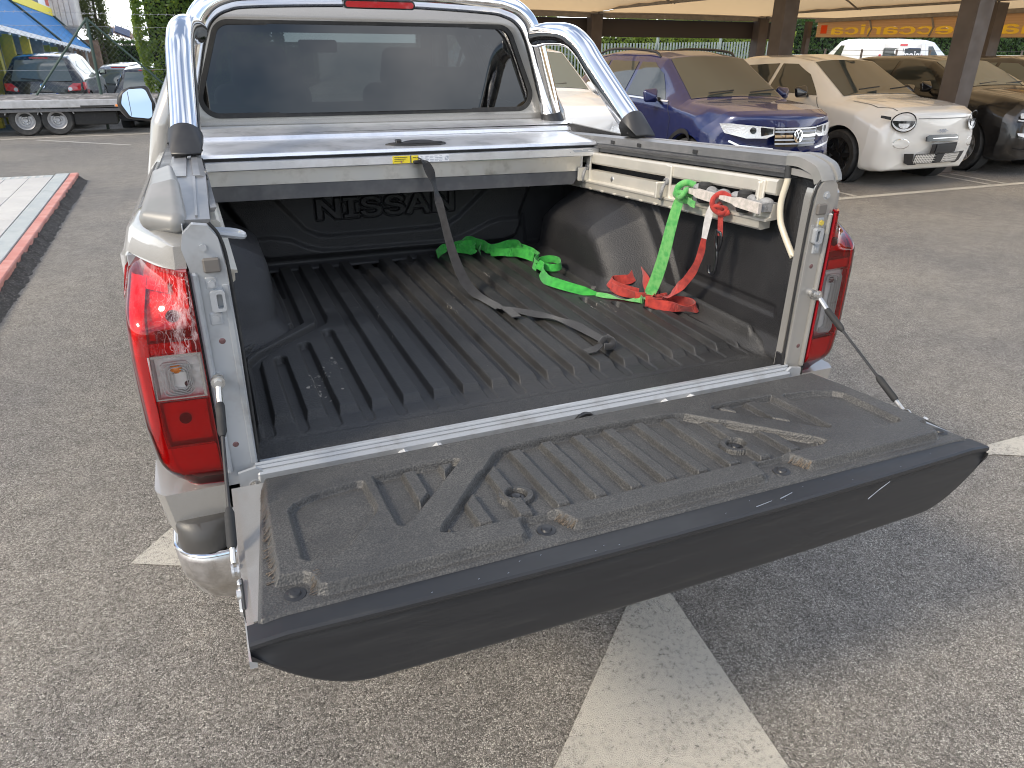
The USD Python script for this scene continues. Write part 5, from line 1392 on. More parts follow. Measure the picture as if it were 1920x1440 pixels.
c.fz = lambda z: .25 + (z - .25) * 1.10
B, body = car_common(t, c, 'blue_paint', [(.84, .33), (3.40, .33)], .33, .225, 5)
B('windscreen', c.top([(-.66, 1.10), (.66, 1.10), (.54, 1.78), (-.54, 1.78)], .006), 'car_glass', 40)
B('rear_window', c.rear([(-.58, 1.02), (.58, 1.02), (.50, 1.40), (-.50, 1.40)], .0), 'car_glass', 40)
for s in (-1, 1):
    B('side_window', c.side([(1.42, 1.03), (2.28, 1.04), (2.28, 1.42), (1.98, 1.42), (1.70, 1.30)], .006, s), 'car_glass', 40)
    B('side_window', c.side([(2.36, 1.04), (3.05, 1.06), (3.05, 1.42), (2.36, 1.42)], .006, s), 'car_glass', 40)
    B('side_window', c.side([(3.11, 1.07), (3.52, 1.10), (3.46, 1.36), (3.11, 1.42)], .006, s), 'car_glass', 40)
    B('window_trim', c.side(sg.LineString([(1.36, 1.015), (2.3, 1.022), (3.54, 1.075)]).buffer(.009), .009, s), 'satin_metal', 30)
    B('door_handle', c.side(sg.LineString([(2.02, .93), (2.20, .935)]).buffer(.018), .022, s), 'blue_paint', 40)
    B('door_seam', c.side(sg.LineString([(1.22, .34), (1.20, .85), (1.33, 1.0)]).buffer(.004), .003, s), 'print_black')
    B('door_seam', c.side(sg.LineString([(2.32, .34), (2.32, 1.02)]).buffer(.004), .003, s), 'print_black')
    B('sill_trim', c.side([(1.22, .23), (3.02, .23), (3.02, .34), (1.22, .34)], .008, s), 'black_plastic')
    hl = [(s * .285, .705), (s * .36, .675), (s * .56, .672), (s * .74, .715), (s * .78, .80), (s * .70, .805), (s * .29, .775)]
    B('headlight', c.front(hl, .014), 'head_lamp', 40)
    B('headlight_inner', c.front(sg.Polygon([(s * .30, .715), (s * .42, .695), (s * .43, .775), (s * .30, .765)]), .017), 'gloss_black', 40)
    B('headlight_inner', c.front(sg.Point(s * .50, .745).buffer(.030), .018), 'gloss_black', 40)
    B('fog_lamp', c.front([(s * .56, .40), (s * .74, .43), (s * .73, .50), (s * .58, .49)], .012), 'black_plastic')
    B('bumper_chrome', c.front(sg.LineString([(s * .30, .575), (s * .62, .60), (s * .70, .64)]).buffer(.010), .014), 'satin_metal')
    door_mirror(B, c, 1.48, 1.065, .87, 'blue_paint', s)
    B('roof_rail', tube([(s * .555, 1.98, 1.475), (s * .560, 2.10, 1.535), (s * .560, 2.6, 1.560), (s * .555, 3.2, 1.550), (s * .545, 3.55, 1.49)], .016, 8, 6), 'black_plastic', 40)
    B('tail_light', c.rear([(s * .45, .90), (s * .74, .92), (s * .74, 1.02), (s * .45, 1.01)], .01), 'tail_red')
    B('wiper', tube([(s * .30 - .1, 1.14, 1.112), (s * .30 + .28, 1.18, 1.135)], .009, 6), 'black_plastic')
B('grille', c.front([(-.285, .775), (.285, .775), (.285, .72), (.27, .595), (-.27, .595), (-.285, .72)], .010), 'gloss_black')
for z, h, mm in ((.765, .006, 'satin_metal'), (.735, .007, 'print_grey'), (.695, .011, 'chrome'), (.66, .007, 'print_grey'), (.625, .007, 'print_grey')):
    v, f = c.front(sg.box(-.28, z - h, .28, z + h), .020); B('grille_bar', (v, f), mm, 30)
B('lower_grille', c.front([(-.52, .36), (.52, .36), (.46, .52), (-.46, .52)], .012), 'black_plastic')
B('skid_plate', c.front([(-.42, .26), (.42, .26), (.46, .32), (-.46, .32)], .012), 'satin_metal')
def vw():
    ring_ = sg.Point(0, 0).buffer(.062, quad_segs=14).difference(sg.Point(0, 0).buffer(.052, quad_segs=14))
    V_ = sg.LineString([(-.026, .050), (0, .006), (.026, .050)]).buffer(.0055, cap_style=2)
    W_ = sg.LineString([(-.048, .020), (-.024, -.044), (0, .0), (.024, -.044), (.048, .020)]).buffer(.0055, cap_style=2)
    return affinity.translate(shapely.union_all([ring_, V_, W_.intersection(sg.Point(0, 0).buffer(.056))]), 0, .695)
B('badge_disc', c.front(sg.Point(0, .695).buffer(.060), .024), 'gloss_black')
B('badge', c.front(vw(), .028, size=.02), 'chrome')
for k in range(5):
    x = -.66 + .33 * k
# --- cream white small crossover
t = Thing('parked_car', 'cream white rounded hatchback with half-hooded round headlights under the canopy', 'car', (7.93, 5.28, 0), group='cars parked under the canopy')
S2 = [(0.0, .24, .70, .62, .70, .82, .58, .86), (.03, .20, .80, .68, .78, .875, .62, .915), (.16, .185, .86, .76, .83, .93, .66, .965), (.50, .18, .885, .85, .865, .965, .69, 1.005), (.98, .18, .89, .91, .865, .99, .70, 1.035), (1.10, .18, .89, .92, .865, 1.02, .69, 1.055),
      (1.85, .18, .89, .95, .865, 1.40, .59, 1.455), (2.3, .18, .89, .97, .865, 1.44, .575, 1.515), (3.3, .18, .89, 1.0, .86, 1.41, .55, 1.48), (3.85, .20, .88, 1.01, .84, 1.30, .54, 1.36), (4.08, .24, .86, 1.0, .82, 1.14, .58, 1.18), (4.16, .28, .80, .95, .76, 1.02, .60, 1.05)]
c = Car(4.16, S2, .20, .06, (.04, .05), (.2, .03))
c.fz = lambda z: .24 + (z - .24) * 1.18
B, body = car_common(t, c, 'cream_paint', [(.83, .325), (3.39, .325)], .325, .225, 7, rim='dark_rim', clad=False, r_arch=.375)
B('windscreen', c.top([(-.66, 1.08), (.66, 1.08), (.53, 1.83), (-.53, 1.83)], .006), 'car_glass', 40)
B('rear_window', c.rear([(-.56, 1.0), (.56, 1.0), (.48, 1.30), (-.48, 1.30)], .0), 'car_glass', 40)
for s in (-1, 1):
    B('side_window', c.side([(1.42, 1.02), (2.36, 1.03), (2.36, 1.39), (2.06, 1.39), (1.74, 1.27)], .006, s), 'car_glass', 40)
    B('side_window', c.side([(2.43, 1.03), (3.20, 1.06), (3.40, 1.24), (3.2, 1.34), (2.43, 1.39)], .006, s), 'car_glass', 40)
    B('door_handle', c.side(sg.LineString([(2.12, .90), (2.30, .905)]).buffer(.016), .02, s), 'cream_paint', 40)
    B('door_seam', c.side(sg.LineString([(1.26, .34), (1.24, .85), (1.40, 1.0)]).buffer(.0045), .003, s), 'print_black')
    B('door_seam', c.side(sg.LineString([(2.40, .34), (2.40, 1.02)]).buffer(.0045), .003, s), 'print_black')
    B('sill_trim', c.side([(1.22, .20), (3.02, .20), (3.02, .31), (1.22, .31)], .008, s), 'black_plastic')
    ec = (s * .600, .708)
    E_ = affinity.scale(sg.Point(*ec).buffer(1.0, quad_segs=16), .150, .100)
    ring_ = E_.difference(affinity.scale(E_, .90, .88))
    B('headlight_rim', c.front(ring_, .020, size=.03), 'gloss_black', 40)
    low = affinity.scale(E_, .90, .88).intersection(sg.box(-2, 0, 2, .720))
    B('headlight', c.front(low, .014, size=.03), 'gloss_black', 40)
    B('headlight_inner', c.front(affinity.scale(low, .48, .50), .020, size=.03), 'head_lamp', 40)
    crescent = affinity.scale(E_, .90, .88).difference(affinity.translate(affinity.scale(E_, .90, .88), 0, .022)).intersection(sg.box(-2, 0, 2, .72))
    B('headlight_arc', c.front(crescent, .022, size=.03), 'head_lamp', 40)
    B('headlight_tail', c.front([(s * .745, .725), (s * .84, .745), (s * .84, .77), (s * .75, .758)], .014), 'gloss_black')
    for dz in (1, -1):
        arc = affinity.scale(sg.Point(s * .60, .495).buffer(1.0, quad_segs=14), .10, .052)
        arc = arc.difference(affinity.scale(arc, .93, .82)).intersection(sg.box(-2, .507 if dz > 0 else .3, 2, .6 if dz > 0 else .483))
        B('bumper_arc', c.front(arc, .012, size=.03), 'chrome')
    B('intake', c.front([(s * .53, .395), (s * .40, .395), (s * .375, .31), (s * .30, .278), (s * .42, .275), (s * .49, .30)], .010), 'black_plastic')
    door_mirror(B, c, 1.52, 1.055, .88, 'gloss_black', s)
    B('tail_light', c.rear([(s * .45, .85), (s * .74, .87), (s * .74, 1.0), (s * .45, .98)], .01), 'tail_red')
    B('wiper', tube([(s * .28 - .1, 1.12, 1.108), (s * .28 + .30, 1.17, 1.135)], .009, 6), 'black_plastic')
B('grille', c.front(sg.Polygon([(-.28, .525), (.28, .525), (.28, .555), (.24, .572), (-.24, .572), (-.28, .555)]).buffer(.008), .014), 'gloss_black')
B('grille_bar', c.front(sg.box(-.18, .545, .27, .551), .018), 'chrome')
B('plate_holder', c.front(sg.box(-.175, .395, .28, .50), .014), 'gloss_black')
B('number_plate', c.front(sg.box(-.10, .40, .26, .488), .022), 'print_black')
bars = [sg.box(-.36 + .024 * k, .295, -.36 + .024 * k + .013, .385) for k in range(12)] + [affinity.skew(sg.box(.09 + .026 * k, .295, .09 + .026 * k + .014, .385), 14, 0, origin=(.2, .34)) for k in range(12)]
B('lower_grille', c.front([(-.37, .288), (.40, .288), (.41, .392), (-.37, .392)], .008), 'print_black')
for b_ in bars:
    B('grille_slat', c.front(b_, .016, size=.06), 'cream_paint')
for z in (.317, .341, .365):
    B('grille_slat', c.front(sg.box(-.37, z - .003, .40, z + .003), .014, size=.1), 'cream_paint')
B('grille_centre', c.front([(-.05, .30), (.07, .30), (.09, .385), (-.05, .385)], .020), 'print_black')
v, f = text('-500-', .040, .003); v = v[:, [0, 2, 1]] * [1.15, -1, 1]; v[:, 0] += -.135; v[:, 2] += .668; v[:, 1] += -.012
B('model_badge', (c.warp(v), f), 'print_grey', 20)
B('bonnet_seam', c.front(sg.LineString([(-.42, .742), (.42, .742)]).buffer(.003), .012), 'print_black')
for s in (-1, 1):
    B('bonnet_seam', c.top(sg.LineString([(s * .62, .10), (s * .70, .35), (s * .70, .85)]).buffer(.004), .004), 'print_black')
B('bonnet_crease', c.top(sg.LineString([(.05, .10), (.20, .55), (.22, .95)]).buffer(.004), .003), 'cream_paint')

# --- dark brown crossover
t = Thing('parked_car', 'dark brown crossover with slanted daytime lamps behind the canopy post', 'car', (10.38, 5.36, 0), group='cars parked under the canopy')
S3 = [(0.0, .26, .72, .62, .72, .84, .62, .88), (.03, .22, .81, .70, .79, .90, .66, .94), (.15, .20, .87, .80, .84, .97, .68, 1.0), (.5, .20, .90, .90, .87, 1.02, .70, 1.05), (1.02, .20, .90, .96, .875, 1.06, .71, 1.10), (1.12, .20, .90, .97, .875, 1.09, .70, 1.13),
      (1.85, .20, .90, 1.0, .88, 1.41, .61, 1.455), (2.3, .20, .90, 1.01, .88, 1.44, .59, 1.505), (3.3, .20, .90, 1.04, .87, 1.41, .57, 1.475), (3.95, .22, .89, 1.06, .85, 1.32, .56, 1.38), (4.2, .26, .86, 1.05, .82, 1.18, .60, 1.22), (4.28, .30, .80, 1.0, .76, 1.06, .62, 1.09)]
c = Car(4.28, S3, .10, .06, (.06, .05), (.2, .03))
B, body = car_common(t, c, 'brown_paint', [(.86, .345), (3.52, .345)], .345, .235, 5)
B('windscreen', c.top([(-.67, 1.12), (.67, 1.12), (.55, 1.83), (-.55, 1.83)], .006), 'light_car_glass', 40)
B('rear_window', c.rear([(-.56, 1.05), (.56, 1.05), (.48, 1.35), (-.48, 1.35)], .0), 'car_glass', 40)
for s in (-1, 1):
    B('side_window', c.side([(1.45, 1.06), (2.38, 1.07), (2.38, 1.43), (2.08, 1.43), (1.78, 1.31)], .006, s), 'car_glass', 40)
    B('side_window', c.side([(2.45, 1.07), (3.30, 1.10), (3.55, 1.26), (3.3, 1.38), (2.45, 1.43)], .006, s), 'car_glass', 40)
    B('door_seam', c.side(sg.LineString([(1.28, .34), (1.26, .9), (1.40, 1.04)]).buffer(.0045), .003, s), 'print_black')
    B('door_handle', c.side(sg.LineString([(2.15, .95), (2.33, .955)]).buffer(.016), .02, s), 'brown_paint', 40)
    B('headlight', c.front([(s * .44, .735), (s * .78, .77), (s * .79, .83), (s * .72, .845), (s * .46, .79)], .014), 'head_lamp', 40)
    B('headlight_inner', c.front([(s * .46, .745), (s * .68, .765), (s * .66, .815), (s * .47, .785)], .018), 'gloss_black', 40)
    B('headlight_trim', c.front(sg.LineString([(s * .40, .705), (s * .80, .745)]).buffer(.008), .018), 'satin_metal', 40)
    B('day_lamp', c.front([(s * .80, .585), (s * .64, .575), (s * .60, .545), (s * .42, .56), (s * .40, .53), (s * .60, .50), (s * .79, .55)], .014), 'satin_metal')
    for k in range(9):
        B('lamp_louvre', c.front(sg.box(min(s * (.43 + .014 * k), s * (.50 + .014 * k)), .515 - .021 * k, max(s * (.43 + .014 * k), s * (.50 + .014 * k)), .526 - .021 * k), .018), 'satin_metal')
    B('bumper_blade', c.front([(s * .2, .30), (s * .78, .36), (s * .80, .38), (s * .2, .335)], .012), 'gloss_black')
    door_mirror(B, c, 1.55, 1.09, .89, 'gloss_black', s)
    B('wiper', tube([(s * .28 - .1, 1.16, 1.148), (s * .28 + .30, 1.21, 1.172)], .009, 6), 'black_plastic')
    B('tail_light', c.rear([(s * .45, .90), (s * .74, .92), (s * .74, 1.04), (s * .45, 1.02)], .01), 'tail_red')
    B('bonnet_crease', c.top(sg.LineString([(s * .60, .12), (s * .64, .5), (s * .66, .95)]).buffer(.006), .003), 'brown_paint')
B('grille', c.front([(-.42, .80), (.42, .80), (.36, .50), (-.36, .50)], .010), 'gloss_black')
B('number_plate', c.front(sg.box(-.26, .40, .26, .51), .018), 'plate_white')
car3 = t

# --- black hatchback at the right edge, white van-like car at the left
t = Thing('parked_car', 'black hatchback at the right end of the canopy, partly cut by the photo edge', 'car', (12.95, 5.6, 0), group='cars parked under the canopy')
c = Car(4.16, S2, .11, .06, (.05, .05), (.2, .03))
B, body = car_common(t, c, 'dark_paint', [(.83, .325), (3.39, .325)], .325, .22, 5, clad=False)
B('windscreen', c.top([(-.66, 1.08), (.66, 1.08), (.53, 1.83), (-.53, 1.83)], .006), 'light_car_glass', 40)
for s in (-1, 1):
    B('side_window', c.side([(1.42, 1.02), (2.36, 1.03), (2.36, 1.39), (2.06, 1.39), (1.74, 1.27)], .006, s), 'light_car_glass', 40)
    B('side_window', c.side([(2.43, 1.03), (3.20, 1.06), (3.40, 1.24), (3.2, 1.34), (2.43, 1.39)], .006, s), 'light_car_glass', 40)
    B('headlight', c.front([(s * .46, .70), (s * .76, .72), (s * .76, .80), (s * .50, .77)], .014), 'head_lamp', 40)
    door_mirror(B, c, 1.52, 1.055, .88, 'gloss_black', s)
    B('tail_light', c.rear([(s * .45, .85), (s * .74, .87), (s * .74, 1.0), (s * .45, .98)], .01), 'tail_red')
B('grille', c.front([(-.40, .68), (.40, .68), (.34, .45), (-.34, .45)], .010), 'gloss_black')

t = Thing('parked_car', 'white boxy hatchback behind the sports bar, left of the blue crossover', 'car', (2.92, 5.65, 0), group='cars parked under the canopy')
S5 = [(0.0, .26, .70, .62, .70, .86, .62, .90), (.03, .22, .80, .70, .78, .93, .66, .97), (.15, .20, .85, .80, .83, 1.0, .69, 1.03), (.5, .20, .87, .93, .85, 1.06, .71, 1.09), (.85, .20, .87, 1.0, .855, 1.10, .72, 1.14), (.95, .20, .87, 1.01, .855, 1.13, .71, 1.17),
      (1.55, .20, .87, 1.02, .86, 1.50, .64, 1.55), (2.0, .20, .87, 1.03, .86, 1.54, .63, 1.60), (3.3, .20, .87, 1.05, .86, 1.53, .62, 1.59), (3.8, .22, .86, 1.05, .85, 1.44, .62, 1.50), (3.95, .28, .82, 1.02, .80, 1.3, .62, 1.36)]
c = Car(3.95, S5, .09, .05, (.05, .05), (.12, .03))
B, body = car_common(t, c, 'white_paint', [(.78, .32), (3.25, .32)], .32, .21, 6, clad=False)
B('windscreen', c.top([(-.68, .94), (.68, .94), (.60, 1.53), (-.60, 1.53)], .006), 'light_car_glass', 40)
for s in (-1, 1):
    B('side_window', c.side([(1.30, 1.08), (2.2, 1.09), (2.2, 1.49), (1.75, 1.49), (1.52, 1.38)], .006, s), 'light_car_glass', 40)
    B('side_window', c.side([(2.27, 1.09), (3.2, 1.11), (3.4, 1.44), (2.27, 1.49)], .006, s), 'light_car_glass', 40)
    B('headlight', c.front([(s * .46, .74), (s * .76, .76), (s * .76, .90), (s * .52, .86)], .014), 'head_lamp', 40)
    door_mirror(B, c, 1.40, 1.12, .86, 'white_paint', s)
    B('tail_light', c.rear([(s * .60, .85), (s * .76, .87), (s * .74, 1.2), (s * .62, 1.2)], .01), 'tail_red')
B('wiper', tube([(.05, .98, 1.182), (.42, 1.02, 1.205)], .010, 6), 'black_plastic')
B('grille', c.front([(-.40, .74), (.40, .74), (.36, .50), (-.36, .50)], .010), 'gloss_black')

# --- cars in the lower plot on the left, seen from behind
def seen_from_behind(name, label, loc, rotz, S, L, paint, kind, group=None):
    t = Thing(name, label, 'car', loc, rotz, group)
    c = Car(L, S, .10, .07, (.05, .05), (.30 if kind == 'suv' else .16, .04))
    B, body = car_common(t, c, paint, [(.88, .34), (L - .85, .34)], .34, .23, 5, clad=False)
    zt = S[-4][5]
    B('rear_window', c.rear(sg.Polygon([(-.62, 1.00), (.62, 1.00), (.50, zt - .10), (-.50, zt - .10)]).buffer(.03), .004), 'light_car_glass', 40)
    B('windscreen', c.top([(-.66, 1.15), (.66, 1.15), (.55, 1.80), (-.55, 1.80)], .006), 'light_car_glass', 40)
    for s in (-1, 1):
        B('side_window', c.side([(1.45, 1.06), (2.38, 1.07), (2.38, 1.43), (2.08, 1.43), (1.78, 1.31)], .006, s), 'light_car_glass', 40)
        B('side_window', c.side([(2.45, 1.07), (3.30, 1.10), (3.62, 1.30), (3.3, 1.40), (2.45, 1.43)], .006, s), 'light_car_glass', 40)
        tl = B('tail_light', join(c.rear([(s * .52, .74), (s * .80, .76), (s * .82, .92), (s * .66, .92), (s * .54, .83)], .012), c.side([(L - .42, .80), (L - .03, .76), (L - .03, .94), (L - .42, .92)], .010, s)), 'tail_red', 40)
        B('reverse_lamp', c.rear(sg.Point(s * .58, .79).buffer(.045), .018), 'head_lamp', 40, tl)
        door_mirror(B, c, 1.55, 1.09, .89, paint, s)
        B('door_handle', c.side(sg.LineString([(2.15, .93), (2.33, .935)]).buffer(.018), .02, s), paint, 40)
    B('high_brake_light', c.rear(sg.box(-.20, zt - .035, .20, zt - .005), .02), 'tail_red')
    B('rear_wiper', join(c.rear(sg.LineString([(-.02, .99), (.42, 1.03)]).buffer(.014), .03)), 'black_plastic')
    B('badge', c.rear(sg.Point(0, .865).buffer(.05).difference(sg.Point(0, .865).buffer(.034)).union(sg.box(-.055, .857, .055, .873)), .02, .03), 'chrome')
    pl = B('number_plate', c.rear(sg.box(-.30, .56, .30, .70), .016), 'plate_white')
    B('plate_band', join(c.rear(sg.box(-.30, .56, -.255, .70), .020), c.rear(sg.box(.255, .56, .30, .70), .020)), 'plate_blue', 30, pl)
    if kind == 'suv':
        v, f = text('T02233K', .085, .003)
        v[:, 0] = (v[:, 0] - (v[:, 0].min() + v[:, 0].max()) / 2) * (.44 / (v[:, 0].max() - v[:, 0].min()))
        v = np.stack([-v[:, 0], L + .022 + v[:, 2], v[:, 1] + .585], 1)
        B('plate_text', (c.warp(v), f), 'print_black', 20, pl)
        for x0, w_ in ((.42, .15), (-.58, .06)):
            B('model_badge', c.rear(sg.box(x0, .655, x0 + w_, .672), .014), 'chrome', 20)
    B('bumper', c.rear([(-.80, .30), (.80, .30), (.80, .50), (-.80, .50)], .01), 'black_plastic')
    return t
S6 = [(0.0, .30, .72, .62, .72, .84, .62, .88), (.03, .26, .81, .70, .79, .90, .66, .94), (.15, .24, .87, .80, .84, .97, .68, 1.0), (.5, .24, .90, .90, .87, 1.02, .70, 1.05), (1.02, .24, .90, .96, .875, 1.06, .71, 1.10), (1.12, .24, .90, .97, .875, 1.09, .70, 1.13),
      (1.85, .24, .90, 1.0, .88, 1.47, .63, 1.52), (2.3, .24, .90, 1.01, .88, 1.52, .61, 1.59), (3.5, .24, .90, 1.03, .87, 1.50, .60, 1.57), (4.05, .25, .895, 1.04, .86, 1.45, .60, 1.52), (4.22, .28, .88, 1.0, .86, 1.36, .62, 1.40), (4.30, .34, .84, .95, .82, 1.22, .64, 1.26)]
# ------------------------------------------------------------------ lower plot on the left: cars, trailer, fence, hedge, shop
gz = lambda y: float(ground_z(0, y))
seen_from_behind('parked_car', 'black crossover with red tail lamps behind the car trailer', (-4.02 + .35, 20.6 + 4.25, -.34), 177.0, S6, 4.30, 'dark_paint', 'suv', 'cars in the lower plot')
seen_from_behind('parked_car', 'grey hatchback whose red tail lamp shows right of the black crossover', (-1.95, 30.2, gz(29) + .12), 172.0, S6, 4.30, 'grey_car_paint', 'hatch', 'cars in the lower plot')
seen_from_behind('parked_car', 'black people carrier half hidden by the tall hedge and door mirror', (-1.22, 24.6, gz(23)), 176.0, S6, 4.30, 'dark_paint', 'hatch', 'cars in the lower plot')
t = seen_from_behind('parked_car', 'pale blue car peeping in at the left edge behind the trailer', (-5.35, 19.0, gz(19)), 90.0, S6, 4.30, 'pale_blue_paint', 'hatch', 'cars in the lower plot')

# car trailer
tr_ = Thing('car_trailer', 'long twin-axle flat car trailer with grey side rail parked by the fence', 'trailer', (-5.0, 15.0, 0))
X0, X1, YF, YB = -12.0, -1.25, 14.45, 15.25
pm('trailer_deck', (0.09, 0.085, 0.08), 0.8, 0, bump=(40, 0.3, 0.01), vary=(9, (0.30, 0.28, 0.27), 0.50, 0.62, 8))
pm('galvanised', (0.42, 0.42, 0.43), 0.5, 0.5, vary=(12, (0.34, 0.34, 0.34), 0.4, 0.65))
deck = tr_.part('deck', cbox(X0, X1, YF + .03, YB + .75, .50, .606, .01), 'trailer_deck')
for k in range(16):
    x = X0 + .05 + k * (X1 - X0) / 16
    tr_.part('deck_plank', cbox(x, x + (X1 - X0) / 16 - .01, YF + .055, YB + .74, .602, .612, .003), 'trailer_deck', under=deck)
tr_.part('side_rail', cbox(X0, X1, YF, YF + .05, .470, .605, .012), 'galvanised')
tr_.part('lower_rail', cbox(-9.0, X1 + .1, YF + .02, YF + .06, .40, .455, .006), 'dark_rail')
tr_.part('rail_tape', cbox(-2.50, -1.95, YF - .004, YF + .02, .475, .505, .001), 'print_black')
tr_.part('side_marker', cbox(-1.93, -1.86, YF - .012, YF + .02, .478, .515, .004), 'amber_bulb')
for (x, z) in ((-3.42, .26), (-2.92, .26)):
    cpt = (x, YF + .20, z)
    prof = [(.15, -.10), (.235, -.115), (.258, -.09), (.262, -.05), (.262, .05), (.258, .09), (.235, .115), (.15, .10)]
    wv, wf = lathe(prof, 36, 'y', cpt)
    tr_.part('tyre', (wv, wf), 'tyre_rubber', smooth=40)
    rv = lathe([(.001, -.055), (.035, -.06), (.04, -.03), (.075, -.035), (.085, -.05), (.115, -.045), (.135, -.09), (.155, -.105), (.152, -.06)], 30, 'y', cpt)
    rp = tr_.part('rim', flip(rv), 'galvanised', smooth=35)
    for k in range(5):
        a = 2 * math.pi * k / 5
        tr_.part('wheel_nut', cyl((cpt[0] + .055 * math.cos(a), cpt[1] - .055, cpt[2] + .055 * math.sin(a)), (cpt[0] + .055 * math.cos(a), cpt[1] - .032, cpt[2] + .055 * math.sin(a)), .011, 6), 'steel', under=rp)
tr_.part('underframe', join(cbox(-8.0, -1.5, YF + .35, YF + .45, .30, .46, .01), cbox(-3.9, -2.5, YF + .15, YF + .6, .32, .40, .01), cbox(-2.66, -1.95, YF + .12, YF + .6, .16, .40, .02), cbox(-8.0, -1.5, YF + 1.3, YF + 1.4, .30, .46, .01)), 'rubber')
tr_.part('mudguard', join(*[ext(sg.Point(x, .26).buffer(.31, quad_segs=12).difference(sg.Point(x, .26).buffer(.295, quad_segs=12)).intersection(sg.box(-9, .36, 9, .47)), 'y', YF + .06, YF + .34) for x in (-3.42, -2.92)]), 'galvanised')
tr_.part('jockey_leg', cyl((-7.5, YF + .4, 0), (-7.5, YF + .4, .35), .04, 10), 'galvanised')

# chain-link fence
pm('green_post', (0.030, 0.055, 0.045), 0.5)
fe = Thing('chain_link_fence', 'chain-link fence with dark green braced corner post behind the trailer', 'fence', (-3.0, 15.62, 0))
zf = -.05
YFN = 15.62
fe.part('fence_post', cyl((-2.235, YFN, zf - .1), (-2.205, YFN, 1.95), .028, 12), 'green_post')
fe.part('brace', cyl((-2.21, YFN - .01, 1.93), (-3.45, YFN - .01, zf + .5), .020, 10), 'green_post')
fe.part('brace', cyl((-2.20, YFN - .01, 1.93), (-.75, YFN - .01, zf + .5), .020, 10), 'green_post')
for x in (-4.9, -7.5, -10.1, .2):
    fe.part('fence_post', cyl((x, YFN, zf - .1), (x, YFN, 1.93), .022, 10), 'green_post')
pit = .095
pm('mesh_wire', (0.10, 0.12, 0.115), 0.6)
W_ = []
def wire(a, b, w=.0012):
    a, b = np.array(a, float), np.array(b, float); d = b - a; n = np.cross(d, [0, 1, 0]); n /= np.linalg.norm(n)
    q = np.array([a - n * w, b - n * w, b + n * w, a + n * w, a + [0, w * 2, 0], b + [0, w * 2, 0]])
    return q, np.array([[0, 1, 2], [0, 2, 3], [0, 4, 5], [0, 5, 1], [3, 2, 5], [3, 5, 4]])
z0, z1 = .25, 1.80
for k in range(int((4.2 + (z1 - z0)) / pit)):
    x = -4.9 - (z1 - z0) + k * pit
    for s in (-1, 1):
        xa, xb = (x, x + (z1 - z0)) if s > 0 else (x + (z1 - z0), x)
        za, zb = z0, z1
        lo, hi = -4.9, .2
        pts = []
        for (px, pz, qx, qz) in ((xa, za, xb, zb),):
            t0, t1 = 0.0, 1.0
            dx = qx - px
            for bound, sgn in ((lo, 1), (hi, -1)):
                if abs(dx) > 1e-9:
                    tt = (bound - px) / dx
                    if sgn * dx > 0: t0 = max(t0, tt)
                    else: t1 = min(t1, tt)
            if t1 > t0:
                W_.append(wire((px + dx * t0, YFN, pz + (qz - pz) * t0), (px + dx * t1, YFN, pz + (qz - pz) * t1)))
fe.part('chain_link', join(*W_), 'mesh_wire', smooth=False, kind='stuff')
for z in (1.80, 1.05, 2.02):
    fe.part('strand_wire', join(wire((-10.1, YFN, z), (.2, YFN, z), .0022), *([wire((x, YFN, z - .02), (x + .03, YFN, z + .02), .003) for x in np.arange(-4.9, .2, .14)] if z > 2 else [])), 'galvanised', smooth=False)

# foliage
def leaf_mat(name, dark, lit, trans):
    mat(name, {'oi': ('geometry', {}), 'r': ('rgb_ramp', {'ramp': [(0.0, dark), (0.55, tuple((np.array(dark) + np.array(lit)) / 2)), (1.0, lit)]}),
               'p': ('principled_bsdf', {'roughness': 0.45, 'specular_ior_level': 0.4}), 'tl': ('translucent_bsdf', {'color': trans}), 'm': ('mix_closure', {'fac': 0.38})},
        [('oi.random_per_island', 'r.fac'), ('r.color', 'p.base_color'), ('p.BSDF', 'm.closure1'), ('tl.BSDF', 'm.closure2')], 'm.closure')
leaf_mat('hedge_leaf', (0.045, 0.085, 0.016), (0.20, 0.25, 0.035), (0.30, 0.40, 0.03))
leaf_mat('bright_leaf', (0.10, 0.15, 0.03), (0.32, 0.38, 0.07), (0.55, 0.62, 0.09))
leaf_mat('dark_leaf', (0.03, 0.06, 0.018), (0.11, 0.18, 0.04), (0.14, 0.26, 0.04))
leaf_mat('olive_leaf', (0.10, 0.11, 0.06), (0.22, 0.22, 0.11), (0.22, 0.22, 0.08))
leaf_mat('pine_leaf', (0.07, 0.085, 0.035), (0.22, 0.24, 0.09), (0.22, 0.26, 0.07))
pm('bark', (0.09, 0.07, 0.055), 0.9, bump=(30, 0.6, 0.02))
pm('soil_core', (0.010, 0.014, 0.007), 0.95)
def leaves(P_, size, seed, aspect=.55, dirs=None, jitter=1.0):
    g_ = np.random.RandomState(seed); n = len(P_)
    a = g_.randn(n, 3); a /= np.linalg.norm(a, axis=1, keepdims=True)
    if dirs is not None:
        a = a * jitter + dirs; a /= np.linalg.norm(a, axis=1, keepdims=True)
    b = g_.randn(n, 3); b -= a * (a * b).sum(1, keepdims=True); b /= np.linalg.norm(b, axis=1, keepdims=True)
    c_ = np.cross(a, b)
    s = size * g_.uniform(.6, 1.35, (n, 1))
    V = np.stack([P_ - b * s, P_ + c_ * s * aspect - a * s * .12, P_ + b * s, P_ - c_ * s * aspect - a * s * .12], 1).reshape(-1, 3)
    i = np.arange(n)[:, None] * 4
    F = np.vstack([i + [0, 1, 2], i + [0, 2, 3]])
    return V, F
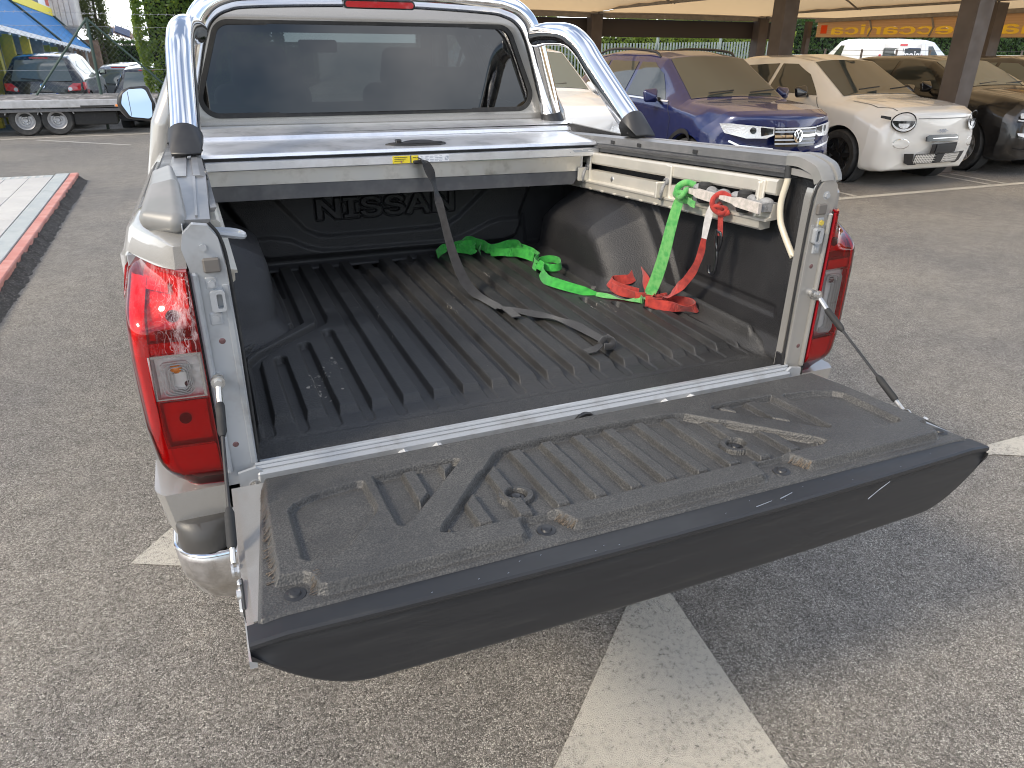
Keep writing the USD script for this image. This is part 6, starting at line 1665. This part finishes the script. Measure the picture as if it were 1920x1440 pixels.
def box_hedge(x0, x1, y0, y1, z0, z1, n, size, seed, rough=.10, faces=('x0', 'x1', 'y0', 'z1')):
    """Clipped hedge: leaves set into a wobbly skin with gaps and tufts."""
    g_ = np.random.RandomState(seed); dims = {'x0': (y1 - y0) * (z1 - z0), 'x1': (y1 - y0) * (z1 - z0), 'y0': (x1 - x0) * (z1 - z0), 'y1': (x1 - x0) * (z1 - z0), 'z1': (x1 - x0) * (y1 - y0)}
    tot = sum(dims[f] for f in faces); out, D = [], []
    for f in faces:
        k = int(n * dims[f] / tot); q = g_.rand(k, 3) * [x1 - x0, y1 - y0, z1 - z0] + [x0, y0, z0]
        ax = 'xyz'.index(f[0]); q[:, ax] = (x0, y0, z0)[ax] if f[1] == '0' else (x1, y1, z1)[ax]
        d = np.zeros((k, 3)); d[:, ax] = -1 if f[1] == '0' else 1
        bumpy = meshkit.fbm(q * 2.6, 4, seed) - .5
        q += d * (bumpy[:, None] * rough * 3.2 - np.abs(g_.randn(k, 1)) * rough * .8)
        out.append(q); D.append(d)
    return leaves(np.vstack(out), size, seed + 1, .5, np.vstack(D), .9)
def plant_hedge(name, label, cat, box, n, size, leafm, seed, rough=.10, faces=('x0', 'x1', 'y0', 'z1'), group=None):
    x0, x1, y0, y1, z0, z1 = box
    h = Thing(name, label, cat, ((x0 + x1) / 2, (y0 + y1) / 2, z0), group=group)
    h.part('crown', box_hedge(x0, x1, y0, y1, z0, z1, n, size, seed, rough, faces), leafm, smooth=False)
    i = .16 + rough
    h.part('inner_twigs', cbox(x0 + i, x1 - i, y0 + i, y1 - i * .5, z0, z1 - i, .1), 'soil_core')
    for k in range(max(1, int((x1 - x0) / 1.2))):
        xx = x0 + (k + .5) * (x1 - x0) / max(1, int((x1 - x0) / 1.2))
        h.part('trunk', cyl((xx, (y0 + y1) / 2, z0 - .3), (xx, (y0 + y1) / 2, z0 + .6), .05, 8, .03), 'bark')
    return h
plant_hedge('hedge', 'tall clipped green hedge beside the truck cab', 'hedge', (-1.46, 1.4, 16.35, 17.6, -.30, 3.2), 34000, .034, 'hedge_leaf', 31, .075)
plant_hedge('hedge', 'long low clipped hedge far behind the lower plot', 'hedge', (-5.0, 6.0, 41.0, 42.2, -1.5, 1.42), 16000, .06, 'dark_leaf', 37, .05)

def crown(c0, rad, n, size, seed, squash=(1, 1, 1), hollow=.55, clumps=26):
    """Leaf clumps spread through an uneven ellipsoid."""
    g_ = np.random.RandomState(seed)
    cs = g_.randn(clumps, 3); cs /= np.linalg.norm(cs, axis=1, keepdims=True)
    cs *= (g_.uniform(hollow, 1.0, (clumps, 1)))
    k = g_.randint(0, clumps, n)
    q = cs[k] + g_.randn(n, 3) * g_.uniform(.13, .24, (clumps, 1))[k]
    return leaves(np.asarray(c0) + q * rad * np.asarray(squash), size, seed + 3)
def tree(name, label, x, y, z0, h, rad, n, size, leafm, seed, squash=(1, 1, 1), cat='tree', group=None, trunk_r=.12):
    t_ = Thing(name, label, cat, (x, y, z0), group=group)
    t_.part('crown', crown((x, y, z0 + h - rad * squash[2]), rad, n, size, seed, squash), leafm, smooth=False)
    g_ = np.random.RandomState(seed)
    tk = [(x, y, z0 - .2), (x + .05, y, z0 + h * .3), (x - .04, y + .05, z0 + h * .6), (x, y, z0 + h * .85)]
    limbs = [tube(spline(tk, 4), trunk_r, 8, scale=np.linspace(1, .3, 13))]
    for k in range(6):
        a = g_.uniform(0, 6.28); zz = z0 + h * g_.uniform(.35, .65)
        limbs.append(cyl((x, y, zz), (x + math.cos(a) * rad * .7, y + math.sin(a) * rad * .7, zz + h * .22), trunk_r * .4, 6, trunk_r * .1))
    t_.part('trunk', join(*limbs), 'bark')
    return t_
tree('conifer', 'olive green conifer rising behind the fence corner post', -3.95, 40.5, gz(40), 5.6, .62, 6000, .055, 'pine_leaf', 41, (1, 1, 3.4))
for k, (x, y, h, r) in enumerate(((-3.4, 47, 3.6, 1.5), (-1.9, 49, 3.3, 1.4), (-.3, 48, 3.8, 1.6), (1.4, 50, 3.4, 1.5))):
    tree('sparse_tree', ['leftmost pale sparse shrub above the far hedge', 'second pale sparse shrub above the far hedge', 'third pale sparse shrub above the far hedge, nearest the tall hedge', 'pale sparse shrub hidden behind the tall hedge'][k], x, y, gz(y), h, r, 1800, .06, 'olive_leaf', 50 + k, (1, 1, .8), 'shrub', 'pale shrubs beyond the far hedge')
# dead branches lying on the bank
pm('dead_wood', (0.42, 0.36, 0.27), 0.9)
db = Thing('branch_pile', 'pile of pale cut branches below the far hedge', 'branches', (-2.3, 34.0, gz(34)))
g_ = np.random.RandomState(8)
for k in range(14):
    a = np.array([-3.6 + g_.rand() * 2.6, 34 + g_.rand(), gz(34) + .9 + g_.rand() * .5]); b = a + [g_.uniform(.5, 1.6), g_.uniform(-.3, .3), g_.uniform(-.25, .35)]
    db.part('branch', tube([a, (a + b) / 2 + [0, 0, .06], b], .022, 6, 4), 'dead_wood')

# shop with blue awnings
pm('yellow_wall', (0.66, 0.50, 0.06), 0.7, vary=(2, (0.58, 0.43, 0.06), 0.4, 0.7))
pm('yellow_band', (0.80, 0.66, 0.05), 0.6)
pm('shop_wall', (0.30, 0.29, 0.28), 0.8, vary=(3, (0.36, 0.34, 0.32), 0.4, 0.7))
pm('navy_panel', (0.03, 0.045, 0.11), 0.5)
pm('white_cladding', (0.66, 0.62, 0.58), 0.6, vary=(4, (0.52, 0.47, 0.43), 0.45, 0.75))
mat('awning_cloth', {'g': ('geometry', {}), 'b': ('brick_texture', {'scale': 3.2, 'mortar_size': 0.012, 'color1': (0.03, 0.26, 0.66), 'color2': (0.035, 0.30, 0.72), 'mortar': (0.02, 0.18, 0.50), 'offset': 0.0}),
                     'p': ('principled_bsdf', {'roughness': 0.6}), 'tl': ('translucent_bsdf', {'color': (0.04, 0.36, 0.80)}), 'm': ('mix_closure', {'fac': 0.4})},
    [('g.position', 'b.vector'), ('b.color', 'p.base_color'), ('p.BSDF', 'm.closure1'), ('tl.BSDF', 'm.closure2')], 'm.closure')
pm('sign_grey', (0.045, 0.055, 0.065), 0.5)
pm('sign_blue', (0.05, 0.30, 0.62), 0.5)
pm('sign_white', (0.75, 0.77, 0.80), 0.5)
pm('red_panel', (0.55, 0.12, 0.08), 0.6)
pm('concrete', (0.36, 0.34, 0.31), 0.85, vary=(3, (0.28, 0.25, 0.22), 0.4, 0.7))
SX = -5.5
shop = Thing('shop_building', 'yellow fronted shop with long blue awnings and a navy fascia', 'shop', (SX, 29, -.9))
def sloped(x0, x1, y0, y1, za0, za1, zb0, zb1):
    """Box whose bottom and top run down the slope from y0 to y1."""
    return hull([(x, y, z) for x in (x0, x1) for y, z in ((y0, za0), (y0, za1), (y1, zb0), (y1, zb1))])
zi = lambda y: 2.68 - .030 * (y - 27.5)
zo = lambda y: 1.78 - .039 * (y - 20)
def along(name, x0, x1, y0, y1, lo, hi, ma, **kw):
    return shop.part(name, sloped(x0, x1, y0, y1, lo(y0), hi(y0), lo(y1), hi(y1)), ma, **kw)
along('wall', SX - 6, SX, 18.0, 38.0, lambda y: -2.4, lambda y: zi(y) + 1.6, 'shop_wall')
along('yellow_band', SX + .002, SX + .10, 18.0, 38.0, zi, lambda y: zi(y) + .29, 'yellow_band')
along('navy_fascia', SX + .002, SX + .06, 18.0, 35.0, lambda y: zi(y) + .30, lambda y: zi(y) + 1.55, 'navy_panel')
along('white_fascia', SX + .002, SX + .06, 35.02, 38.0, lambda y: zi(y) + .30, lambda y: zi(y) + 1.55, 'sign_white')
along('red_mark', SX + .061, SX + .075, 36.9, 37.8, lambda y: zi(y) + .36, lambda y: zi(y) + 1.1, 'red_panel')
for k in range(10):
    y = 18.4 + k * 1.92
    along('glass_front', SX + .001, SX + .02, y + .32, y + 1.7, lambda y: zo(y) - 1.9, lambda y: zo(y) - .15, 'light_car_glass')
    along('pillar', SX + .001, SX + .25, y - .05, y + .25, lambda y: -2.0, lambda y: zo(y) + .05, 'yellow_wall')
for k in range(2):
    pp = [(-4.82, 22.6), (-4.50, 22.9)][k]
    shop.part('porch_post', hull([(pp[0] + dx, pp[1] + dy, z) for dx in (0, .20) for dy in (0, .2) for z in (-1.1, 1.66)]), 'yellow_wall')
for (y0, y1, lab) in ((18.3, 28.3, 'nearer blue awning with a white valance'), (28.4, 38.0, 'farther blue awning with a white valance')):
    def aw(U, V):
        return np.stack([SX + .10 + 1.22 * V, U, zi(U) - .02 + (zo(U) - zi(U) + .02) * V - .05 * np.sin(V * math.pi)], -1)
    a_ = shop.part('awning', grid(np.linspace(y0, y1, 24), np.linspace(0, 1, 8), aw), 'awning_cloth', smooth=True, label=lab)
    along('awning_valance', SX + 1.30, SX + 1.335, y0, y1, lambda y: zo(y) - .10, lambda y: zo(y) + .01, 'sign_white', under=a_)
    shop.part('awning_arm', tube([(SX + .12, y1, zi(y1) + .02), (SX + 1.33, y1, zo(y1) + .03)], .035, 8), 'green_post', under=a_)
    for yy in np.linspace(y0 + .4, y1 - .4, 9):
        shop.part('valance_weight', cbox(SX + 1.29, SX + 1.325, yy, yy + .08, zo(yy) - .15, zo(yy) - .10, .004), 'sign_white', under=a_)
# signboard beside the porch
sb_ = Thing('signboard', 'dark grey signboard with a blue swoosh and white lettering under the awning', 'sign', (-4.6, 26.3, gz(26)))
bd = sb_.part('board', cbox(-5.9, -4.02, 26.5, 26.58, .30, 1.12, .01), 'sign_grey')
sb_.part('cap', cbox(-5.9, -4.02, 26.47, 26.6, 1.12, 1.16, .004), 'galvanised', under=bd)
sb_.part('upper_board', cbox(-5.9, -4.5, 26.62, 26.68, 1.16, 1.62, .01), 'concrete')
for x in (-5.6, -4.3):
    sb_.part('sign_leg', cbox(x, x + .06, 26.52, 26.57, -.9, .32, .004), 'galvanised')
sw = [(-5.35, .90), (-5.2, .80), (-5.0, .74), (-4.75, .73), (-4.55, .76)]
sb_.part('swoosh', ext(sg.LineString(spline([(a, b, 0) for a, b in sw], 6)[:, :2]).buffer(.018), 'y', 26.488, 26.499), 'sign_blue', under=bd)
sb_.part('emblem', ext(rrect(-4.63, -4.42, .72, .90, .05).difference(sg.Point(-4.525, .80).buffer(.035)), 'y', 26.484, 26.499), 'sign_blue', under=bd)
v, f = text('nome', .10, .004); v = np.stack([v[:, 0] * .9 - 4.33, 26.499 - v[:, 2], v[:, 1] + .855], 1)
sb_.part('lettering', (v, f), 'sign_white', smooth=20, under=bd)
# white clad building beyond, with an eave and solar panels
fb = Thing('far_building', 'pale clad warehouse with an open eave beyond the shop', 'building', (-6.5, 41, -1.2))
fb.part('wall', cbox(-12, -5.15, 38.6, 48, -2.4, 1.35, .02), 'concrete')
for k in range(7):
    x1 = -4.52 - .20 * k
    fb.part('cladding_sheet', cbox(x1 - .185, x1, 38.0, 38.12, 2.02, 4.2, .01), 'white_cladding')
for k in range(8):
    fb.part('side_sheet', cbox(-4.53, -4.50, 38.13 + k * .6, 38.71 + k * .6, 2.0 - .02 * k, 4.2, .005), 'white_cladding')
fb.part('upper_storey', cbox(-12, -4.56, 38.12, 48, 1.98, 4.2, .01), 'white_cladding')
fb.part('eave', hull([(-8, 37.6, 1.98), (-4.5, 37.6, 1.98), (-8, 37.6, 1.90), (-4.5, 37.6, 1.90), (-8, 39.5, 1.55), (-4.9, 39.5, 1.30), (-8, 38, 1.9), (-4.9, 38, 1.3)]), 'concrete')
pm('brown_wall', (0.22, 0.14, 0.10), 0.8, vary=(5, (0.33, 0.24, 0.18), 0.4, 0.7))
fb.part('lean_to', cbox(-5.4, -4.05, 40.0, 46.0, -2.2, 1.45, .02), 'brown_wall')
for k in range(5):
    fb.part('timber_post', cbox(-4.95 + k * .20, -4.87 + k * .20, 36.4, 36.5, -2.0, 1.05, .01), 'white_cladding' if k % 2 else 'brown_wall')
for k in range(2):
    fb.part('solar_panel', hull([(-4.3 + k * .75, 44.0, 1.95 - .08 * k), (-3.65 + k * .75, 44.0, 1.70 - .08 * k), (-4.3 + k * .75, 45.5, 2.25 - .08 * k), (-3.65 + k * .75, 45.5, 2.0 - .08 * k), (-4.3 + k * .75, 44.0, 1.90 - .08 * k), (-3.65 + k * .75, 44.0, 1.65 - .08 * k), (-4.3 + k * .75, 45.5, 2.2 - .08 * k), (-3.65 + k * .75, 45.5, 1.95 - .08 * k)]), 'navy_panel')
pm('tile_roof', (0.34, 0.20, 0.14), 0.85, vary=(8, (0.45, 0.33, 0.26), 0.4, 0.7))
fb.part('tiled_roof', hull([(-4.6, 46, 2.15), (-2.9, 46, 1.60), (-4.6, 50, 2.35), (-2.9, 50, 1.75), (-4.6, 46, 2.05), (-2.9, 46, 1.50), (-4.6, 50, 2.2), (-2.9, 50, 1.6)]), 'tile_roof')

# ------------------------------------------------------------------ canopy over the parked cars
pm('brown_steel', (0.075, 0.058, 0.048), 0.55, vary=(4, (0.10, 0.078, 0.064), 0.35, 0.7), rvary=(6, 0.45, 0.65))
pm('dark_brown_steel', (0.035, 0.026, 0.022), 0.6)
pm('grey_steel', (0.20, 0.18, 0.155), 0.6, vary=(7, (0.27, 0.24, 0.20), 0.4, 0.7))
mat('canvas', {'g': ('geometry', {}), 'n': ('noise_texture', {'scale': 0.8, 'detail': 5.0}), 'r': ('rgb_ramp', {'ramp': [(0.3, (0.44, 0.34, 0.22)), (0.65, (0.54, 0.43, 0.29))]}),
               'd': ('diffuse_bsdf', {}), 'tl': ('translucent_bsdf', {'color': (0.56, 0.39, 0.21)}), 'm': ('mix_closure', {'fac': 0.62})},
    [('g.position', 'n.vector'), ('n.fac', 'r.fac'), ('r.color', 'd.color'), ('d.BSDF', 'm.closure1'), ('tl.BSDF', 'm.closure2')], 'm.closure')
can = Thing('car_canopy', 'brown steel canopy with beige canvas roof over the parked cars', 'canopy', (9.0, 10.5, 0))
def column(x, y, z1, w=.28):
    """Wide-flange steel post."""
    h = w / 2; tw = .014
    web = cbox(x - tw / 2, x + tw / 2, y - h + .02, y + h - .02, 0, z1, .002)
    f1 = cbox(x - h, x + h, y - h, y - h + .022, 0, z1, .003); f2 = cbox(x - h, x + h, y + h - .022, y + h, 0, z1, .003)
    cl_ = cbox(x - h, x - h + .016, y - h + .022, y + h - .022, 0, z1, .002)
    p_ = can.part('column', join(web, f1, f2, cl_), 'brown_steel')
    can.part('base_plate', cbox(x - h - .06, x + h + .06, y - h - .06, y + h + .06, 0, .02, .003), 'brown_steel', under=p_)
    return p_
FR = (-1.35, 3.85, 9.05, 14.25, 19.45)
column(9.05, 6.15, 2.62); column(14.25, 6.15, 2.62)
column(9.05, 9.75, 2.42, .30); column(14.25, 9.75, 2.42, .30)
for x in (9.05, 14.25):
    column(x, 16.6, 2.42, .30)
column(15.3, 15.9, 2.2, .14)
def zbeam(y): return 2.42 - .006 * (y - 6)
for x in FR[2:4]:
    can.part('frame_beam', hull([(x - .05, 4.6, 2.52), (x + .05, 4.6, 2.52), (x - .05, 4.6, 2.66), (x + .05, 4.6, 2.66), (x - .05, 16.6, 2.34), (x + .05, 16.6, 2.34), (x - .05, 16.6, 2.46), (x + .05, 16.6, 2.46)]), 'grey_steel')
    for y in np.arange(6.0, 16.5, 1.75):
        can.part('beam_strut', cyl((x, y, 2.60 - .015 * (y - 6)), (x + .7, y + .2, 2.76), .022, 8), 'grey_steel')
can.part('cross_beam', cbox(5.0, 19.4, 9.70, 9.80, 2.50, 2.62, .005), 'grey_steel')
can.part('cross_beam', cbox(9.15, 19.4, 6.10, 6.22, 2.62, 2.78, .005), 'grey_steel')
can.part('rear_fascia', cbox(5.2, 15.2, 16.72, 16.84, 1.76, 2.18, .01), 'dark_brown_steel')
can.part('rear_gutter', cbox(3.6, 15.2, 16.55, 16.71, 2.19, 2.30, .006), 'grey_steel')
def vault(x0, x1):
    def fn(U, V):
        t_ = (U - x0) / (x1 - x0)
        z = 2.48 + .62 * np.sin(np.clip(t_, 0, 1) * math.pi) ** .8 - .012 * (V - 6) + .03 * np.sin(V * 3.6) ** 2
        z = z + (2.31 - z) * sstep(14.6, 16.6, V) ** 1.3
        return np.stack([U, V, z], -1)
    return fn
for x0, x1 in ((3.85, 9.05), (9.05, 14.25), (14.25, 19.45)):
    can.part('canvas_roof', grid(np.linspace(x0 + .02, x1 - .02, 24), np.linspace(4.4, 16.6, 30), vault(x0, x1)), 'canvas', smooth=True)
    for y in (6.15, 9.75, 13.2, 16.4):
        u_ = np.linspace(x0 + .03, x1 - .03, 16)
        q = vault(x0, x1)(u_, np.full(16, y)); q[:, 2] -= .03
        can.part('roof_bow', tube(q, .020, 8), 'grey_steel')
# banner seen from behind, on the far right side of the canopy
pm('banner_cloth', (0.55, 0.36, 0.16), 0.7)
mat('banner_canvas', {'g': ('geometry', {}), 'w': ('wave_texture', {'bands_direction': 'z', 'scale': 6.0, 'distortion': 0.6}), 'r': ('rgb_ramp', {'ramp': [(0.0, (0.62, 0.46, 0.29)), (1.0, (0.74, 0.57, 0.38))]}),
               'd': ('diffuse_bsdf', {}), 'tl': ('translucent_bsdf', {'color': (0.74, 0.54, 0.34)}), 'm': ('mix_closure', {'fac': 0.6})},
    [('g.position', 'w.vector'), ('w.fac', 'r.fac'), ('r.color', 'd.color'), ('d.BSDF', 'm.closure1'), ('tl.BSDF', 'm.closure2')], 'm.closure')
for nm, c1, tr1 in (('letter_orange', (0.75, 0.16, 0.05), (0.9, 0.22, 0.06)), ('letter_yellow', (0.90, 0.68, 0.14), (1.0, 0.80, 0.18))):
    mat(nm, {'d': ('diffuse_bsdf', {'color': c1}), 'tl': ('translucent_bsdf', {'color': tr1}), 'm': ('mix_closure', {'fac': 0.6})}, [('d.BSDF', 'm.closure1'), ('tl.BSDF', 'm.closure2')], 'm.closure')
bn = Thing('banner', 'long orange canvas workshop banner seen from behind with mirrored lettering', 'banner', (15.8, 11, 1.8))
BX = 15.8
bn.part('top_rail', hull([(BX - .06, 16.15, 2.19), (BX + .02, 16.15, 2.19), (BX - .06, 16.15, 2.27), (BX + .02, 16.15, 2.27), (BX - .06, 5.9, 2.36), (BX + .02, 5.9, 2.36), (BX - .06, 5.9, 2.46), (BX + .02, 5.9, 2.46)]), 'grey_steel')
for y in (14.25, 12.42, 10.85, 9.55, 8.2):
    zt_ = 2.19 + (16.1 - y) * .0168
    bn.part('strap_bracket', join(hull([(BX - .05, y - .03, zt_), (BX - .05, y + .03, zt_), (BX - .012, y - .10, (zt_ + 1.82) / 2), (BX - .012, y - .04, (zt_ + 1.82) / 2), (BX - .012, y, zt_)]), hull([(BX - .012, y - .10, (zt_ + 1.82) / 2), (BX - .012, y - .04, (zt_ + 1.82) / 2), (BX - .02, y - .03, 1.84), (BX - .02, y + .03, 1.84), (BX - .03, y - .07, (zt_ + 1.82) / 2)])), 'grey_steel')
def word_shape(s, y0, y1, z0, h):
    """2D outline of the lettering on the cloth, read from the far side towards +y; first letter and the rest apart."""
    v, f = text(s, h, .004, True); x0_, x1_ = v[:, 0].min(), v[:, 0].max()
    one, _f = text(s[0], h, .004, True); cut = one[:, 0].max() + .004
    q = np.stack([y0 + (v[:, 0] - x0_) / (x1_ - x0_) * (y1 - y0), z0 + v[:, 1]], 1)
    t3 = v[f]; ok = np.abs((t3[:, 1, 0] - t3[:, 0, 0]) * (t3[:, 2, 1] - t3[:, 0, 1]) - (t3[:, 1, 1] - t3[:, 0, 1]) * (t3[:, 2, 0] - t3[:, 0, 0])) > 1e-10
    is1 = t3.mean(1)[:, 0] < cut
    return [shapely.union_all([sg.Polygon(q[t_]) for t_ in f[ok & m_]]).buffer(.001).simplify(.002) for m_ in (is1, ~is1)]
cloth = sg.Polygon([(16.1, 1.82), (6.0, 1.82), (6.0, 2.36), (16.1, 2.19)])
L1, L2 = word_shape('Meccanica', 11.05, 15.55, 1.895, .215), word_shape('Officina', 7.7, 10.65, 1.90, .235)
blk = sg.box(15.72, 1.91, 15.95, 2.12)
ban = bn.part('cloth', ext(cloth.difference(shapely.union_all(L1 + L2 + [blk]).buffer(.002)), 'x', BX, BX + .004), 'banner_canvas', smooth=False)
for g_, ma in ((L1[0], 'letter_orange'), (L1[1], 'letter_yellow'), (L2[0], 'letter_orange'), (L2[1], 'letter_yellow'), (blk, 'letter_orange')):
    bn.part('lettering', ext(g_, 'x', BX, BX + .004), ma, smooth=False, under=ban)

# steel fence behind the canopy
pm('fence_green', (0.20, 0.25, 0.235), 0.5, vary=(6, (0.26, 0.30, 0.29), 0.4, 0.7))
fn_ = Thing('bar_fence', 'grey green vertical bar fence behind the canopy', 'fence', (13.5, 20.5, 0.0))
for k in range(94):
    x = 8.0 + k * .115
    zt_ = 1.55 + .018 * (x - 9)
    fn_.part('fence_bar', cbox(x, x + .05, 20.5, 20.53, 0.0, zt_, .004), 'fence_green')
for k in range(5):
    x = 8.6 + k * 2.45
    fn_.part('fence_post', cbox(x, x + .07, 20.54, 20.61, 0.0, 1.72 + .018 * (x - 9), .006), 'fence_green')
for z in (.3, 1.25):
    fn_.part('fence_rail', cbox(8, 18.9, 20.54, 20.57, z, z + .05, .004), 'fence_green')
plant_hedge('hedge', 'sunlit yellow green hedge seen through the bar fence', 'hedge', (7.0, 21.0, 22.6, 24.2, 0, 2.05), 30000, .055, 'bright_leaf', 61, .13, ('y0', 'z1', 'x0'))
plant_hedge('hedge', 'dark green hedge behind the white vans', 'hedge', (19.5, 46.0, 27.0, 29.0, 0, 2.75), 26000, .085, 'dark_leaf', 67, .16, ('y0', 'z1', 'x0'))
for k, (x, y, h) in enumerate(((17.2, 26.5, 3.3), (21.0, 27.2, 3.1), (25.5, 31, 4.2), (33, 33, 4.6), (11.5, 27, 3.0))):
    tree('broadleaf_tree', ['light green tree right of the canopy corner column', 'light green tree above the nearer white van', 'mid green tree over the dark hedge behind the banner', 'mid green tree at the far right behind the banner', 'light green tree behind the bar fence'][k], x, y, 0.0, h, 1.7, 5000, .09, 'bright_leaf' if k in (0, 1, 4) else 'dark_leaf', 70 + k, (1.1, 1.1, .8), 'tree', 'trees beyond the canopy')
# low wire railing in front of the vans
wr = Thing('wire_railing', 'low wire railing in front of the white vans', 'fence', (21, 17.6, 0.0))
for k in range(8):
    x = 16.2 + k * 1.5
    wr.part('railing_post', cbox(x, x + .05, 17.6, 17.65, 0.0, 1.52, .004), 'brown_steel')
for z in (1.20, 1.34, 1.48):
    wr.part('railing_wire', cbox(16.2, 27.5, 17.62, 17.635, z, z + .014, .002), 'dark_brown_steel')

# white vans
SV = [(0.0, .32, .76, .66, .76, .98, .66, 1.02), (.05, .28, .86, .76, .84, 1.05, .70, 1.08), (.4, .26, .91, .95, .89, 1.14, .74, 1.18), (.85, .26, .92, 1.05, .90, 1.22, .76, 1.27), (1.7, .26, .92, 1.08, .91, 1.72, .74, 1.78), (2.2, .26, .92, 1.08, .91, 1.80, .73, 1.86), (4.2, .26, .92, 1.08, .91, 1.80, .73, 1.85), (4.48, .28, .91, 1.06, .89, 1.74, .72, 1.79), (4.55, .34, .88, 1.0, .86, 1.66, .72, 1.70)]
def van(label, loc, rotz, words):
    t = Thing('parked_van', label, 'van', loc, rotz, group='white vans beyond the canopy')
    c = Car(4.55, SV, .10, .05, (.06, .05), (.05, .02))
    B, body = car_common(t, c, 'white_paint', [(.9, .34), (3.7, .34)], .34, .21, 6, clad=False)
    B('windscreen', c.top([(-.70, .92), (.70, .92), (.66, 1.66), (-.66, 1.66)], .006), 'car_glass', 40)
    B('rear_window', c.rear(rrect(-.72, -.02, 1.02, 1.56, .05), .006), 'navy_panel', 40)
    B('rear_window', c.rear(rrect(.02, .72, 1.02, 1.56, .05), .006), 'car_glass', 40)
    B('high_brake_light', c.rear(sg.box(-.14, 1.62, .14, 1.69), .012), 'tail_red')
    for s in (-1, 1):
        B('tail_light', c.rear([(s * .76, .85), (s * .85, .85), (s * .85, 1.35), (s * .78, 1.35)], .012), 'tail_red')
        B('side_window', c.side([(1.40, 1.12), (2.1, 1.12), (2.1, 1.62), (1.85, 1.62)], .006, s), 'car_glass', 40)
        B('panel_seam', c.side(sg.box(2.25, .40, 2.258, 1.70), .003, s), 'print_grey')
        B('panel_seam', c.side(sg.box(3.30, .40, 3.308, 1.70), .003, s), 'print_grey')
        door_mirror(B, c, 1.55, 1.16, .90, 'black_plastic', s)
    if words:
        dk = B('painted_reflection', c.rear(sg.box(-.70, 1.10, .0, 1.54), .012), 'sign_grey')  # reflection of the banner in the pane, painted as dark patch and reversed letters
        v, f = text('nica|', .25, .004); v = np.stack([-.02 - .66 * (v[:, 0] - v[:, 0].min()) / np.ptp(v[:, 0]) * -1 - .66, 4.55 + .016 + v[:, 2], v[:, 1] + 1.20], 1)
        B('reflection_text', (c.warp(v), f), 'sign_white', 20, dk)
    return t
van('white van with a banner reflection painted on its rear window and a high red brake lamp', (23.9, 23.6, 0), 166.0, True)
van('white van with a long sloping bonnet right of the van with the painted reflection', (27.6, 21.4, 0), 93.0, False)
# ------------------------------------------------------------------ second canopy across the lane, mirrored in the truck's rear window
can2 = Thing('car_canopy', 'second canvas canopy across the lane, seen only mirrored in the rear window', 'canopy', (9.0, -9.0, 0))
for x in (4.2, 9.4, 14.6):
    for y in (-4.4, -9.5, -14.6):
        can2.part('column', cbox(x - .14, x + .14, y - .14, y + .14, 0, 2.6, .004), 'brown_steel')
    can2.part('frame_beam', cbox(x - .05, x + .05, -15.2, -3.8, 2.60, 2.74, .004), 'grey_steel')
for x0 in (4.2, 9.4):
    def v2(U, V, x0=x0):
        return np.stack([U, V, 2.76 + .75 * np.sin((U - x0) / 5.2 * math.pi)], -1)
    can2.part('canvas_roof', grid(np.linspace(x0, x0 + 5.2, 18), np.linspace(-15.2, -3.8, 8), v2), 'canvas', smooth=True)
for k, (x, h, r) in enumerate(((-14, 6.5, 3.6), (-7, 7.5, 4.2), (0, 6.8, 3.8), (6, 7.2, 4.0), (13, 6.4, 3.6))):
    tree('broadleaf_tree', ['first', 'second', 'third', 'fourth', 'fifth'][k] + ' tree from the left in the row mirrored in the rear window', x, -46.0 - (k % 2) * 3, 0, h, r, 2600, .26, 'dark_leaf', 90 + k, (1.1, 1.1, .8), 'tree', 'trees across the lane')
